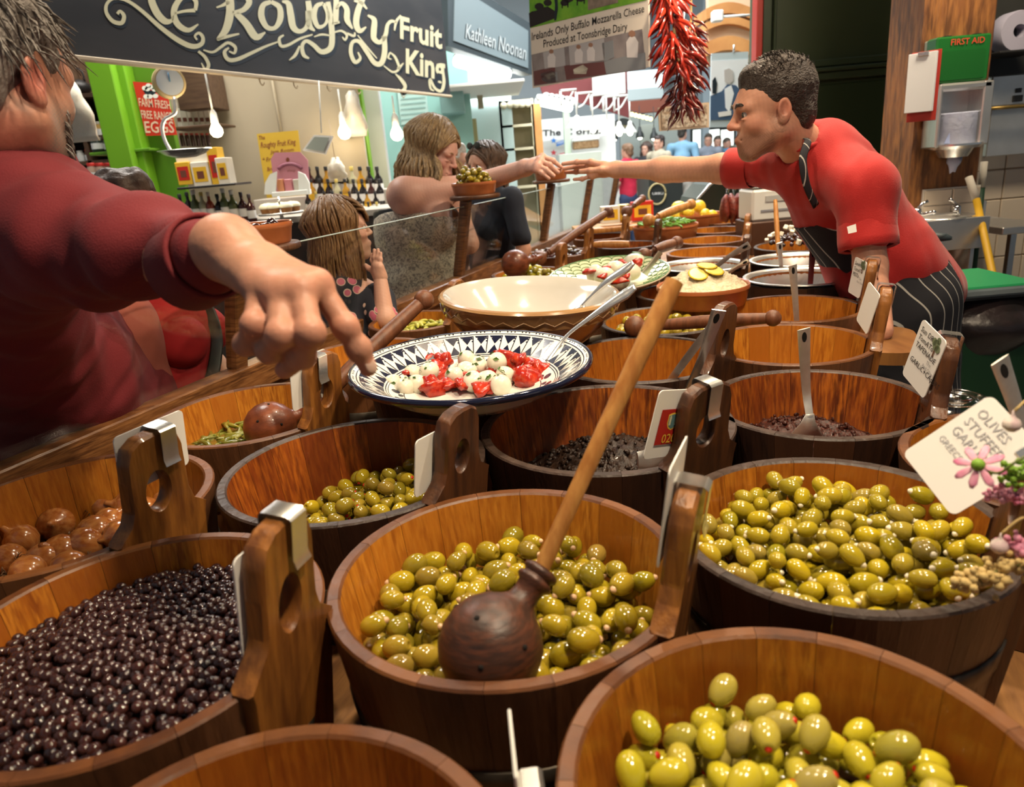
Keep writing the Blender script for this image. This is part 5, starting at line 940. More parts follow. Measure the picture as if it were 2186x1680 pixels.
bag('cream plastic bag hanging beside the bearded man', 152, 235, 92, 130, 4.0, 1); bag('cream plastic bag hanging next to a bulb on the lime post', 756, 243, 46, 92, 5.6, 2); bag('crumpled white bag above the bottle display', 718, 362, 40, 50, 5.3, 3)
# egg poster on the lime panel
EY = 4.84; EN = np.array([0, -1, 0]); ep = thing('egg_poster', 'red poster reading farm fresh free range eggs', 'poster', Y(330, 290, EY)); EP0 = Y(330, 230, EY)
put('sheet', slab([Y(x, y, EY) for x, y in ((283, 174), (352, 179), (378, 288), (312, 290))], EN, .004), M('poster_red', (.58, .030, .014), .5), ep, False, True)
for tx, b, r, u in (('FARM FRESH', (297, 226), (68, 7), (-2.5, -17)), ('FREE RANGE', (302, 252), (67, 5), (-2.5, -17)), ('EGGS', (309, 283), (64, 0), (-3, -24))): put('lettering', text_px(tx, b, r, u, EP0, EN, .002, offset=.015), M('poster_cream', (.72, .52, .38), .6), ep, False, True)
put('bowl_print', slab([Y(x, y, EY) for x, y in ((305, 192), (334, 194), (330, 203), (311, 202))], EN, -.001), MATS['sign_shadow'], ep, False, True)
for i, (x, y) in enumerate(((309, 188), (317, 183), (325, 186), (330, 191), (315, 190), (320, 206), (332, 205), (312, 206))): put('egg_print', slab([Y(x+6*math.cos(a), y+5*math.sin(a), EY) for a in np.arange(10)*.628], EN, -.0015), MATS['card'], ep, False, True)
# hanging dial scale
hs_ = thing('hanging_scale', 'hanging dial scale with a shallow steel pan', 'scale', W(397, 345, 3.75)); c = W(362, 175, 3.75); k = 3.75/F; fn = unit(np.array([.55, -.83, 0])); R = basis(np.cross(fn, [0, 0, 1]), fn)
put('dial_case', xf(lathe([(0, -.05), (31*k, -.05), (33*k, -.04), (33*k, 0), (29*k, .006), (0, .006)], 32), R, c), M('scale_cream', (.62, .48, .24), .4), hs_, True, True, auto=30); put('dial_face', xf(lathe([(27*k, .008), (0, .009)], 32), R, c), M('dial_white', (.70, .76, .80), .3), hs_, True, True); put('dial_pointer', tube([c+fn*.012, c+fn*.012+np.array([0, 0, 18*k])], .0035, 5), M('pointer_blue', (.10, .25, .40), .4), hs_, True, True)
put('arm', tube(spline([W(372, 208, 3.75), W(374, 240, 3.75), W(352, 255, 3.75), W(346, 275, 3.75), W(352, 300, 3.75), W(364, 322, 3.75)], 5), 4*k, 8), MATS['steel_worn'], hs_, True, True); put('pan', xf(lathe([(55*k, 12*k), (54*k, 13*k), (40*k, 3*k), (20*k, -3*k), (0, -4*k)], 36), None, W(397, 333, 3.75)), MATS['steel'], hs_, True, True)
M('box_dark', (.12, .055, .025), .7)
tag(put('crate_stack', bxp(412, 190, 75, 80, 5.3, .3), MATS['shelf_brown'], world=True, smooth=False), 'dark wooden crate shelf behind the hanging scale', 'crate')
for i in range(6): o = pkg('egg_carton', 'white carton in the row behind the hanging scale', 388+i*12, 252, 11, 36, 5.1, MATS['paperboard'], 'carton', None, .1); o['group'] = 'white cartons'; put('print_band', box(8*5.1/F, .002, 8*5.1/F, (0, -.051, 14*5.1/F)), M('print_dark', (.16, .05, .03), .6), o, False)
tag(put('goods_shelf', bxp(415, 270, 110, 5, 5.0, .3), MATS['shelf_brown'], world=True, smooth=False), 'brown shelf under the white cartons', 'shelf')
for i in range(6): jar('dark sauce bottle with a red cap under the white cartons', 392+i*11, 312, 9, 26, 5.1, (.05, .02, .015), (.4, .05, .03), 'dark sauce bottles', 'bottle', 'sauce_bottle', False)
for i, (cx, cy, wp, hp, m) in enumerate(((400, 370, 30, 46, 'box_yellow'), (436, 372, 36, 50, 'paperboard'), (465, 355, 22, 76, 'box_yellow'), (482, 365, 24, 54, 'paperboard'), (425, 335, 84, 24, 'paperboard'))):
    pkg('flour_bag', ['yellow flour bag left under the scale pan', 'white flour bag with a red label under the scale pan', 'tall yellow flour bag at the back', 'white and yellow bag nearest the greige wall', 'flat white packet lying on top of the flour bags'][i], cx, cy, wp, hp, 4.5, MATS[m], 'bag', MATS['box_yellow' if m == 'paperboard' else 'jar_red'] if i < 4 else None, .12)
tag(put('goods_shelf', bxp(440, 398, 125, 5, 4.4, .3), MATS['iron'], world=True, smooth=False), 'dark shelf carrying the yellow flour bags', 'shelf')
# stall counter and bottles
cx0, cx1 = Y(60, 480, 4.4), Y(840, 480, 5.2); stc = thing('stall_counter', 'pale stall counter carrying the bottle display across the aisle', 'counter', (Y(450, 480, 4.9)[0], 4.9, 0)); put('top', box(3.3, .9, .04, (0, .2, Y(450, 482, 4.7)[2]), .004), M('counter_pale', (.46, .42, .36), .4), stc, False); put('front', box(3.2, .04, Y(450, 482, 4.7)[2]-.02, (0, -.2, Y(450, 482, 4.7)[2]/2-.01)), M('front_dark', (.045, .035, .030), .5), stc, False)
put('riser', box(1.1, .25, .10, (.75, .45, Y(450, 482, 4.7)[2]+.07), .004), MATS['counter_pale'], stc, False)
BK = [((.28, .05, .02), (.7, .62, .5)), ((.015, .012, .012), (.02, .02, .02)), ((.10, .12, .04), (.6, .6, .55)), ((.40, .20, .02), (.015, .015, .015)), ((.05, .015, .012), (.03, .02, .02)), ((.45, .42, .25), (.55, .42, .1))]
BT = []
def bottle(kind, x, by, hp, y, label, group):
    P = Y(x, by, y); s = depth(P)/F; h = hp*s; r = h*.16
    if len(BT) <= kind:
        pass
    o = thing('bottle', label, 'bottle', P, group=group); c, cc = BK[kind]
    put('glass', lathe([(0, 0), (r*.96, 0), (r, h*.03), (r, h*.52), (r*.85, h*.60), (r*.36, h*.72), (r*.34, h*.88)], 14), M('bottle_%d' % kind, c, .12, coat=.5), o); put('cap', lathe([(r*.42, h*.86), (r*.42, h*.99), (r*.36, h), (0, h)], 12), M('cap_%d' % kind, cc, .4), o); put('label', lathe([(r*1.015, h*.14), (r*1.015, h*.42)], 14, math.pi, 2*math.pi), MATS['card'] if kind != 3 else MATS['box_yellow'], o)
for i, (x, k) in enumerate(((455, 0), (474, 1), (487, 2), (505, 2), (524, 4), (541, 4), (410, 1), (425, 2), (440, 5), (395, 1))): bottle(k, x, 470+(i % 2)*4, 66 if k == 2 else 58, 4.55, 'bottle among the front row left of the cake stand', 'bottles left of the cake stand')
for r_ in range(4):
    for i in range(9):
        k = [4, 1, 3, 1, 1, 5, 3, 1, 1][(i+r_*2) % 9]; bottle(k, 668+i*18-r_*3+(r_ % 2)*6, 418+r_*18, (60, 52, 44, 40)[r_], 5.35-.12*r_, 'small bottle in the stepped rows right of the cake stand', 'bottles right of the cake stand')
# yellow notice, pink box, clipboard, cakes
NY = 5.5; nt_ = thing('yellow_notice', 'yellow handwritten notice on the greige wall', 'notice', Y(595, 400, NY)); put('sheet', slab([Y(x, y, NY) for x, y in ((548, 286), (636, 278), (654, 420), (570, 425))], EN, .004), M('notice_yellow', (.50, .33, .03), .6), nt_, False, True)
for tx, b, r, u in (('The', (552, 298), (14, -1), (-1, -8)), ('Roughty Fruit King', (556, 316), (76, -8), (-1, -12)), ('Jam Room', (578, 328), (50, -6), (-1, -7)), ('* Fruit', (560, 346), (30, -3), (-1, -9)), ('Bread', (570, 366), (24, -3), (-1, -9))): put('lettering', text_px(tx, b, r, u, Y(595, 340, NY), EN, .002, offset=.01, shear=.2), M('ink_brown', (.20, .05, .02), .6), nt_, False, True)
DY = 4.95; pk = thing('pink_display', 'pink cardboard counter display with white rounded sides', 'display', Y(615, 418, DY)); put('back_card', slab([Y(x, y, DY+.08) for x, y in ((578, 340), (586, 326), (640, 324), (657, 342), (662, 415), (588, 415))], EN, .006), M('pink_card', (.52, .22, .27), .6), pk, False, True)
put('print_arc', tube(np.array([Y(619+29*math.cos(a), 372-22*math.sin(a), DY+.07) for a in np.linspace(.5, 2.64, 12)]), .012, 4, flat=.1, up=(0, -1, 0)), M('pink_dark', (.25, .08, .12), .6), pk, True, True); put('print_dot', slab([Y(614+4*math.cos(a), 341+5*math.sin(a), DY+.078) for a in np.arange(8)*.785], EN, .001), MATS['ink_brown'], pk, False, True); put('lettering', text_px('shop', (613, 367), (18, -1), (0, -6), Y(620, 365, DY+.075), EN, .002), MATS['ink_brown'], pk, False, True)
for (x0_, sgn) in ((576, 1), (650, -1)): put('side_wing', slab([Y(x0_+sgn*x, y, DY-.02) for x, y in ((-12, 415), (-10, 390), (0, 372), (14, 366), (12, 415))], EN, .02), MATS['off_white'], pk, False, True)
for i in range(3): put('packet', bxp(598+i*18, 396, 15, 26, DY, .03), M('packet_%d' % i, [(.62, .25, .12), (.55, .20, .22), (.50, .46, .38)][i], .4), pk, False, True)
put('tray', bxp(618, 413, 76, 10, DY-.04, .12), MATS['off_white'], pk, False, True)
hc = thing('hanging_card', 'white framed price list hanging on a cord from the sign', 'price list', Y(678, 330, 4.7)); Q = [Y(x, y, 4.7) for x, y in ((670, 288), (710, 290), (694, 328), (646, 320))]; put('frame', slab(Q, (0, -1, .3), .02), MATS['card'], hc, False, True); qc = sum(Q)/4; put('sheet', slab([qc+(q-qc)*.78+np.array([0, -.012, .0]) for q in Q], (0, -1, .3), .004), M('sheet_grey', (.35, .40, .36), .4), hc, False, True); put('cord', tube([Y(686, 284, 4.7), Y(680, 172, 4.7)], .004, 5), MATS['off_white'], hc, True, True)
cs = W(600, 455, 4.35); k = 4.35/F; st_ = thing('cake_stand', 'wire cake stand in front of the pink display', 'cake stand', cs-np.array([0, 0, 22*k])); put('plate', lathe([(0, 20*k), (46*k, 20*k), (48*k, 23*k), (47*k, 24*k), (0, 22*k)], 36), MATS['steel_worn'], st_); put('stem', lathe([(22*k, 0), (20*k, 2*k), (4*k, 5*k), (4*k, 20*k)], 20), MATS['steel_worn'], st_); put('handle', tube([(0, 0, 20*k), (0, 0, 56*k)], 2*k, 8), MATS['chrome'], st_)
M('icing', (.78, .72, .50), .5); M('cake', (.36, .16, .05), .8)
for i, a in enumerate(np.arange(7)*.9): p = cs+np.array([math.cos(a)*30*k, math.sin(a)*26*k, 2*k]); o = thing('iced_bun', 'small bun with pale icing on the cake stand', 'bun', p, group='iced buns'); put('bun', lathe([(0, 0), (10*k, 0), (13*k, 12*k), (0, 13*k)], 16), MATS['cake'], o); put('icing', lathe([(14*k, 10*k), (14*k, 14*k), (9*k, 19*k), (0, 21*k)], 16), MATS['icing'], o)
# bare bulbs
def bulb(label, px, py, y, top, e):
    p = Y(px, py, y); s = depth(p)/F; o = thing('bare_bulb', label, 'bulb', p-np.array([0, 0, 14*s]), group='bare bulbs on cords'); put('glass_bulb', lathe([(0, 0), (8*s, 2*s), (13*s, 9*s), (13*s, 17*s), (8*s, 26*s), (6*s, 31*s)], 20), M('bulb_glow', (1, .83, .55), .3, emit=9), o); put('socket', lathe([(6.5*s, 29*s), (8*s, 31*s), (7*s, 48*s), (3*s, 56*s)], 16), MATS['card'], o); put('cord', tube([(0, 0, 55*s), (-.0, 0, top*s)], 2*s, 6), MATS['off_white'], o)
    l = bpy.data.lights.new('bulb_light', 'POINT'); l.energy = e; l.color = (1, .78, .5); l.shadow_soft_size = .04; lo = bpy.data.objects.new('bulb_light', l); COL.objects.link(lo); lo.location = [float(v) for v in p-np.array([0, .06, .02])]
bulb('bare glowing bulb beside the hanging scale', 462, 279, 4.2, 130, 4.5); bulb('bare glowing bulb next to the hanging bag on the lime post', 735, 283, 5.5, 100, 4.5); bulb('bare glowing bulb in front of the turquoise wall', 847, 286, 6.2, 90, 4.5)
# ------------------------------------------------------------------ unseen ceiling slab added to darken the stall, market hall beyond
stru('ceiling', box(5.2, 6.6, .08, (1.6, 1.6, 2.95)), M('ceiling_dark', (.10, .085, .07), .8))
M('hall_pale', (.66, .74, .76), .7); M('hall_white', (.76, .77, .72), .6); M('hall_cream', (.72, .66, .46), .6); M('hall_grey', (.36, .40, .36), .7); M('maroon', (.16, .035, .035), .7); M('slate', (.16, .21, .23), .5); M('slate_dark', (.035, .05, .058), .5); M('tube_light', (.95, 1, .96), .3, emit=7); M('pale_green', (.56, .66, .52), .6); M('orange_wood', (.62, .30, .10), .5, mix=(.50, .22, .07), scale=4); M('hall_black', (.020, .024, .022), .5); M('gold', (.45, .36, .16), .5)
stru('wall_far', box(22, .1, 9, (3.5, 18.5, 4.5)), MATS['hall_pale'])
def hb(name, cx, cy, wp, hp, y, d, m, label=None, cat=None, group=None):
    v = bxp(cx, cy, wp, hp, y, d, .004)
    if name in ('stall_block', 'hall_counter', 'display_case', 'fish_stall_wall', 'white_stall_wall', 'stall_pillar', 'grey_stall_wall', 'pale_column', 'side_wall', 'orange_door', 'far_column'): v[0][:, 2] = np.where(v[0][:, 2] < v[0][:, 2].mean(), 0, v[0][:, 2])
    o = put(name, v, m, world=True, smooth=False)
    return tag(o, label, cat, group) if label else tag(o, kind='structure')
# fish stall with the slate fascia
A, B_ = Y(958, 60, 7.0), Y(1134, 108, 8.2); FD = unit(np.array([B_[0]-A[0], B_[1]-A[1], 0])); FN = np.array([FD[1], -FD[0], 0]); op = lambda x, y: onplane(x, y, A, FN)
fs = thing('fascia_sign', 'slate blue fascia sign reading Kathleen Noonan', 'sign', op(1045, 130)); put('frame', slab([op(955, -60), op(1136, 52), op(1136, 160), op(957, 98)], FN, .12), MATS['slate_dark'], fs, False, True); put('panel', slab([op(970, -32)+FN*.01, op(1126, 66)+FN*.01, op(1126, 146)+FN*.01, op(967, 87)+FN*.01], FN, .02), MATS['slate'], fs, False, True)
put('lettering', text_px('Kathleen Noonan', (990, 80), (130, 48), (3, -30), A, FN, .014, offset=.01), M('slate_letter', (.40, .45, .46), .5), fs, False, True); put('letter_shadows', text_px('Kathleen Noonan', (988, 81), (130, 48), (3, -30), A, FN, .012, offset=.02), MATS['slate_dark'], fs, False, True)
hb('fish_stall_wall', 1000, 270, 190, 330, 9.0, .1, M('mint_white', (.60, .76, .73), .5))
hb('fish_stall_ceiling', 1030, 178, 180, 6, 7.4, 1.5, MATS['hall_white'])
tl = thing('tube_lamp', 'white fluorescent tube under the slate fascia', 'lamp', op(1030, 160)); put('tube', tube([Y(976, 130, 7.3), Y(1083, 158, 7.9)], .055, 10), MATS['tube_light'], tl, True, True); put('fitting', tube([Y(974, 124, 7.35), Y(1085, 152, 7.95)], .05, 6), MATS['hall_white'], tl, True, True)
hb('wall_cupboard', 964, 212, 50, 55, 7.8, .3, M('teal_box', (.24, .44, .43), .5), 'teal wall cupboard beside the end of the shop sign', 'cupboard')
nt2 = hb('wall_notice', 882, 225, 62, 75, 8.15, .01, M('notice_pale', (.50, .72, .66), .6), 'pale ruled notice on the turquoise wall', 'notice')
for i in range(6): put('ruled_line', bxp(882, 198+i*11, 52, 2, 8.14, .004, 0), M('rule', (.30, .50, .46), .6), nt2, False, True)
hb('wall_notice', 978, 262, 26, 40, 8.9, .01, MATS['card'], 'small white notice on the mint wall', 'notice')
hb('bird_house', 1025, 212, 12, 36, 8.5, .1, MATS['wood_edge'], 'small wooden house ornament on the mint wall', 'ornament'); hb('framed_print', 1012, 280, 14, 50, 8.6, .03, MATS['gold'], 'narrow gilt framed print on the mint wall', 'picture')
su2 = thing('cream_dresser', 'tall cream dresser with empty scalloped shelves in the hall', 'dresser', (Y(1107, 300, 9.0)[0], 9.0, 0)); P = Y(1107, 300, 9.0); s = depth(P)/F; zt = Y(1107, 212, 9.0)[2]
put('back', box(68*s, .04, zt, (0, .4, zt/2)), MATS['hall_cream'], su2, False)
for q in (-34, 34): put('side', box(5*s, .4, zt, (q*s, .2, zt/2)), MATS['hall_cream'], su2, False)
for py in (216, 268, 318, 360, 400): put('shelf', box(68*s, .4, 5*s, (0, .2, Y(1107, py, 9.0)[2])), MATS['hall_cream'], su2, False)
for i in range(5): put('scallop', xf(lathe([(0, 0), (7*s, 0), (7*s, .02), (0, .02)], 16), np.array([[1, 0, 0], [0, 0, 1], [0, -1, 0]]), ((i-2)*13*s, -.01, zt-10*s)), MATS['hall_cream'], su2)
hb('orange_door', 1147, 272, 20, 96, 9.0, .1, MATS['orange_wood'], 'narrow orange wooden shutter beside the cream dresser', 'shutter')
hb('side_wall', 1050, 300, 46, 170, 9.6, .1, MATS['pale_green'])
l2 = thing('tube_lamp', 'white fluorescent tube over the white fish counter', 'lamp', Y(1185, 225, 10)); put('tube', tube([Y(1150, 215, 10), Y(1215, 230, 10.6)], .06, 10), MATS['tube_light'], l2, True, True); put('fitting', tube([Y(1150, 209, 10), Y(1215, 224, 10.6)], .05, 6), MATS['hall_white'], l2, True, True)
# striped awning, iron brackets and pendant lamps
aw = thing('awning', 'maroon awning with a white scalloped edge in the hall', 'awning', Y(1250, 250, 10.8)); put('cloth', slab([Y(1140, 150, 10.8), Y(1345, 150, 10.8), Y(1345, 252, 10.8), Y(1250, 222, 10.8), Y(1160, 205, 10.8)], EN, .05), MATS['maroon'], aw, False, True)
for i in range(6): put('scallop', xf(lathe([(0, 0), (.06, 0), (.06, .03), (0, .03)], 14), np.array([[1, 0, 0], [0, 0, 1], [0, -1, 0]]), Y(1166+i*11, 207+i*2, 10.75)), MATS['hall_white'], aw, True, True)
hb('awning_fascia', 1300, 175, 70, 50, 10.6, .05, MATS['hall_white'], 'pale fascia board above the maroon awning', 'board')
for i, (bx_, by, lx, ly, wd_) in enumerate(((1205, 186, 1232, 262, 46), (1243, 196, 1266, 268, 42), (1279, 206, 1296, 272, 37), (1307, 214, 1322, 275, 31), (1330, 221, 1345, 274, 28))):
    y = 8.8+.4*i; o = thing('pendant_lamp', 'white cone pendant lamp on an ornate bracket, %s from the poster' % ['first', 'second', 'third', 'fourth', 'fifth'][i], 'lamp', Y(lx, ly+8, y), group='white cone pendants'); p = Y(lx, ly, y); s = depth(p)/F; q = p-np.array(o.location)
    put('shade', lathe([(wd_*.5*s, -8*s), (wd_*.48*s, -6*s), (wd_*.16*s, 8*s), (4*s, 14*s), (0, 15*s)], 24, c=q), M('shade_white', (.85, .84, .78), .4), o); put('bulb', sphere(6*s, 12, 8, q+np.array([0, 0, -9*s])), M('lamp_bulb', (1, .95, .75), .4, emit=9), o); put('rod', tube([q+np.array([0, 0, 14*s]), q+np.array([0, 0, 62*s])], 1.6*s, 6), MATS['hall_white'], o)
    b0 = q+np.array([-20*s, 0, 66*s]); put('bracket', join(box(36*s, .03, 4*s, b0+np.array([4*s, 0, 0])), box(4*s, .03, 32*s, b0+np.array([-12*s, 0, -14*s])), tube(spline([b0+np.array([-12*s, 0, -28*s]), b0+np.array([2*s, 0, -22*s]), b0+np.array([16*s, 0, -2*s])], 4), 2*s, 6)), MATS['hall_white'], o)
# white stall behind the joined hands
hb('white_stall_wall', 1230, 330, 170, 150, 12.5, .1, MATS['hall_white']); hb('stall_pillar', 1212, 300, 14, 170, 11.8, .1, MATS['pale_green'])
sgw = hb('white_fascia', 1225, 284, 140, 24, 12.3, .06, MATS['hall_white'], 'white shop fascia with black lettering behind the pendants', 'sign'); put('lettering', text_px('The C orner', (1158, 290), (130, -6), (0, -13), Y(1225, 284, 12.3), EN, .01, offset=.02), MATS['ink'], sgw, False, True)
def star(px, py, col, nm, lab):
    o = thing('star_sign', lab, 'sign', Y(px, py, 12.2)); p = [Y(px-6+7*(1 if i % 2 == 0 else .45)*math.sin(i*.628), py-7*(1 if i % 2 == 0 else .45)*math.cos(i*.628), 12.2) for i in range(10)]; put('star', slab(p, EN, .03), M(nm, col, .5), o, False, True); put('ribbon', slab([Y(px, py+4, 12.22), Y(px+22, py-3, 12.22), Y(px+22, py+5, 12.22), Y(px, py+13, 12.22)], EN, .03), MATS[nm], o, False, True); put('lettering', text_px('FRESH', (px+2, py+9), (19, -6), (0, -5), Y(px, py, 12.22), EN, .02), MATS['card'], o, False, True)
star(1188, 300, (.03, .17, .50), 'star_blue', 'blue star and ribbon sign on the white stall'); star(1188, 326, (.45, .03, .04), 'star_red', 'red star and ribbon sign on the white stall')
bk = thing('wicker_basket', 'long wicker basket with a white cloth on the white stall', 'basket', Y(1252, 318, 11.6)); s = depth(Y(1252, 318, 11.6))/F; put('basket', box(54*s, .3, 17*s, (0, .1, 9*s), .02), M('wicker', (.36, .22, .11), .8, mix=(.22, .12, .05), scale=30), bk, False); put('cloth', box(56*s, .32, 5*s, (0, .1, 19*s), .015), MATS['card'], bk, False)
hb('display_case', 1240, 355, 90, 55, 11.2, .6, M('case_pale', (.62, .68, .58), .3), 'pale glass fronted display case under the basket', 'display case')
hb('hall_counter', 1300, 420, 50, 110, 12.0, .8, MATS['hall_white'], 'white end counter in the hall behind the screen posts', 'counter')
# darker stalls further right
hb('grey_stall_wall', 1390, 330, 130, 170, 14.5, .1, MATS['hall_grey']); hb('pale_column', 1384, 345, 30, 150, 13.9, .1, M('sage', (.48, .52, .44), .6))
hb('hall_beam', 1400, 222, 150, 32, 13.0, .2, M('beam_red', (.20, .06, .035), .6)); hb('hall_beam', 1440, 262, 200, 20, 15.0, .2, M('beam_dark', (.07, .06, .04), .6))
sg3 = thing('round_sign', 'dark half round shop sign behind the pendant lamps', 'sign', Y(1331, 282, 12.8)); put('disc', slab([Y(1331+27*math.cos(a), 282-30*math.sin(a), 12.8) for a in np.linspace(0, math.pi, 16)], EN, .05), MATS['hall_black'], sg3, False, True); put('lettering', text_px('BUTCHERS', (1310, 274), (42, -2), (0, -6), Y(1331, 282, 12.8), EN, .01), MATS['gold'], sg3, False, True)
for i in range(6): o = thing('festoon_bulb', 'small yellow festoon bulb beside the chillies', 'bulb', Y(1349+i*8, 244+i*2, 11.5), group='festoon bulbs'); put('glass_bulb', sphere(.030, 10, 7), M('festoon', (1, .85, .30), .3, emit=5), o); put('cap', lathe([(.014, .02), (.016, .05), (0, .055)], 8), MATS['hall_black'], o)
for i, (px, py) in enumerate(((1311, 294), (1366, 290), (1396, 292))):
    p = Y(px, py, 12.6); s = depth(p)/F; o = thing('black_pendant', 'black bell pendant lamp, %s of three near the festoon bulbs' % ['left', 'middle', 'right'][i], 'lamp', p, group='black bell pendants'); put('shade', lathe([(9*s, -4*s), (8*s, 4*s), (4*s, 10*s), (2.5*s, 18*s), (0, 19*s)], 18), MATS['hall_black'], o); put('bulb', sphere(5*s, 10, 7, (0, 0, -3*s)), MATS['lamp_bulb'], o); put('cord', tube([(0, 0, 18*s), (0, 0, 60*s)], .8*s, 5), MATS['hall_black'], o)
bc_ = thing('black_counter', 'black counter front with a gold ring emblem', 'counter', Y(1420, 445, 9.6)); v = bxp(1422, 408, 72, 78, 9.6, .8); v[0][:, 2] = np.where(v[0][:, 2] < v[0][:, 2].mean(), 0, v[0][:, 2]); put('body', v, MATS['hall_black'], bc_, False, True); c = Y(1403, 414, 9.58); put('emblem', tube(np.array([c+np.array([.11*math.cos(a), 0, .13*math.sin(a)]) for a in np.linspace(0, 6.283, 25)]), .012, 6), MATS['gold'], bc_, True, True); put('lettering', text_px('URRU', (1392, 416), (24, -1), (0, -5), c, EN, .004), MATS['card'], bc_, False, True)
tall = [('glass_entrance', 1525, 300, 90, 44)]
M('daylight_pane', (.95, 1, .93), .4, emit=1.6)
wn = thing('window_1', None, None, Y(1523, 320, 17.5)); wn['kind'] = 'structure'; put('frame', bxp(1523, 299, 96, 52, 17.4, .08), MATS['hall_black'], wn, False, True)
for i in range(3): put('pane', bxp(1493+i*30, 299, 26, 42, 17.36, .03), MATS['daylight_pane'], wn, False, True)
hb('stall_block', 1540, 345, 120, 62, 15.0, .4, M('stall_mix', (.28, .27, .22), .6, mix=[(.45, .42, .32), (.12, .14, .10)], scale=5), 'dim stall front far down the hall', 'stall')
# banner with a suited figure, arched orange ceiling, white sensor
BY = 6.4; bn2 = thing('photo_banner', 'hanging photo banner of a suited figure beside the red post', 'banner', Y(1560, 275, BY)); bq = lambda pts, lift, m, n='print': put(n, slab([Y(x, y, BY)+np.array([0, -lift, 0]) for x, y in pts], EN, .004 if lift else .02), m, bn2, False, True)
bq([(1519, 114), (1598, 110), (1594, 270), (1515, 272)], 0, M('banner_blue', (.50, .60, .64), .5), 'sheet'); bq([(1518, 130), (1597, 126), (1595, 255), (1516, 257)], .004, M('banner_white', (.80, .85, .88), .5))
bq([(1516, 205), (1540, 195), (1552, 180), (1570, 182), (1588, 200), (1594, 255), (1516, 257)], .008, M('banner_navy', (.06, .11, .20), .5)); bq([(1545, 150), (1555, 146), (1564, 152), (1565, 172), (1556, 180), (1546, 174)], .012, M('banner_face', (.52, .50, .48), .5)); bq([(1546, 190), (1560, 182), (1566, 200), (1556, 240), (1548, 230)], .012, MATS['banner_white']); bq([(1520, 172), (1526, 164), (1530, 178), (1528, 200), (1520, 200)], .012, MATS['sign_shadow']); bq([(1532, 240), (1560, 236), (1560, 246), (1534, 250)], .014, MATS['card'])
put('hook', tube([Y(1566, 112, BY), Y(1567, 96, BY)], .008, 6), MATS['steel'], bn2, True, True)
hb('vault_wall', 1562, 50, 100, 160, 8.4, .1, M('vault_cream', (.66, .48, .32), .6))
for i, (cy, th_) in enumerate(((18, 20), (48, 14), (90, 26))):
    P = [Y(x, cy-14*math.sin((x-1508)/100*math.pi)+(1-t)*0, 8.3) for t in (0,) for x in np.linspace(1508, 1612, 10)]; Q = [p-np.array([0, 0, th_*8.0/F]) for p in P][::-1]; o = put('vault_arch', slab(P+Q, EN, .5), MATS['orange_wood'], world=True, smooth=False); tag(o, kind='structure')
sn = thing('white_sensor', 'white box sensor on a rod under the orange vault', 'sensor', Y(1534, 44, 7.8)); put('case', bxp(1534, 33, 22, 22, 7.8, .1, .01), MATS['hall_white'], sn, False, True); put('rod', tube([Y(1540, 36, 7.85), Y(1600, 32, 7.85)], .012, 6), MATS['hall_white'], sn, True, True)
pb = hb('pale_poster', 1378, 182, 76, 58, 9.5, .02, M('poster_pale', (.66, .78, .80), .5), 'pale blue hanging poster between the photo sign and chillies', 'poster'); put('lettering', text_px('TEBEN FI', (1366, 200), (34, -1), (0, -5), Y(1378, 182, 9.5), EN, .004), MATS['hall_grey'], pb, False, True); put('lower_band', bxp(1378, 200, 76, 22, 9.48, .01, 0), M('poster_grey', (.36, .44, .46), .5), pb, False, True)
hb('far_column', 1508, 120, 14, 330, 16.5, .2, M('stone_blue', (.52, .62, .66), .7)); hb('dark_gap', 1420, 60, 60, 200, 17.8, .1, M('hall_dim', (.30, .36, .40), .7))
# ------------------------------------------------------------------ buffalo mozzarella photo sign
p1_, p2_ = W(1137, 188, 3.72), W(1385, 143, 3.2); MD = unit(np.array([p2_[0]-p1_[0], p2_[1]-p1_[1], 0])); MN = np.array([MD[1], -MD[0], 0]); MN = MN if MN @ (CAM-p1_) > 0 else -MN; mq = lambda x, y, l=0: onplane(x, y, p1_, MN)+MN*l
ms = thing('photo_sign', 'hanging sign about Irelands only buffalo mozzarella cheese', 'sign', (p1_+p2_)/2); put('board', slab([mq(1137, 188), mq(1385, 143), mq(1383, -95), mq(1127, -70)], MN, .012), M('sign_paper', (.70, .62, .52), .5), ms, False, True)
def mp(pts, lift, m, n='photo_print'): put(n, slab([mq(x, y, lift) for x, y in pts], MN, .001), m, ms, False, True)
mp([(1128, -70), (1383, -92), (1382, 0), (1132, 60)], .0022, M('print_grass', (.10, .30, .02), .6, mix=(.18, .40, .03), scale=20)); mp([(1130, 28), (1170, 14), (1186, 24), (1184, 40), (1132, 59)], .0034, M('print_cow', (.018, .014, .014), .6)); mp([(1255, -60), (1320, -66), (1320, 6), (1256, 22)], .0034, M('print_hide', (.26, .20, .15), .6, mix=(.16, .12, .09), scale=30))
for x, y, r in ((1152, 14, 10), (1170, 6, 9), (1206, 6, 9), (1214, -4, 12), (1240, -6, 13), (1140, 30, 8), (1165, 22, 9)): mp([(x+r*math.cos(a), y+r*.8*math.sin(a)) for a in np.arange(9)*.698], .0036, MATS['print_cow'])
for x, y in ((1200, 12), (1212, 10), (1232, 6), (1247, 2)): mp([(x, y-12), (x+3, y-12), (x+2, y+6), (x, y+6)], .0036, MATS['print_cow'])
mp([(1182, -20), (1190, -22), (1192, 20), (1188, 44), (1184, 44), (1186, 10)], .0037, MATS['sign_shadow'])
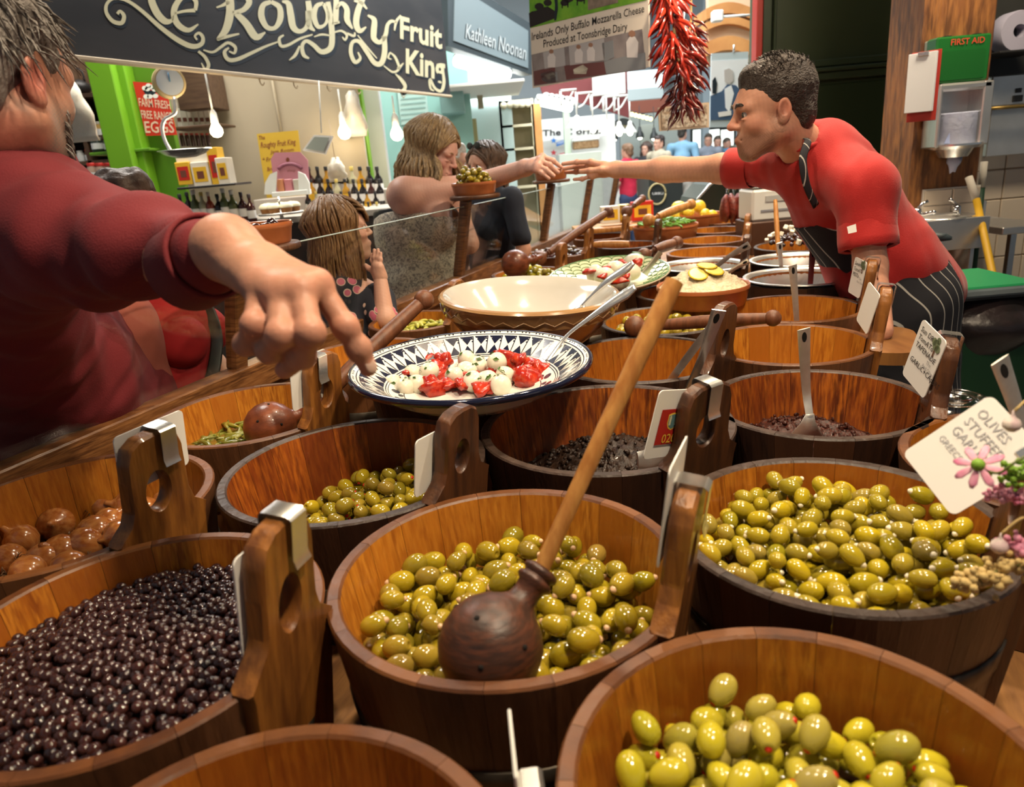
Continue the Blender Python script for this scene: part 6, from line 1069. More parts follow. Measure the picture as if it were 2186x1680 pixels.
for tx, b, r, u in (('Irelands Only Buffalo Mozzarella Cheese', (1135, 87), (241, -61), (0, -17)), ('Produced at Toonsbridge Dairy', (1160, 102), (180, -38), (0, -17))): put('lettering', text_px(tx, b, r, u, p1_, MN, .003, offset=.004), MATS['ink'], ms, False, True)
mp([(1135, 117), (1371, 62), (1379, 147), (1140, 184)], .0022, M('print_room', (.30, .26, .25), .6, mix=(.20, .17, .17), scale=10))
for pts, m in (([(1140, 152), (1185, 142), (1188, 175), (1142, 182)], 'print_maroon'), ([(1290, 130), (1378, 112), (1379, 146), (1295, 158)], 'print_steel'), ([(1205, 140), (1290, 132), (1295, 158), (1210, 170)], 'print_maroon'), ([(1160, 112), (1205, 101), (1208, 140), (1164, 148)], 'print_wall'), ([(1215, 98), (1290, 82), (1292, 128), (1218, 140)], 'print_wall'), ([(1155, 158), (1172, 150), (1190, 154), (1192, 172), (1172, 178), (1158, 172)], 'print_steel'), ([(1162, 160), (1182, 154), (1188, 162), (1172, 170)], 'print_curd'), ([(1225, 148), (1245, 138), (1256, 146), (1252, 158), (1226, 158)], 'print_curd'), ([(1286, 92), (1310, 86), (1312, 122), (1290, 132)], 'print_steel')):
    mp(pts, .0034, M(m, {'print_maroon': (.14, .05, .05), 'print_steel': (.24, .25, .26), 'print_wall': (.42, .40, .40), 'print_curd': (.72, .68, .54)}[m], .6))
for x, y in ((1178, 122), (1236, 112), (1262, 108), (1350, 90)):
    k = 1.5 if x > 1300 else 1; mp([(x-7*k, y+22*k), (x-8*k, y), (x-3*k, y-8*k), (x+4*k, y-8*k), (x+9*k, y), (x+8*k, y+22*k)], .0042, M('print_coat', (.66, .62, .60), .6)); mp([(x+5*k*math.cos(a), y-12*k+5*k*math.sin(a)) for a in np.arange(8)*.785], .0044, M('print_face', (.32, .17, .11), .6))
for px in (1150, 1370): put('hanging_cord', tube([mq(px, -60), mq(px, -60)+np.array([0, 0, .9])], .003, 5), MATS['steel'], ms, True, True)
# ------------------------------------------------------------------ bunches of dried chillies
M('chilli_red', (.30, .020, .010), .22, coat=.4, var=[(.16, .012, .008), (.42, .03, .012)]); M('chilli_dark', (.11, .012, .010), .25, coat=.4, var=[(.055, .008, .008), (.20, .02, .012)])
def chilli_mesh(L, r, mat, sd):
    t = np.linspace(0, 1, 8); g = np.random.default_rng(sd); P = np.c_[.012*np.sin(t*2.5+sd), .008*np.sin(t*3.5+sd*2), -t*L]; return mk(*tube(P, r*np.array([.3, .85, 1, .95, .85, .7, .45, .08]), 7), 'chilli', True, [MATS[mat]])
def bunch(label, pts, w, n, L, r, mat, rad):
    P = spline(np.array([W(x, y, w) for x, y in pts]), 6); o = thing('chilli_bunch', label, 'chillies', P[-1], group='bunches of dried chillies'); put('string', tube(np.concatenate([[P[0]+np.array([0, 0, .7])], P]), .006, 6), MATS['dried_yellow'], o, True, True); ms_ = [chilli_mesh(L, r, mat, i) for i in range(4)]
    for i in range(n):
        p = P[int(i/n*(len(P)-1))]; a = random.uniform(0, 6.28); d = Vector((math.cos(a), math.sin(a), -random.uniform(.5, 2.2))).normalized(); inst('chilli', ms_[i % 4], o, p+np.array(d)*random.uniform(.0, rad)-np.array(P[-1]), (-d).to_track_quat('Z', 'Y').to_euler(), random.uniform(.75, 1.25))
bunch('nearer bunch of bright red dried chillies hanging beside the photo sign', [(1425, -60), (1432, 0), (1440, 70), (1450, 130)], 3.0, 150, .105, .0085, 'chilli_red', .05)
bunch('darker bunch of dried chillies hanging behind and lower', [(1475, 40), (1468, 110), (1460, 170), (1458, 215)], 3.2, 190, .085, .0065, 'chilli_dark', .075)
ck = thing('framed_picture', 'small framed picture under the dried chillies', 'picture', Y(1460, 278, 4.2)); put('frame', slab([Y(x, y, 4.2) for x, y in ((1405, 230), (1514, 218), (1514, 272), (1408, 280))], EN, .015), M('frame_tan', (.48, .38, .28), .5), ck, False, True); put('print', slab([Y(x, y, 4.2)-np.array([0, .003, 0]) for x, y in ((1411, 232), (1509, 222), (1509, 268), (1413, 275))], EN, .002), M('print_mosaic', (.36, .26, .18), .3, mix=[(.62, .58, .50), (.10, .07, .05)], scale=28), ck, False, True); put('cord', tube([Y(1460, 225, 4.2), Y(1460, -60, 4.2)], .003, 5), MATS['steel'], ck, True, True)
# ------------------------------------------------------------------ people: implicit surfaces meshed with surface nets
RS = 1.0   # radius scale of the figure being built
W0 = W
class SDF:
    def __init__(s, h): s.h = h; s.ops = []; s.cuts = []
    def cap(s, a, b, ra, rb=None, k=.02, sub=False): s.ops.append(('c', np.asarray(a, float), np.asarray(b, float), ra*RS, (ra if rb is None else rb)*RS, k, sub)); return s
    def ell(s, c, r, k=.02, R=None, sub=False): s.ops.append(('e', np.asarray(c, float), np.asarray(r, float)*np.ones(3)*RS, R, None, k, sub)); return s
    def chain(s, P, R, k=.02):
        for i in range(len(P)-1): s.cap(P[i], P[i+1], R[i], R[i+1], k)
        return s
    def cut(s, p, n): s.cuts.append((np.asarray(p, float), unit(n))); return s
    def bb(s, o):
        if o[0] == 'c': r = max(o[3], o[4]); return np.minimum(o[1], o[2])-r, np.maximum(o[1], o[2])+r
        r = np.max(o[2]); r = o[2] if o[3] is None else np.full(3, r); return o[1]-r, o[1]+r
    def mesh(s):
        h = s.h; B = [s.bb(o) for o in s.ops if not o[6]]; lo = np.min([b[0] for b in B], 0)-3*h; hi = np.max([b[1] for b in B], 0)+3*h
        n = np.ceil((hi-lo)/h).astype(int)+1; f = np.full(n, 1.0, np.float32); ax = [lo[i]+h*np.arange(n[i]) for i in range(3)]
        for o in s.ops:
            b0, b1 = s.bb(o); k = o[5]; i0 = np.maximum(((b0-k-2*h-lo)/h).astype(int), 0); i1 = np.minimum(((b1+k+2*h-lo)/h).astype(int)+2, n)
            if (i1 <= i0).any(): continue
            sl = tuple(slice(a, b) for a, b in zip(i0, i1)); X = [ax[i][i0[i]:i1[i]].astype(np.float32) for i in range(3)]
            px, py, pz = X[0][:, None, None], X[1][None, :, None], X[2][None, None, :]
            if o[0] == 'c':
                a, b = o[1], o[2]; d = b-a; L2 = max(d @ d, 1e-12); dx, dy, dz = px-a[0], py-a[1], pz-a[2]; t = np.clip((dx*d[0]+dy*d[1]+dz*d[2])/L2, 0, 1)
                g = np.sqrt((dx-t*d[0])**2+(dy-t*d[1])**2+(dz-t*d[2])**2)-(o[3]+(o[4]-o[3])*t)
            else:
                q = [px-o[1][0], py-o[1][1], pz-o[1][2]]
                if o[3] is not None: R = o[3]; q = [q[0]*R[0, i]+q[1]*R[1, i]+q[2]*R[2, i] for i in range(3)]
                r = o[2]; k0 = np.sqrt((q[0]/r[0])**2+(q[1]/r[1])**2+(q[2]/r[2])**2); k1 = np.sqrt((q[0]/r[0]**2)**2+(q[1]/r[1]**2)**2+(q[2]/r[2]**2)**2); g = k0*(k0-1)/np.maximum(k1, 1e-9)
            A = f[sl]
            if o[6]: A = -A; w = np.maximum(k-np.abs(A-g), 0)/k; f[sl] = -(np.minimum(A, g)-w*w*k/4)
            else: w = np.maximum(k-np.abs(A-g), 0)/k; f[sl] = np.minimum(A, g)-w*w*k/4
        for p, nn in s.cuts:
            f = np.maximum(f, ((ax[0]-p[0])*nn[0])[:, None, None]+((ax[1]-p[1])*nn[1])[None, :, None]+((ax[2]-p[2])*nn[2])[None, None, :])
        f[0] = f[-1] = 1; f[:, 0] = f[:, -1] = 1; f[:, :, 0] = f[:, :, -1] = 1
        s_ = (f < 0); c = sum(s_[a:n[0]-1+a, b:n[1]-1+b, d:n[2]-1+d].astype(np.int8) for a in (0, 1) for b in (0, 1) for d in (0, 1)); act = (c > 0) & (c < 8); I = np.argwhere(act); ids = np.full(act.shape, -1, np.int32); ids[act] = np.arange(len(I))
        acc = np.zeros((len(I), 3)); cnt = np.zeros(len(I)); co = [(a, b, d) for a in (0, 1) for b in (0, 1) for d in (0, 1)]; vals = {q: f[I[:, 0]+q[0], I[:, 1]+q[1], I[:, 2]+q[2]] for q in co}
        for q in co:
            for i in range(3):
                if q[i] == 0:
                    r = list(q); r[i] = 1; fa, fb = vals[q], vals[tuple(r)]; m = (fa < 0) != (fb < 0); t = np.where(m, fa/np.where(m, fa-fb, 1), 0); P = np.array(q, float)[None]+np.zeros((len(I), 3)); P[:, i] += t; acc[m] += P[m]; cnt[m] += 1
        V = lo+h*(I+acc/cnt[:, None]); Fc = []
        for i in range(3):
            j, k = (i+1) % 3, (i+2) % 3; a = [slice(None)]*3; b = [slice(None)]*3; a[i] = slice(0, -1); b[i] = slice(1, None); sa, sb = s_[tuple(a)], s_[tuple(b)]
            E = np.argwhere(sa != sb); sg = sa[E[:, 0], E[:, 1], E[:, 2]]; E_ = [E.copy() for _ in range(4)]; E_[1][:, j] -= 1; E_[2][:, j] -= 1; E_[2][:, k] -= 1; E_[3][:, k] -= 1
            Q = np.stack([ids[e[:, 0], e[:, 1], e[:, 2]] for e in E_], 1); Q[sg] = Q[sg]; Q[~sg] = Q[~sg][:, ::-1]; Fc.append(Q)
        Fc = np.concatenate(Fc); Fc = Fc[(Fc >= 0).all(1)]; return V, [list(q) for q in Fc]
def setcol(o, cols):
    at = o.data.color_attributes.new('Col', 'FLOAT_COLOR', 'POINT'); at.data.foreach_set('color', np.c_[cols, np.ones(len(cols))].astype(np.float32).ravel())
def fold(vf, amp, fr, seed, dirs=None):
    V = vf[0]; g = np.random.default_rng(seed); d = np.zeros(len(V))
    for i in range(5): w = g.normal(size=3); w = w/np.linalg.norm(w)*fr*(.6+.35*i); d += np.sin(V @ w+g.uniform(0, 6)+1.5*np.sin(V @ g.normal(size=3)*fr*.4))/(1+.5*i)
    c = np.zeros_like(V); F_ = np.array([f[:4] for f in vf[1]]); nn = np.cross(V[F_[:, 2]]-V[F_[:, 0]], V[F_[:, 3]]-V[F_[:, 1]])
    for i in range(4): np.add.at(c, F_[:, i], nn)
    c /= np.linalg.norm(c, axis=1)[:, None]+1e-12; return V+c*(amp*d)[:, None], vf[1]
M('skin', (.5, .3, .2), .45, attr='Col', sss=.10, bump=.08, bscale=140, spec=.4); M('eye_white', (.72, .70, .66), .15, coat=.5); M('iris', (.06, .07, .06), .2)
def head_sdf(S, T, R, s=1, female=False, ears=True, jaw=1.0):
    g = lambda *p: T+R @ (np.array(p)*s*RS); e = lambda c, r, k=.02, sub=False: S.ell(g(*c), np.array(r)*s, k*s, R, sub); c = lambda a, b, ra, rb, k=.015, sub=False: S.cap(g(*a), g(*b), ra*s, rb*s, k*s, sub)
    e((0, -.018, .048), (.076, .098, .084), .03); e((0, .022, -.025), (.064, .070, .085), .03); e((0, .045, .03), (.060, .050, .045), .03)
    j = .92 if female else 1.0
    for q in (-1, 1): c((q*.056*j, -.002, -.055), (q*.022, .062, -.104), .024*j*jaw, .021*j, .03); e((q*.040, .060, -.028), (.022, .022, .020), .03); c((q*.020, .086 if female else .088, .020), (q*.048, .076, .018), .0075 if female else .0125, .007 if female else .009, .02)
    e((0, .070, -.105), (.024, .020, .018), .025); e((0, .070, -.07), (.034, .026, .026), .03)
    for q in (-1, 1): e((q*.032, .098, .001), (.018, .017, .012), .012, True)
    nf = .86 if female else 1.0; c((0, .091, .012), (0, .091+.022*nf, -.026), .0080*nf, .0105*nf, .014); e((0, .092+.021*nf, -.029), (.0112*nf, .012*nf, .0092*nf), .008)
    for q in (-1, 1): e((q*.0115*nf, .100, -.032), (.0075*nf, .010, .0070*nf), .008)
    c((-.020, .087, -.062), (.020, .087, -.062), .0062, .0062, .008); c((-.018, .087, -.0735), (.018, .087, -.0735), .0070, .0070, .008); c((-.026, .093, -.0675), (.026, .093, -.0675), .0016, .0016, .004, True); e((0, .097, -.066), (.015, .008, .009), .01)
    for q in (-1, 1):
        e((q*.032, .083, .0115), (.0165, .011, .0055), .006); e((q*.032, .083, -.0125), (.0155, .010, .0045), .006)
        if ears: e((q*.078, -.012, -.004), (.0085, .019, .031), .008); e((q*.084, -.010, .002), (.006, .010, .018), .006, True); e((q*.080, -.006, -.030), (.006, .010, .010), .008)
    return g
def eyes(parent, g, R, s, look=(0, 1, 0), shut=False):
    for q in (-1, 1):
        c = g(q*.032, .0775, -.0005)
        if shut: continue
        o = put('eye', sphere(.0134*s*RS, 16, 11, c), MATS['eye_white'], parent, True, True); d = unit(R @ np.array(look)); put('iris', xf(lathe([(.0080*s*RS, .0112*s*RS), (.0045*s*RS, .0130*s*RS), (0, .0138*s*RS)], 14), basis(np.cross(d, [.1, .2, 1]), d), c), MATS['iris'], o, True, True)
def skincol(V, base, spots=()):
    C = np.tile(np.array(base, float), (len(V), 1)); n = np.sin(V @ np.array([310, 170, 230.]))*np.sin(V @ np.array([-190, 260, 140.])); C *= (1+.05*n)[:, None]
    for p, r, col, st in spots:
        w = np.clip(1-((V-p)**2).sum(1)/r**2, 0, 1)[:, None]*st; C = C*(1-w)+np.array(col)*w
    return C
def local_mask(V, T, R, s, fn): L = (V-T) @ R/s; return fn(L[:, 0], L[:, 1], L[:, 2])
def hand_sdf(S, wrist, kn, fingers, thumb, rw, rf, k=.012, fs=(1, 1.03, .98, .86)):
    wrist = np.asarray(wrist); kn = [np.asarray(q) for q in kn]
    for i, q in enumerate(kn): S.cap(wrist+(q-wrist)*.05, q, rw*.62, rf*1.12, .022)
    for a, b in zip(kn[:-1], kn[1:]): S.cap(a, b, rf*1.02, rf*1.02, .016); S.cap((a+wrist)/2, (b+wrist)/2, rf*1.15, rf*1.15, .02)
    for i, (q, fg) in enumerate(zip(kn, fingers)):
        P = [q]+[np.asarray(x) for x in fg]; n = len(P); R = np.array([1.06, 1.0, .92, .80])[:n]*rf*fs[i]
        if n == 3: R = np.array([1.05, .96, .80])*rf*fs[i]
        S.chain(P, list(R), .006)
        for j in range(1, n-1): S.ell(P[j], rf*fs[i]*1.10, .006)
    if thumb is not None: P = [np.asarray(x) for x in thumb]; S.cap(wrist, P[0], rw*.7, rf*1.35, .02); S.chain(P, list(np.linspace(1.3, .95, len(P))*rf), .008)
def nail(parent, tip, d, up, r): d = unit(d); up = unit(np.asarray(up)-d*(d @ np.asarray(up))); put('fingernail', xf(sphere(1, 10, 7, s=(r*.62, r*.85, r*.16)), np.array([np.cross(d, up), d, up]).T, np.asarray(tip)-d*r*.25+up*r*.80), M('nail', (.62, .42, .33), .25, coat=.3), parent, True, True)
def strands(paths, rad, n=5): return join(*[tube(np.asarray(p), np.interp(np.linspace(0, 1, len(p)), [0, .15, .8, 1], [rad*.7, rad, rad*.8, rad*.15]), n, True) for p in paths])
# ---- the shop worker reaching across the counter
T = W(1648, 236, 2.16); R = basis((-.992, .085, -.06), (-.05, 0, 1)); hs = 1.07; BASE = (.60, .30, .20)
sw_ = thing('person', 'shop worker in a red t-shirt and striped apron leaning over the counter', 'person', tuple(W(1925, 655, 2.45)[:2])+(0,))
NB, SL, SR = W(1738, 335, 2.26), W(1842, 402, 2.12), W(1648, 358, 2.42); EL, WL = W(1858, 570, 2.12), W(1880, 706, 2.02); ER, WR = W(1448, 362, 2.68), W(1318, 362, 2.88)
CH, WA, HP = W(1796, 428, 2.38), W(1880, 555, 2.42), W(1922, 655, 2.45)
S1 = SDF(.0026); g = head_sdf(S1, T, R, hs, jaw=1.08); S1.cap(g(0, -.03, -.05), NB, .062, .068, .03); hv = S1.mesh()
S2 = SDF(.005); S2.cap(g(0, -.03, -.06), NB, .058, .066, .03).cap(NB, SL, .05, .055, .05).cap(NB, SR, .05, .052, .05).cap(NB, CH, .07, .12, .06).cap(CH, WA, .12, .13, .05).cap(WA, HP, .13, .14, .05)
S2.chain([SL, EL, WL], [.056, .045, .033], .02).chain([SR, ER, WR], [.052, .043, .030], .02).ell(ER+(WR-ER)*.22, (.05, .05, .047), .03).ell(SR+(ER-SR)*.5, (.052, .052, .048), .03); bv = S2.mesh()
S3 = SDF(.0026); hw = lambda x, y, w: W(x, y, w+.31); kn = [hw(1262, 346, 2.60), hw(1258, 355, 2.63), hw(1260, 366, 2.65), hw(1264, 376, 2.65)]
hand_sdf(S3, WR, kn, [[hw(1232, 346, 2.63), hw(1202, 350, 2.65)], [hw(1230, 356, 2.68), hw(1204, 360, 2.70)], [hw(1230, 367, 2.70), hw(1208, 368, 2.72)], [hw(1243, 382, 2.68), hw(1226, 383, 2.69)]], [hw(1283, 362, 2.56), hw(1260, 364, 2.57), hw(1240, 366, 2.59)], .030, .0098); S3.cap(ER+(WR-ER)*.75, WR, .033, .030, .02)
S4 = SDF(.003); wl = WL; d = unit(np.array([.15, .35, -.25])); kl = [wl+np.array([.005+.012*i, .05, -.035-.004*i]) for i in range(4)]; hand_sdf(S4, wl, kl, [[q+np.array([.015, .022, -.02]), q+np.array([.012, .015, -.05])] for q in kl], [wl+np.array([-.02, .03, -.02]), wl+np.array([-.03, .06, -.03])], .030, .0095)
vf = join(hv, bv, S3.mesh(), S4.mesh()); body = put('body', vf, MATS['skin'], sw_, True, True)
V = np.asarray(vf[0]); C = skincol(V, BASE, [(g(0, .115, -.03), .025, (.55, .17, .11), .6), (g(.05, .06, -.03), .04, (.54, .20, .13), .5), (g(-.05, .06, -.03), .04, (.54, .20, .13), .5), (g(-.08, -.01, 0), .035, (.55, .18, .12), .7), (g(0, .093, -.068), .022, (.42, .13, .10), .9), (WR, .10, (.55, .27, .18), .4)])
def stub(x, y, z): m = np.clip((-.042-z)/.018, 0, 1)*np.clip((y-.000)/.02, 0, 1)*np.clip((z+.145)/.02, 0, 1); lip = np.exp(-((x/.024)**2+((z+.068)/.009)**2))*(y > .07); side = np.clip((.03-np.abs(y-.005))/.02, 0, 1)*np.clip((.02-z)/.03, 0, 1)*(np.abs(x) > .05)*(z > -.06); return np.clip(np.maximum(m, side*.8)-lip, 0, 1)*np.clip(1-((z+.045)/.02)**2*0, 0, 1)
mk_ = local_mask(V, T, R, hs, stub); mk_[len(hv[0]):] = 0; nz = .56+.20*np.sin(V @ np.array([900, 700, 1100.]))*np.sin(V @ np.array([-800, 1000, 600.])); C = C*(1-(mk_*nz)[:, None])+np.array((.070, .036, .025))*(mk_*nz)[:, None]; setcol(body, C)
eyes(sw_, g, R, hs, (-.1, 1, -.1))
M('hair_dark', (.030, .020, .016), .42, mix=(.070, .052, .042), scale=160, bump=1.0, bscale=220, detail=2)
for q in (-1, 1): put('eyebrow', tube(np.array([g(q*.012, .1015, .020), g(q*.028, .1015, .027), g(q*.040, .094, .026), g(q*.052, .082, .020)]), np.array([.0040, .0052, .0045, .0020])*hs, 8), MATS['hair_dark'], sw_, True, True)
def short_hair(T, R, s, h, mat, parent, fringe=.0, seed=1, amp=.0022, fr=260):
    g = lambda *p: T+R @ (np.array(p)*s); S = SDF(h); S.ell(g(0, -.020, .056), np.array((.083, .106, .089))*s, .02, R).ell(g(0, .048, .100), np.array((.050, .036, .026))*s, .03, R).ell(g(0, -.075, -.015), np.array((.062, .042, .060))*s, .03, R)
    S.ell(g(0, .122, .008+fringe), np.array((.090, .068, .066))*s, .010, R, True).ell(g(0, .085, -.085), np.array((.12, .115, .082))*s, .012, R, True)
    for q in (-1, 1): S.ell(g(q*.088, -.010, -.018), np.array((.022, .026, .040))*s, .008, R, True)
    return put('hair', fold(S.mesh(), amp, fr, seed), mat, parent, True, True)
short_hair(T, R, hs, .0032, MATS['hair_dark'], sw_, amp=.0010, fr=200)
ST_ = []
for i in range(260):
    a, e_ = random.uniform(0, 6.28), random.uniform(.5, 1.5); n = np.array([math.cos(a)*math.cos(e_), math.sin(a)*math.cos(e_), math.sin(e_)]); p = np.array([0, -.020, .056])+n*np.array((.082, .105, .088))
    if p[1] > .06 and p[2] < .085: continue
    q = p+n*.009+np.array([random.gauss(0, .006), .006+random.gauss(0, .004), .002]); ST_.append([g(*p), g(*((p+q)/2+n*.002)), g(*q)])
put('hair_tufts', strands(ST_, .0016, 4), MATS['hair_dark'], sw_, True, True)
# red t-shirt
M('tshirt_red', (.50, .016, .014), .8, mix=(.44, .012, .012), scale=5, bump=.15, bscale=300, sheen=.2)
S = SDF(.0062); up = np.array([0, 0, 1.]); S.cap(NB+(g(0, -.03, -.06)-NB)*.05, NB+(CH-NB)*.3, .078, .11, .05).cap(NB, SL, .078, .088, .06).cap(NB, SR, .072, .072, .06).cap(NB+(CH-NB)*.4, CH, .14, .160, .07).cap(CH, WA, .160, .160, .05).cap(WA, HP+np.array([.03, .02, .03]), .160, .165, .05).cap(HP+np.array([.03, .02, .03]), HP+np.array([.09, .03, .02]), .15, .12, .03)
S.chain([SL, SL+(EL-SL)*.50], [.088, .076], .03).chain([SR, SR+(ER-SR)*.26], [.070, .062], .03); S.cap(g(0, -.03, -.04), NB+(g(0, 0, -.1)-NB)*.15, .062, .065, .01, True)
S.cut(SL+(EL-SL)*.74, EL-SL) if False else None
for a_, b_, t_, r_ in ((SL, EL, .50, .079), (SR, ER, .26, .066)):
    dd_ = unit(b_-a_); Rq = basis(np.cross(dd_, [0, .3, 1]), dd_); p_ = a_+(b_-a_)*t_; put('sleeve_hem', xf(lathe([(r_, -.03), (r_+.004, .035), (r_+.003, .060), (r_-.004, .063), (r_-.012, .058)], 36), Rq, p_), MATS['tshirt_red'], sw_, True, True)
put('t_shirt', fold(fold(S.mesh(), .0055, 15, 3), .002, 50, 4), MATS['tshirt_red'], sw_, True, True)
put('sleeve_label', slab([W(1808, 484, 2.01), W(1827, 478, 2.01), W(1829, 495, 2.01), W(1811, 499, 2.01)], CAM-W(1812, 488, 2.01), .001), MATS['card'], sw_, False, True)
put('collar', tube(np.array([NB+(g(0, -.03, -.06)-NB)*.42+.072*(math.cos(a)*R[:, 1]+math.sin(a)*R[:, 0])+np.array([.0, 0, -.012*math.cos(a)]) for a in np.linspace(0, 6.283, 25)]), .0075, 8), MATS['tshirt_red'], sw_, True, True)
# apron: bib and skirt cut from a slightly larger body shell, neck strap
def stripes(name, base, line, dirv, period, width):
    m = bpy.data.materials.new(name); m.use_nodes = True; nt = m.node_tree; N = nt.nodes; L = nt.links; tc = N.new('ShaderNodeTexCoord'); dt = N.new('ShaderNodeVectorMath'); dt.operation = 'DOT_PRODUCT'; dt.inputs[1].default_value = dirv; L.new(tc.outputs['Object'], dt.inputs[0]); a = N.new('ShaderNodeMath'); a.operation = 'MULTIPLY'; a.inputs[1].default_value = 1/period; L.new(dt.outputs['Value'], a.inputs[0]); f = N.new('ShaderNodeMath'); f.operation = 'FRACT'; L.new(a.outputs[0], f.inputs[0]); lt = N.new('ShaderNodeMath'); lt.operation = 'LESS_THAN'; lt.inputs[1].default_value = width; L.new(f.outputs[0], lt.inputs[0])
    mx = N.new('ShaderNodeMix'); mx.data_type = 'RGBA'; mx.inputs[6].default_value = (*base, 1); mx.inputs[7].default_value = (*line, 1); L.new(lt.outputs[0], mx.inputs[0]); b = N['Principled BSDF']; b.inputs['Roughness'].default_value = .85; L.new(mx.outputs[2], b.inputs['Base Color']); return m
apm = stripes('apron_stripe', (.016, .016, .022), (.50, .48, .44), (.58, .80, .12), .030, .085)
AN = np.array([.86, -.05, .50]); S = SDF(.006); S.cap(CH+(WA-CH)*-.05, WA, .166, .168, .03).cap(WA, HP, .168, .176, .04); S.cut(CH+(WA-CH)*.12, CH-WA+np.array([.05, 0, .05])); S.cut(CH-AN*.055, AN); bib = fold(S.mesh(), .002, 22, 5)
S = SDF(.006); S.cap(WA+(HP-WA)*.2, HP, .170, .186, .04).cap(HP, np.array([HP[0]+.02, HP[1], .50]), .186, .20, .04); S.cut(W(1912, 522, 2.3), (.15, 0, 1)); S.cut(W(1962, 560, 2.45), (1, .15, .22)); skt = fold(S.mesh(), .003, 22, 6)
put('apron', join(bib, skt), apm, sw_, True, True)
put('apron_strap', tube(spline([g(.02, -.075, -.085), W(1724, 300, 2.13), W(1714, 340, 2.11), W(1722, 395, 2.14), W(1742, 440, 2.20)], 6), .012, 8, flat=.25, up=(0, -1, .2)), apm, sw_, True, True)
put('apron_bow', xf(blob(31, (.05, .045, .018), 14, 9, .3), None, W(1978, 505, 2.45)), MATS['slate_dark'], sw_, True, True)
S = SDF(.009); S.cap(HP, np.array([HP[0]+.03, HP[1]-.10, .48]), .15, .085, .03).cap(HP, np.array([HP[0]+.03, HP[1]+.12, .48]), .15, .085, .03)
for q in (-.10, .12): S.cap(np.array([HP[0]+.03, HP[1]+q, .48]), np.array([HP[0]+.05, HP[1]+q, .06]), .085, .06, .02)
put('trousers', fold(S.mesh(), .003, 20, 8), M('khaki', (.13, .10, .06), .85), sw_, True, True)
for q in (-.10, .12): put('shoe', xf(sphere(1, 14, 9, s=(.13, .05, .05)), None, (HP[0]+.0, HP[1]+q, .045)), MATS['ink'], sw_, True, True)
# ---- bearded man pointing over the screen
mn = thing('person', 'grey bearded man in a maroon shirt pointing at the plate', 'person', (-1.25, 1.75, 0)); R = basis((.24, .95, -.14), (.05, .0, 1)); hs = 1.06; ear = W(74, 168, 1.06); T = ear-R @ (np.array([.080, -.012, -.004])*hs); BASE = (.46, .225, .15)
S1 = SDF(.003); g = head_sdf(S1, T, R, hs); NB = W(-40, 372, 1.22); S1.cap(g(0, -.03, -.06), NB, .060, .068, .03); hv = S1.mesh()
SH, E1, E2, CF = W(40, 505, 1.16), W(190, 530, 1.02), W(300, 542, .93), W(448, 545, .83)
hwr = W(476, 528, .805); P_ = lambda x, y, w: W(400+x/3.643, 440+y/3.643, w)
S3 = SDF(.0021); kn = [P_(1010, 610, .735), P_(880, 655, .715), P_(720, 680, .715), P_(565, 640, .73)]
fg = [[P_(1230, 940, .735), P_(1330, 1105, .745), P_(1405, 1255, .755)], [P_(955, 985, .690), P_(890, 1160, .72), P_(760, 1270, .75)], [P_(725, 1000, .690), P_(640, 1120, .72), P_(590, 1120, .75)], [P_(520, 920, .705), P_(455, 1070, .73), P_(460, 1085, .76)]]
hand_sdf(S3, hwr, kn, fg, [P_(640, 700, .80), P_(800, 1000, .79), P_(860, 1180, .78)], .034, .0122, fs=(.98, 1.05, 1.02, .92)); S3.cap(CF, hwr, .033, .030, .02); S3.ell(P_(330, 300, .785), .022, .03)
for a, b in ((P_(430, 330, .775), kn[0]), (P_(400, 380, .772), kn[1]), (P_(380, 420, .775), kn[2])): S3.cap(a+(b-a)*.25, b, .0075, .0065, .012)
hdv = S3.mesh(); vf = join(hv, hdv, SDF(.006).chain([NB, W(-60, 450, 1.3), W(30, 700, 1.5)], [.08, .12, .14], .05).mesh(), SDF(.006).chain([SH, E2, CF], [.06, .045, .034], .03).mesh())
body = put('body', vf, MATS['skin'], mn, True, True); V = np.asarray(vf[0]); C = skincol(V, BASE, [(ear, .04, (.46, .13, .10), .8), (g(.06, -.06, -.09), .06, (.46, .14, .10), .7)]+[(q, .022, (.58, .24, .17), .7) for q in kn]+[(f[0], .018, (.60, .25, .17), .7) for f in fg]+[(f[-1], .02, (.60, .26, .18), .6) for f in fg]+[((hwr+kn[1])/2, .05, (.55, .32, .21), .5)])
L = (V-T) @ R/hs; bm_ = np.clip((-.012-L[:, 2])/.03, 0, 1)*np.clip((L[:, 1]-.005)/.02, 0, 1)*(L[:, 2] > -.15); bm_[len(hv[0]):] = 0; n_ = .65+.3*np.sin(V @ np.array([800, 600, 900.])); C = C*(1-(bm_*n_)[:, None])+np.array((.23, .19, .165))*(bm_*n_)[:, None]; setcol(body, C)
nail(mn, fg[0][-1], fg[0][-1]-fg[0][-2], CAM-fg[0][-1]+np.array([.3, 0, .3]), .0105)
M('hair_grey', (.105, .088, .075), .5, mix=(.26, .24, .22), scale=60, bump=.5, bscale=120)
S = SDF(.0045); S.ell(g(0, -.022, .058), np.array((.086, .112, .094))*hs, .02, R).ell(g(0, -.07, -.02), np.array((.072, .05, .075))*hs, .03, R).ell(g(0, .125, -.005), np.array((.10, .07, .07))*hs, .01, R, True).ell(g(0, .095, -.095), np.array((.12, .115, .085))*hs, .01, R, True)
for q in (-1, 1): S.ell(g(q*.09, -.012, -.015), np.array((.024, .028, .042))*hs, .008, R, True)
put('hair', fold(S.mesh(), .004, 90, 12), MATS['hair_grey'], mn, True, True); ST_ = []
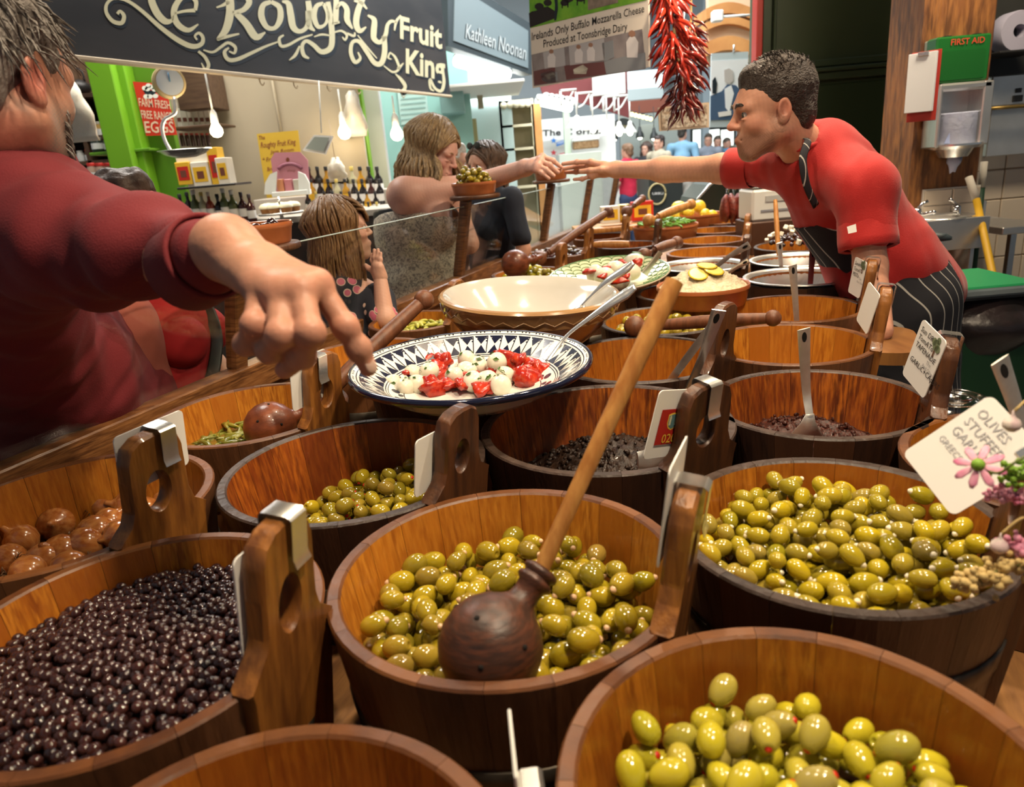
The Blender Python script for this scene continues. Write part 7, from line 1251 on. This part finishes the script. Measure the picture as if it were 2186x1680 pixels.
for i in range(520):
    a, e_ = random.uniform(0, 6.28), random.uniform(-.45, 1.45); n = np.array([math.cos(a)*math.cos(e_), math.sin(a)*math.cos(e_), math.sin(e_)]); p = np.array([0, -.022, .058])+n*np.array((.085, .110, .092))
    if (p[1] > .05 and p[2] < .07) or (p[1] > -.03 and p[2] < .03): continue
    dwn = np.array([n[0]*.3, .25+random.gauss(0, .25), -.9+random.gauss(0, .3)]); q1 = p+n*.008+dwn*.018; q2 = q1+dwn*.025+n*.006+RNG.normal(size=3)*.006; ST_.append([g(*p), g(*((p+q1)/2+n*.004)), g(*q1), g(*q2)])
put('hair_locks', strands(ST_, .0022, 4), MATS['hair_grey'], mn, True, True)
ST_ = []
for i in range(420):
    x = random.uniform(-.062, .062); z_ = random.uniform(-.125, -.02); y_ = .085-.35*abs(x)**1.3*4-.25*max(0, -.09-z_)+.0; y_ = .02+math.sqrt(max(0, 1-(x/.068)**2))*.062 if z_ > -.1 else .015+math.sqrt(max(0, 1-(x/.06)**2))*.06; p = np.array([x, y_, z_]); n = unit(np.array([x*2.2, y_-.0, 0])); ST_.append([g(*p), g(*(p+n*.007+np.array([0, 0, -.007]))), g(*(p+n*.011+np.array([0, 0, -.018])))])
put('beard', strands(ST_, .0014, 4), MATS['hair_grey'], mn, True, True)
M('maroon_shirt', (.165, .013, .018), .85, mix=(.13, .010, .015), scale=4, bump=.2, bscale=400)
S = SDF(.0062); S.cap(NB+np.array([0, 0, .01]), SH, .085, .115, .06).cap(SH, E1, .115, .094, .04).chain([E1, E2, CF], [.094, .066, .040], .03).cap(NB, W(-80, 560, 1.40), .11, .17, .06).cap(SH, W(10, 740, 1.48), .11, .16, .08).chain([W(-80, 560, 1.40), W(60, 760, 1.62), W(170, 900, 1.84)], [.17, .20, .22], .06).cap(W(170, 900, 1.84), W(170, 1300, 2.1), .22, .21, .05).cap(W(-250, 520, 1.35), W(-350, 800, 1.4), .10, .09, .05)
S.cap(NB+(g(0, -.03, -.06)-NB)*.25, g(0, -.03, -.05), .066, .068, .008, True)
sh_ = S.mesh(); put('shirt', fold(fold(sh_, .008, 15, 21), .0035, 42, 22), MATS['maroon_shirt'], mn, True, True)
cfd = unit(hwr-CF); R_ = basis(np.cross(cfd, [0, 0, 1]), cfd); put('cuff', xf(lathe([(.050, -.062), (.0535, -.060), (.0515, -.004), (.0505, 0), (.046, 0), (.045, -.02)], 36), R_, CF), MATS['maroon_shirt'], mn, True, True)
bp = CF-cfd*.030+unit(CAM-CF)*.0535; put('button', xf(lathe([(0, .002), (.006, .002), (.0066, 0), (.006, -.001)], 14), basis(np.cross(unit(CAM-bp), [0, 0, 1]), unit(CAM-bp)), bp), M('button_pink', (.36, .16, .16), .3), mn, True, True)
put('collar', tube(np.array([NB+(g(0, -.03, -.06)-NB)*.28+.078*(math.cos(a)*R[:, 0]+math.sin(a)*R[:, 1]) for a in np.linspace(0, 6.283, 25)]), .013, 8, flat=2.0, up=(0, 0, 1)), MATS['maroon_shirt'], mn, True, True)
S = SDF(.008); S.chain([W(255, 690, 1.80), W(265, 840, 1.92), W(260, 1250, 2.2)], [.09, .115, .12], .05); put('shirt_front', fold(S.mesh(), .004, 20, 24), M('salmon_shirt', (.34, .085, .06), .85), mn, True, True)
# ---- woman with wavy hair reaching from the customer side
RS = 1.20; W = lambda px, py, w: W0(px, py, w*1.24)
wm = thing('person', 'woman with long wavy hair and a patterned dress reaching out her bare arm', 'person', tuple(W(900, 700, 2.85)[:2])+(0,)); R = basis((.86, -.36, -.40), (.30, -.12, 1)); hs = .90; T = W(927, 322, 2.70); BASE = (.60, .33, .25)
S1 = SDF(.0032); g = head_sdf(S1, T, R, hs, True); NB = W(885, 408, 2.74); S1.cap(g(0, -.03, -.05), NB, .046, .055, .03); hv = S1.mesh(); SW_, EW, WW = W(866, 418, 2.62), W(1002, 398, 2.68), W(1122, 358, 2.48)
S2 = SDF(.0055); S2.cap(NB, SW_, .05, .068, .05).chain([SW_, EW, WW], [.066, .043, .029], .03).cap(NB, W(960, 425, 2.85), .05, .055, .05).cap(NB, W(895, 500, 2.78), .07, .115, .05).cap(W(895, 500, 2.78), W(905, 640, 2.85), .115, .11, .03).cap(W(960, 425, 2.85), W(1000, 520, 2.85), .055, .045, .03).ell(W(935, 470, 2.66), (.075, .075, .07), .05)
Wk = W; W = lambda px, py, w: W0(px, py, w+.40); S3 = SDF(.0026); kn = [W(1158, 334, 2.62), W(1153, 343, 2.60), W(1148, 353, 2.59), W(1144, 362, 2.59)]; hand_sdf(S3, WW, kn, [[W(1180, 343, 2.62), W(1199, 357, 2.64)], [W(1173, 352, 2.60), W(1191, 368, 2.62)], [W(1165, 362, 2.59), W(1182, 375, 2.60)], [W(1156, 369, 2.59), W(1172, 381, 2.60)]], [W(1150, 352, 2.66), W(1176, 362, 2.67), W(1195, 364, 2.66)], .027, .0088); S3.cap(EW+(WW-EW)*.8, WW, .031, .028, .02); W = Wk
vf = join(hv, S2.mesh(), S3.mesh()); body = put('body', vf, MATS['skin'], wm, True, True); V = np.asarray(vf[0]); C = skincol(V, BASE, [(g(.045, .065, -.03), .035, (.55, .20, .16), .6), (g(-.045, .065, -.03), .035, (.55, .20, .16), .6), (g(0, .115, -.03), .02, (.58, .22, .17), .5), (g(0, .093, -.068), .020, (.45, .12, .11), .9)]+[(q, .02, (.60, .26, .19), .5) for q in kn]); setcol(body, C)
M('hair_brown', (.26, .155, .065), .42, mix=[(.50, .34, .16), (.13, .072, .032)], stretch=(10, 10, 1.5), scale=9, bump=.4, bscale=60)
for q in (-1, 1): put('eyelid', tube(np.array([g(q*.019, .094, -.004), g(q*.032, .097, -.008), g(q*.044, .088, -.004)]), np.array([.0010, .0018, .0008]), 6), M('lash', (.20, .10, .07), .6), wm, True, True); put('eyebrow', tube(np.array([g(q*.016, .098, .018), g(q*.030, .096, .024), g(q*.046, .083, .019)]), np.array([.0018, .0022, .0010]), 6), MATS['hair_brown'], wm, True, True)
def long_hair(parent, T, R, s, mat, length, n, rad, wave, cap_h, part=0.0, back=.0, seed=1, fringe=False, spread=1.0):
    g = lambda *p: T+R @ (np.array(p)*s*RS); S = SDF(cap_h); S.ell(g(0, -.020, .056), np.array((.085, .108, .091))*s, .02, R).ell(g(0, -.05, -.03), np.array((.078, .065, .10))*s, .03, R).ell(g(0, .118, -.02 if not fringe else -.045), np.array((.082, .068, .088))*s, .01, R, True).ell(g(0, .08, -.10), np.array((.055, .10, .09))*s, .012, R, True)
    put('hair', S.mesh(), mat, parent, True, True); rg = np.random.default_rng(seed); PT = []; dn = np.array([0, 0, -1.])
    for i in range(n):
        a = rg.uniform(-2.65, 2.65)*.5-math.pi/2 if False else rg.uniform(0, 2*math.pi); e_ = rg.uniform(.15, 1.35); nn = np.array([math.cos(a)*math.cos(e_), math.sin(a)*math.cos(e_), math.sin(e_)]); 
        p0 = np.array([0, -.020, .056])+nn*np.array((.086, .109, .092))
        rim = np.array([math.cos(a)*.090, -.020+math.sin(a)*.112, 0.0])
        if rim[1] > .045 and not (fringe and rim[1] > .06):
            sgn = 1 if rim[0] > 0 else -1; rim = np.array([sgn*.086, .045, 0.0])
        if fringe and rim[1] > .06: L_ = [p0, (p0+np.array([rim[0]*.9, .098, .055]))/2+nn*.012, np.array([rim[0]*.85, .102, .052]), np.array([rim[0]*.85, .104, .018])]; PT.append([g(*q) for q in spline(L_, 3)]); continue
        A = g(*p0); B = g(*((p0+rim)/2+np.array([rim[0], rim[1]+.02, 0])*.22+np.array([0, 0, .012]))); Cc = g(*rim); P = [A, B, Cc]; q = Cc.copy(); L_ = length*rg.uniform(.6, 1.08); ph = rg.uniform(0, 6.28); o_ = R @ np.array([rim[0], rim[1]+.02, 0]); o_ = unit(o_)
        for t in range(1, 8):
            f = t/7; q = Cc+dn*L_*f+o_*(.022*spread*math.sin(f*2.2)-.02*f)+wave*math.sin(ph+f*9)*np.array([math.cos(ph), math.sin(ph), 0])+rg.normal(size=3)*.002; P.append(q)
        PT.append(spline(P, 2))
    put('hair_strands', strands(PT, rad, 5), mat, parent, True, True)
long_hair(wm, T, R, hs, MATS['hair_brown'], .37, 330, .0066, .020, .005, seed=4, spread=3.2)
M('dress_lace', (.58, .50, .38), .85, mix=[(.20, .18, .16), (.66, .58, .44)], scale=38, dist=2.5, lo=.46, hi=.54, detail=2)
S = SDF(.0065); S.cap(W(888, 492, 2.78), W(905, 600, 2.84), .165, .158, .05).cap(W(905, 600, 2.84), np.array([*W(905, 640, 2.88)[:2], .55]), .165, .22, .05).ell(W(935, 482, 2.67), (.088, .085, .088), .04); S.cut(W(895, 452, 2.7), (0, .15, 1)); put('dress', fold(S.mesh(), .003, 30, 31), MATS['dress_lace'], wm, True, True)
S = SDF(.006); S.cap(W(878, 462, 2.78), W(888, 492, 2.78), .150, .166, .03).ell(W(935, 470, 2.67), (.086, .083, .07), .03); S.cut(W(895, 442, 2.7), (0, .15, 1)); S.cut(W(895, 470, 2.7), (0, 0, -1)); put('black_top', S.mesh(), MATS['ink'], wm, True, True)
S = SDF(.012); 
for q in (-.08, .08): S.chain([np.array([W(905, 640, 2.88)[0]+q, W(905, 640, 2.88)[1], .6]), np.array([W(905, 640, 2.88)[0]+q, W(905, 640, 2.88)[1], .08]), np.array([W(905, 640, 2.88)[0]+q+.1, W(905, 640, 2.88)[1]-.05, .04])], [.07, .045, .04], .02)
lg = S.mesh(); o = put('legs', lg, MATS['skin'], wm, True, True); setcol(o, skincol(lg[0], BASE))
# ---- girl looking through the glass
RS = 1.09; W = lambda px, py, w: W0(px, py, w*1.09)
gl = thing('person', 'girl with straight brown hair and a heart patterned dress behind the glass', 'person', tuple(W(740, 660, 2.45)[:2])+(0,)); R = basis((.88, .36, .10), (-.02, 0, 1)); hs = .82; T = W(729, 494, 2.34); BASE = (.60, .34, .25)
S1 = SDF(.003); g = head_sdf(S1, T, R, hs, True); NB = W(722, 590, 2.38); S1.cap(g(0, -.03, -.05), NB, .036, .042, .03); hv = S1.mesh(); S2 = SDF(.005); S2.cap(NB, W(740, 640, 2.38), .045, .085, .05).cap(NB, W(800, 640, 2.36), .04, .05, .04).chain([W(800, 650, 2.36), W(822, 680, 2.30), W(812, 596, 2.30)], [.038, .032, .022], .02); S3 = SDF(.0024); kw = W(812, 592, 2.30); kn = [W(800, 570, 2.30), W(803, 568, 2.29), W(807, 568, 2.285), W(811, 570, 2.28)]
hand_sdf(S3, kw, kn, [[W(795, 556, 2.30), W(794, 543, 2.30)], [W(800, 550, 2.29), W(799, 534, 2.29)], [W(807, 550, 2.285), W(807, 533, 2.285)], [W(812, 554, 2.28), W(813, 540, 2.28)]], [W(800, 582, 2.31), W(786, 572, 2.32), W(780, 566, 2.32)], .020, .0068)
vf = join(hv, S2.mesh(), S3.mesh()); body = put('body', vf, MATS['skin'], gl, True, True); V = np.asarray(vf[0]); setcol(body, skincol(V, BASE, [(g(.045, .065, -.03), .035, (.62, .27, .20), .6), (g(0, .093, -.068), .020, (.55, .18, .15), .9)])); eyes(gl, g, R, hs)
M('hair_girl', (.24, .125, .048), .35, mix=[(.38, .22, .10), (.12, .06, .026)], stretch=(14, 14, 1), scale=9, bump=.3, bscale=60); long_hair(gl, T, R, hs, MATS['hair_girl'], .26, 300, .0050, .0025, .0045, seed=9, fringe=True, spread=.9)
def hearts():
    m = M('heart_dress', (.018, .020, .030), .85); nt = m.node_tree; N = nt.nodes; L_ = nt.links; vo = N.new('ShaderNodeTexVoronoi'); vo.inputs['Scale'].default_value = 24; tc = N.new('ShaderNodeTexCoord'); L_.new(tc.outputs['Object'], vo.inputs['Vector']); r = N.new('ShaderNodeValToRGB'); r.color_ramp.interpolation = 'CONSTANT'; e = r.color_ramp.elements; e[0].position = 0; e[0].color = (.55, .13, .20, 1); e[1].position = .36; e[1].color = (.62, .45, .36, 1); e2 = e.new(.42); e2.color = (.018, .020, .030, 1); L_.new(vo.outputs['Distance'], r.inputs[0]); L_.new(r.outputs[0], N['Principled BSDF'].inputs['Base Color']); return m
S = SDF(.006); S.cap(W(728, 632, 2.38), W(745, 720, 2.42), .095, .12, .04).cap(W(728, 625, 2.38), W(806, 645, 2.36), .06, .055, .04).cap(W(745, 720, 2.42), np.array([*W(745, 720, 2.42)[:2], .45]), .12, .19, .04).cap(W(806, 645, 2.36), W(818, 675, 2.32), .055, .048, .03); put('dress', fold(S.mesh(), .002, 40, 41), hearts(), gl, True, True)
S = SDF(.012); q0 = W(745, 720, 2.42)
for q in (-.06, .06): S.chain([np.array([q0[0]+q, q0[1], .5]), np.array([q0[0]+q, q0[1], .07]), np.array([q0[0]+q+.06, q0[1]-.03, .035])], [.05, .035, .033], .02)
lg = S.mesh(); o = put('legs', lg, MATS['skin'], gl, True, True); setcol(o, skincol(lg[0], BASE))
# ---- other customers and passers-by
RS = 1.0; W = W0
def figure(label, base, face, H, shirt, legs, hairc, hv_=.012, hair='short', arm=None, skin=(.55, .30, .21), head_h=.006, legdark=True, strap=None, lean=0.0):
    x, y = base; o = thing('person', label, 'person', (x, y, 0)); f = unit(np.array([*face, 0])); Rr = basis(f, (0, 0, 1)); rt = Rr[:, 0]; s = H/1.75; hs_ = .90*min(1, s*1.05); T_ = np.array([x, y, H-.135*hs_/.9])+f*lean; at = lambda a, b, z: np.array([x, y, 0])+rt*a*s+f*(b*s+lean*(z/1.5))+np.array([0, 0, z*s])
    S1 = SDF(head_h); gg = head_sdf(S1, T_, Rr, hs_, hair != 'short'); S1.cap(gg(0, -.03, -.05), at(0, -.01, 1.47), .05*s, .055*s, .03); S2 = SDF(hv_); S2.cap(at(0, 0, 1.47), at(0, 0, 1.0), .06*s, .11*s, .05)
    arms = arm or [[(.20, 0, 1.42), (.25, -.02, 1.14), (.24, .10, .92), (.23, .13, .84)], [(-.20, 0, 1.42), (-.25, -.02, 1.14), (-.24, .10, .92), (-.23, .13, .84)]]
    for A in arms:
        P = [at(*q) for q in A]; S2.chain(P, [.050*s, .040*s, .029*s, .030*s], .02); d = unit(P[3]-P[2])
        for k in (-1, 0, 1): S2.cap(P[3], P[3]+d*.075*s+rt*.012*k*s, .016*s, .009*s, .01)
    vf = join(S1.mesh(), S2.mesh()); b = put('body', vf, MATS['skin'], o, True, True); setcol(b, skincol(vf[0], skin, [(gg(0, .093, -.068), .02, (.42, .13, .11), .8)])); eyes(o, gg, Rr, hs_)
    S = SDF(hv_); S.cap(at(0, 0, 1.44), at(0, .01, 1.25), .095*s, .135*s, .06).cap(at(.02, 0, 1.42), at(.19, 0, 1.41), .085*s, .062*s, .05).cap(at(-.02, 0, 1.42), at(-.19, 0, 1.41), .085*s, .062*s, .05).cap(at(0, .01, 1.25), at(0, 0, .95), .135*s, .140*s, .05)
    for A in arms: P = [at(*q) for q in A]; S.cap(P[0], P[0]+(P[1]-P[0])*.75, .064*s, .060*s, .03)
    put('top', fold(S.mesh(), .003, 24, int(abs(x*100)) % 97), M('cloth_%d' % (hash(shirt) % 99991), shirt, .85, mix=tuple(c*.75 for c in shirt), scale=5), o, True, True)
    S = SDF(hv_); S.cap(at(0, 0, .98), at(0, 0, .88), .135*s, .145*s, .05)
    for q in (-.085, .085): S.chain([at(q, 0, .88), at(q*1.05, .02, .48), at(q*1.05, -.02, .08)], [.095*s, .068*s, .052*s], .03)
    put('trousers', S.mesh(), M('cloth_%d' % (hash(legs) % 99991), legs, .85, mix=tuple(c*.75 for c in legs), scale=5), o, True, True)
    for q in (-.09, .09): p = at(q, .05, .04); put('shoe', xf(sphere(1, 12, 8, s=(.045*s, .12*s, .042*s)), Rr, p), MATS['ink'], o, True, True)
    hm = M('hair_%d' % (hash(hairc) % 99991), hairc, .5, mix=tuple(min(1, c*1.9) for c in hairc), scale=40, bump=.4, bscale=80)
    if hair == 'short': short_hair(T_, Rr, hs_, .007, hm, o, amp=.003, fr=120)
    else: long_hair(o, T_, Rr, hs_, hm, .17 if hair == 'bob' else .28, 110, .008, .006, .007, seed=int(abs(y*50)))
    return o, gg, T_, Rr, hs_, at
o, gg, T_, Rr, hs_, at = figure('customer in a red top with a bag strap seen under the pointing arm', tuple(W(375, 720, 2.05)[:2]), (.95, -.1), 1.56, (.42, .012, .016), (.03, .03, .04), (.06, .04, .03), lean=-.05, skin=(.52, .30, .22))
figure('grey haired customer whose forehead shows above the maroon sleeve', tuple(W(190, 720, 2.75)[:2]), (.35, -.9), 1.50, (.10, .10, .12), (.04, .04, .05), (.16, .15, .14), skin=(.56, .32, .24))
bs_ = SDF(.008).ell(at(.07, .10, 1.22), (.075, .07, .075), .03).ell(at(-.07, .10, 1.22), (.075, .07, .075), .03).mesh(); put('bust', bs_, bpy.data.objects[[c.name for c in o.children if c.name.startswith('top')][0]].data.materials[0], o, True, True)
put('bag_strap', tube(spline([at(-.10, .05, 1.47), at(-.02, .17, 1.28), at(.08, .20, 1.15), at(.16, .12, .95)], 6), .018, 8, flat=.2, up=f_ if False else (0, -1, 0)), MATS['hall_black'], o, True, True)
figure('white haired customer directly behind the wavy haired woman', tuple(W(985, 500, 4.3)[:2]), (.97, -.2), 1.62, (.20, .22, .24), (.05, .05, .06), (.42, .40, .37))
o, gg, T_, Rr, hs_, at = figure('customer with sunglasses pushed up in her brown bob and a navy top', tuple(W(1048, 500, 3.85)[:2]), (-.75, -.65), 1.60, (.012, .016, .028), (.03, .03, .04), (.075, .045, .028), hair='bob')
put('sunglasses', join(*[xf(sphere(1, 12, 8, s=(.026, .006, .018)), Rr, gg(q*.034, .075, .118)) for q in (-1, 1)], tube([gg(-.012, .078, .12), gg(.012, .078, .12)], .003, 6), *[tube([gg(q*.06, .07, .118), gg(q*.09, -.02, .08)], .003, 6) for q in (-1, 1)]), MATS['hall_black'], o, True, True)
figure('passer-by in a bright red top and jeans walking in the hall', tuple(Y(1340, 370, 11.0)[:2]), (-.6, .8), 1.58, (.60, .02, .06), (.03, .05, .11), (.14, .08, .045), .016, head_h=.009)
figure('man in a blue shirt walking far down the hall', tuple(Y(1457, 330, 12.8)[:2]), (.5, .8), 1.80, (.22, .42, .58), (.60, .57, .50), (.03, .025, .02), .018, head_h=.010)
figure('stallholder in a beige coat by the grey stall', tuple(Y(1407, 330, 12.2)[:2]), (-.8, -.5), 1.68, (.50, .44, .32), (.10, .10, .11), (.03, .022, .02), .018, head_h=.010)
figure('woman in black standing left of the beige coated stallholder', tuple(Y(1380, 330, 12.6)[:2]), (-.6, -.7), 1.60, (.03, .03, .035), (.05, .05, .06), (.04, .025, .02), .018, hair='bob', head_h=.010)
for i, (px, c, l) in enumerate(((1512, (.30, .34, .40), 'grey top'), (1532, (.12, .26, .40), 'blue top'), (1552, (.10, .08, .07), 'dark top'))): figure('distant passer-by in a %s under the bright entrance' % l, tuple(Y(px, 330, 14.0+.3*i)[:2]), (.3*i-.3, -1), 1.66-.05*i, c, (.06, .06, .08), (.05, .04, .03), .020, head_h=.011)
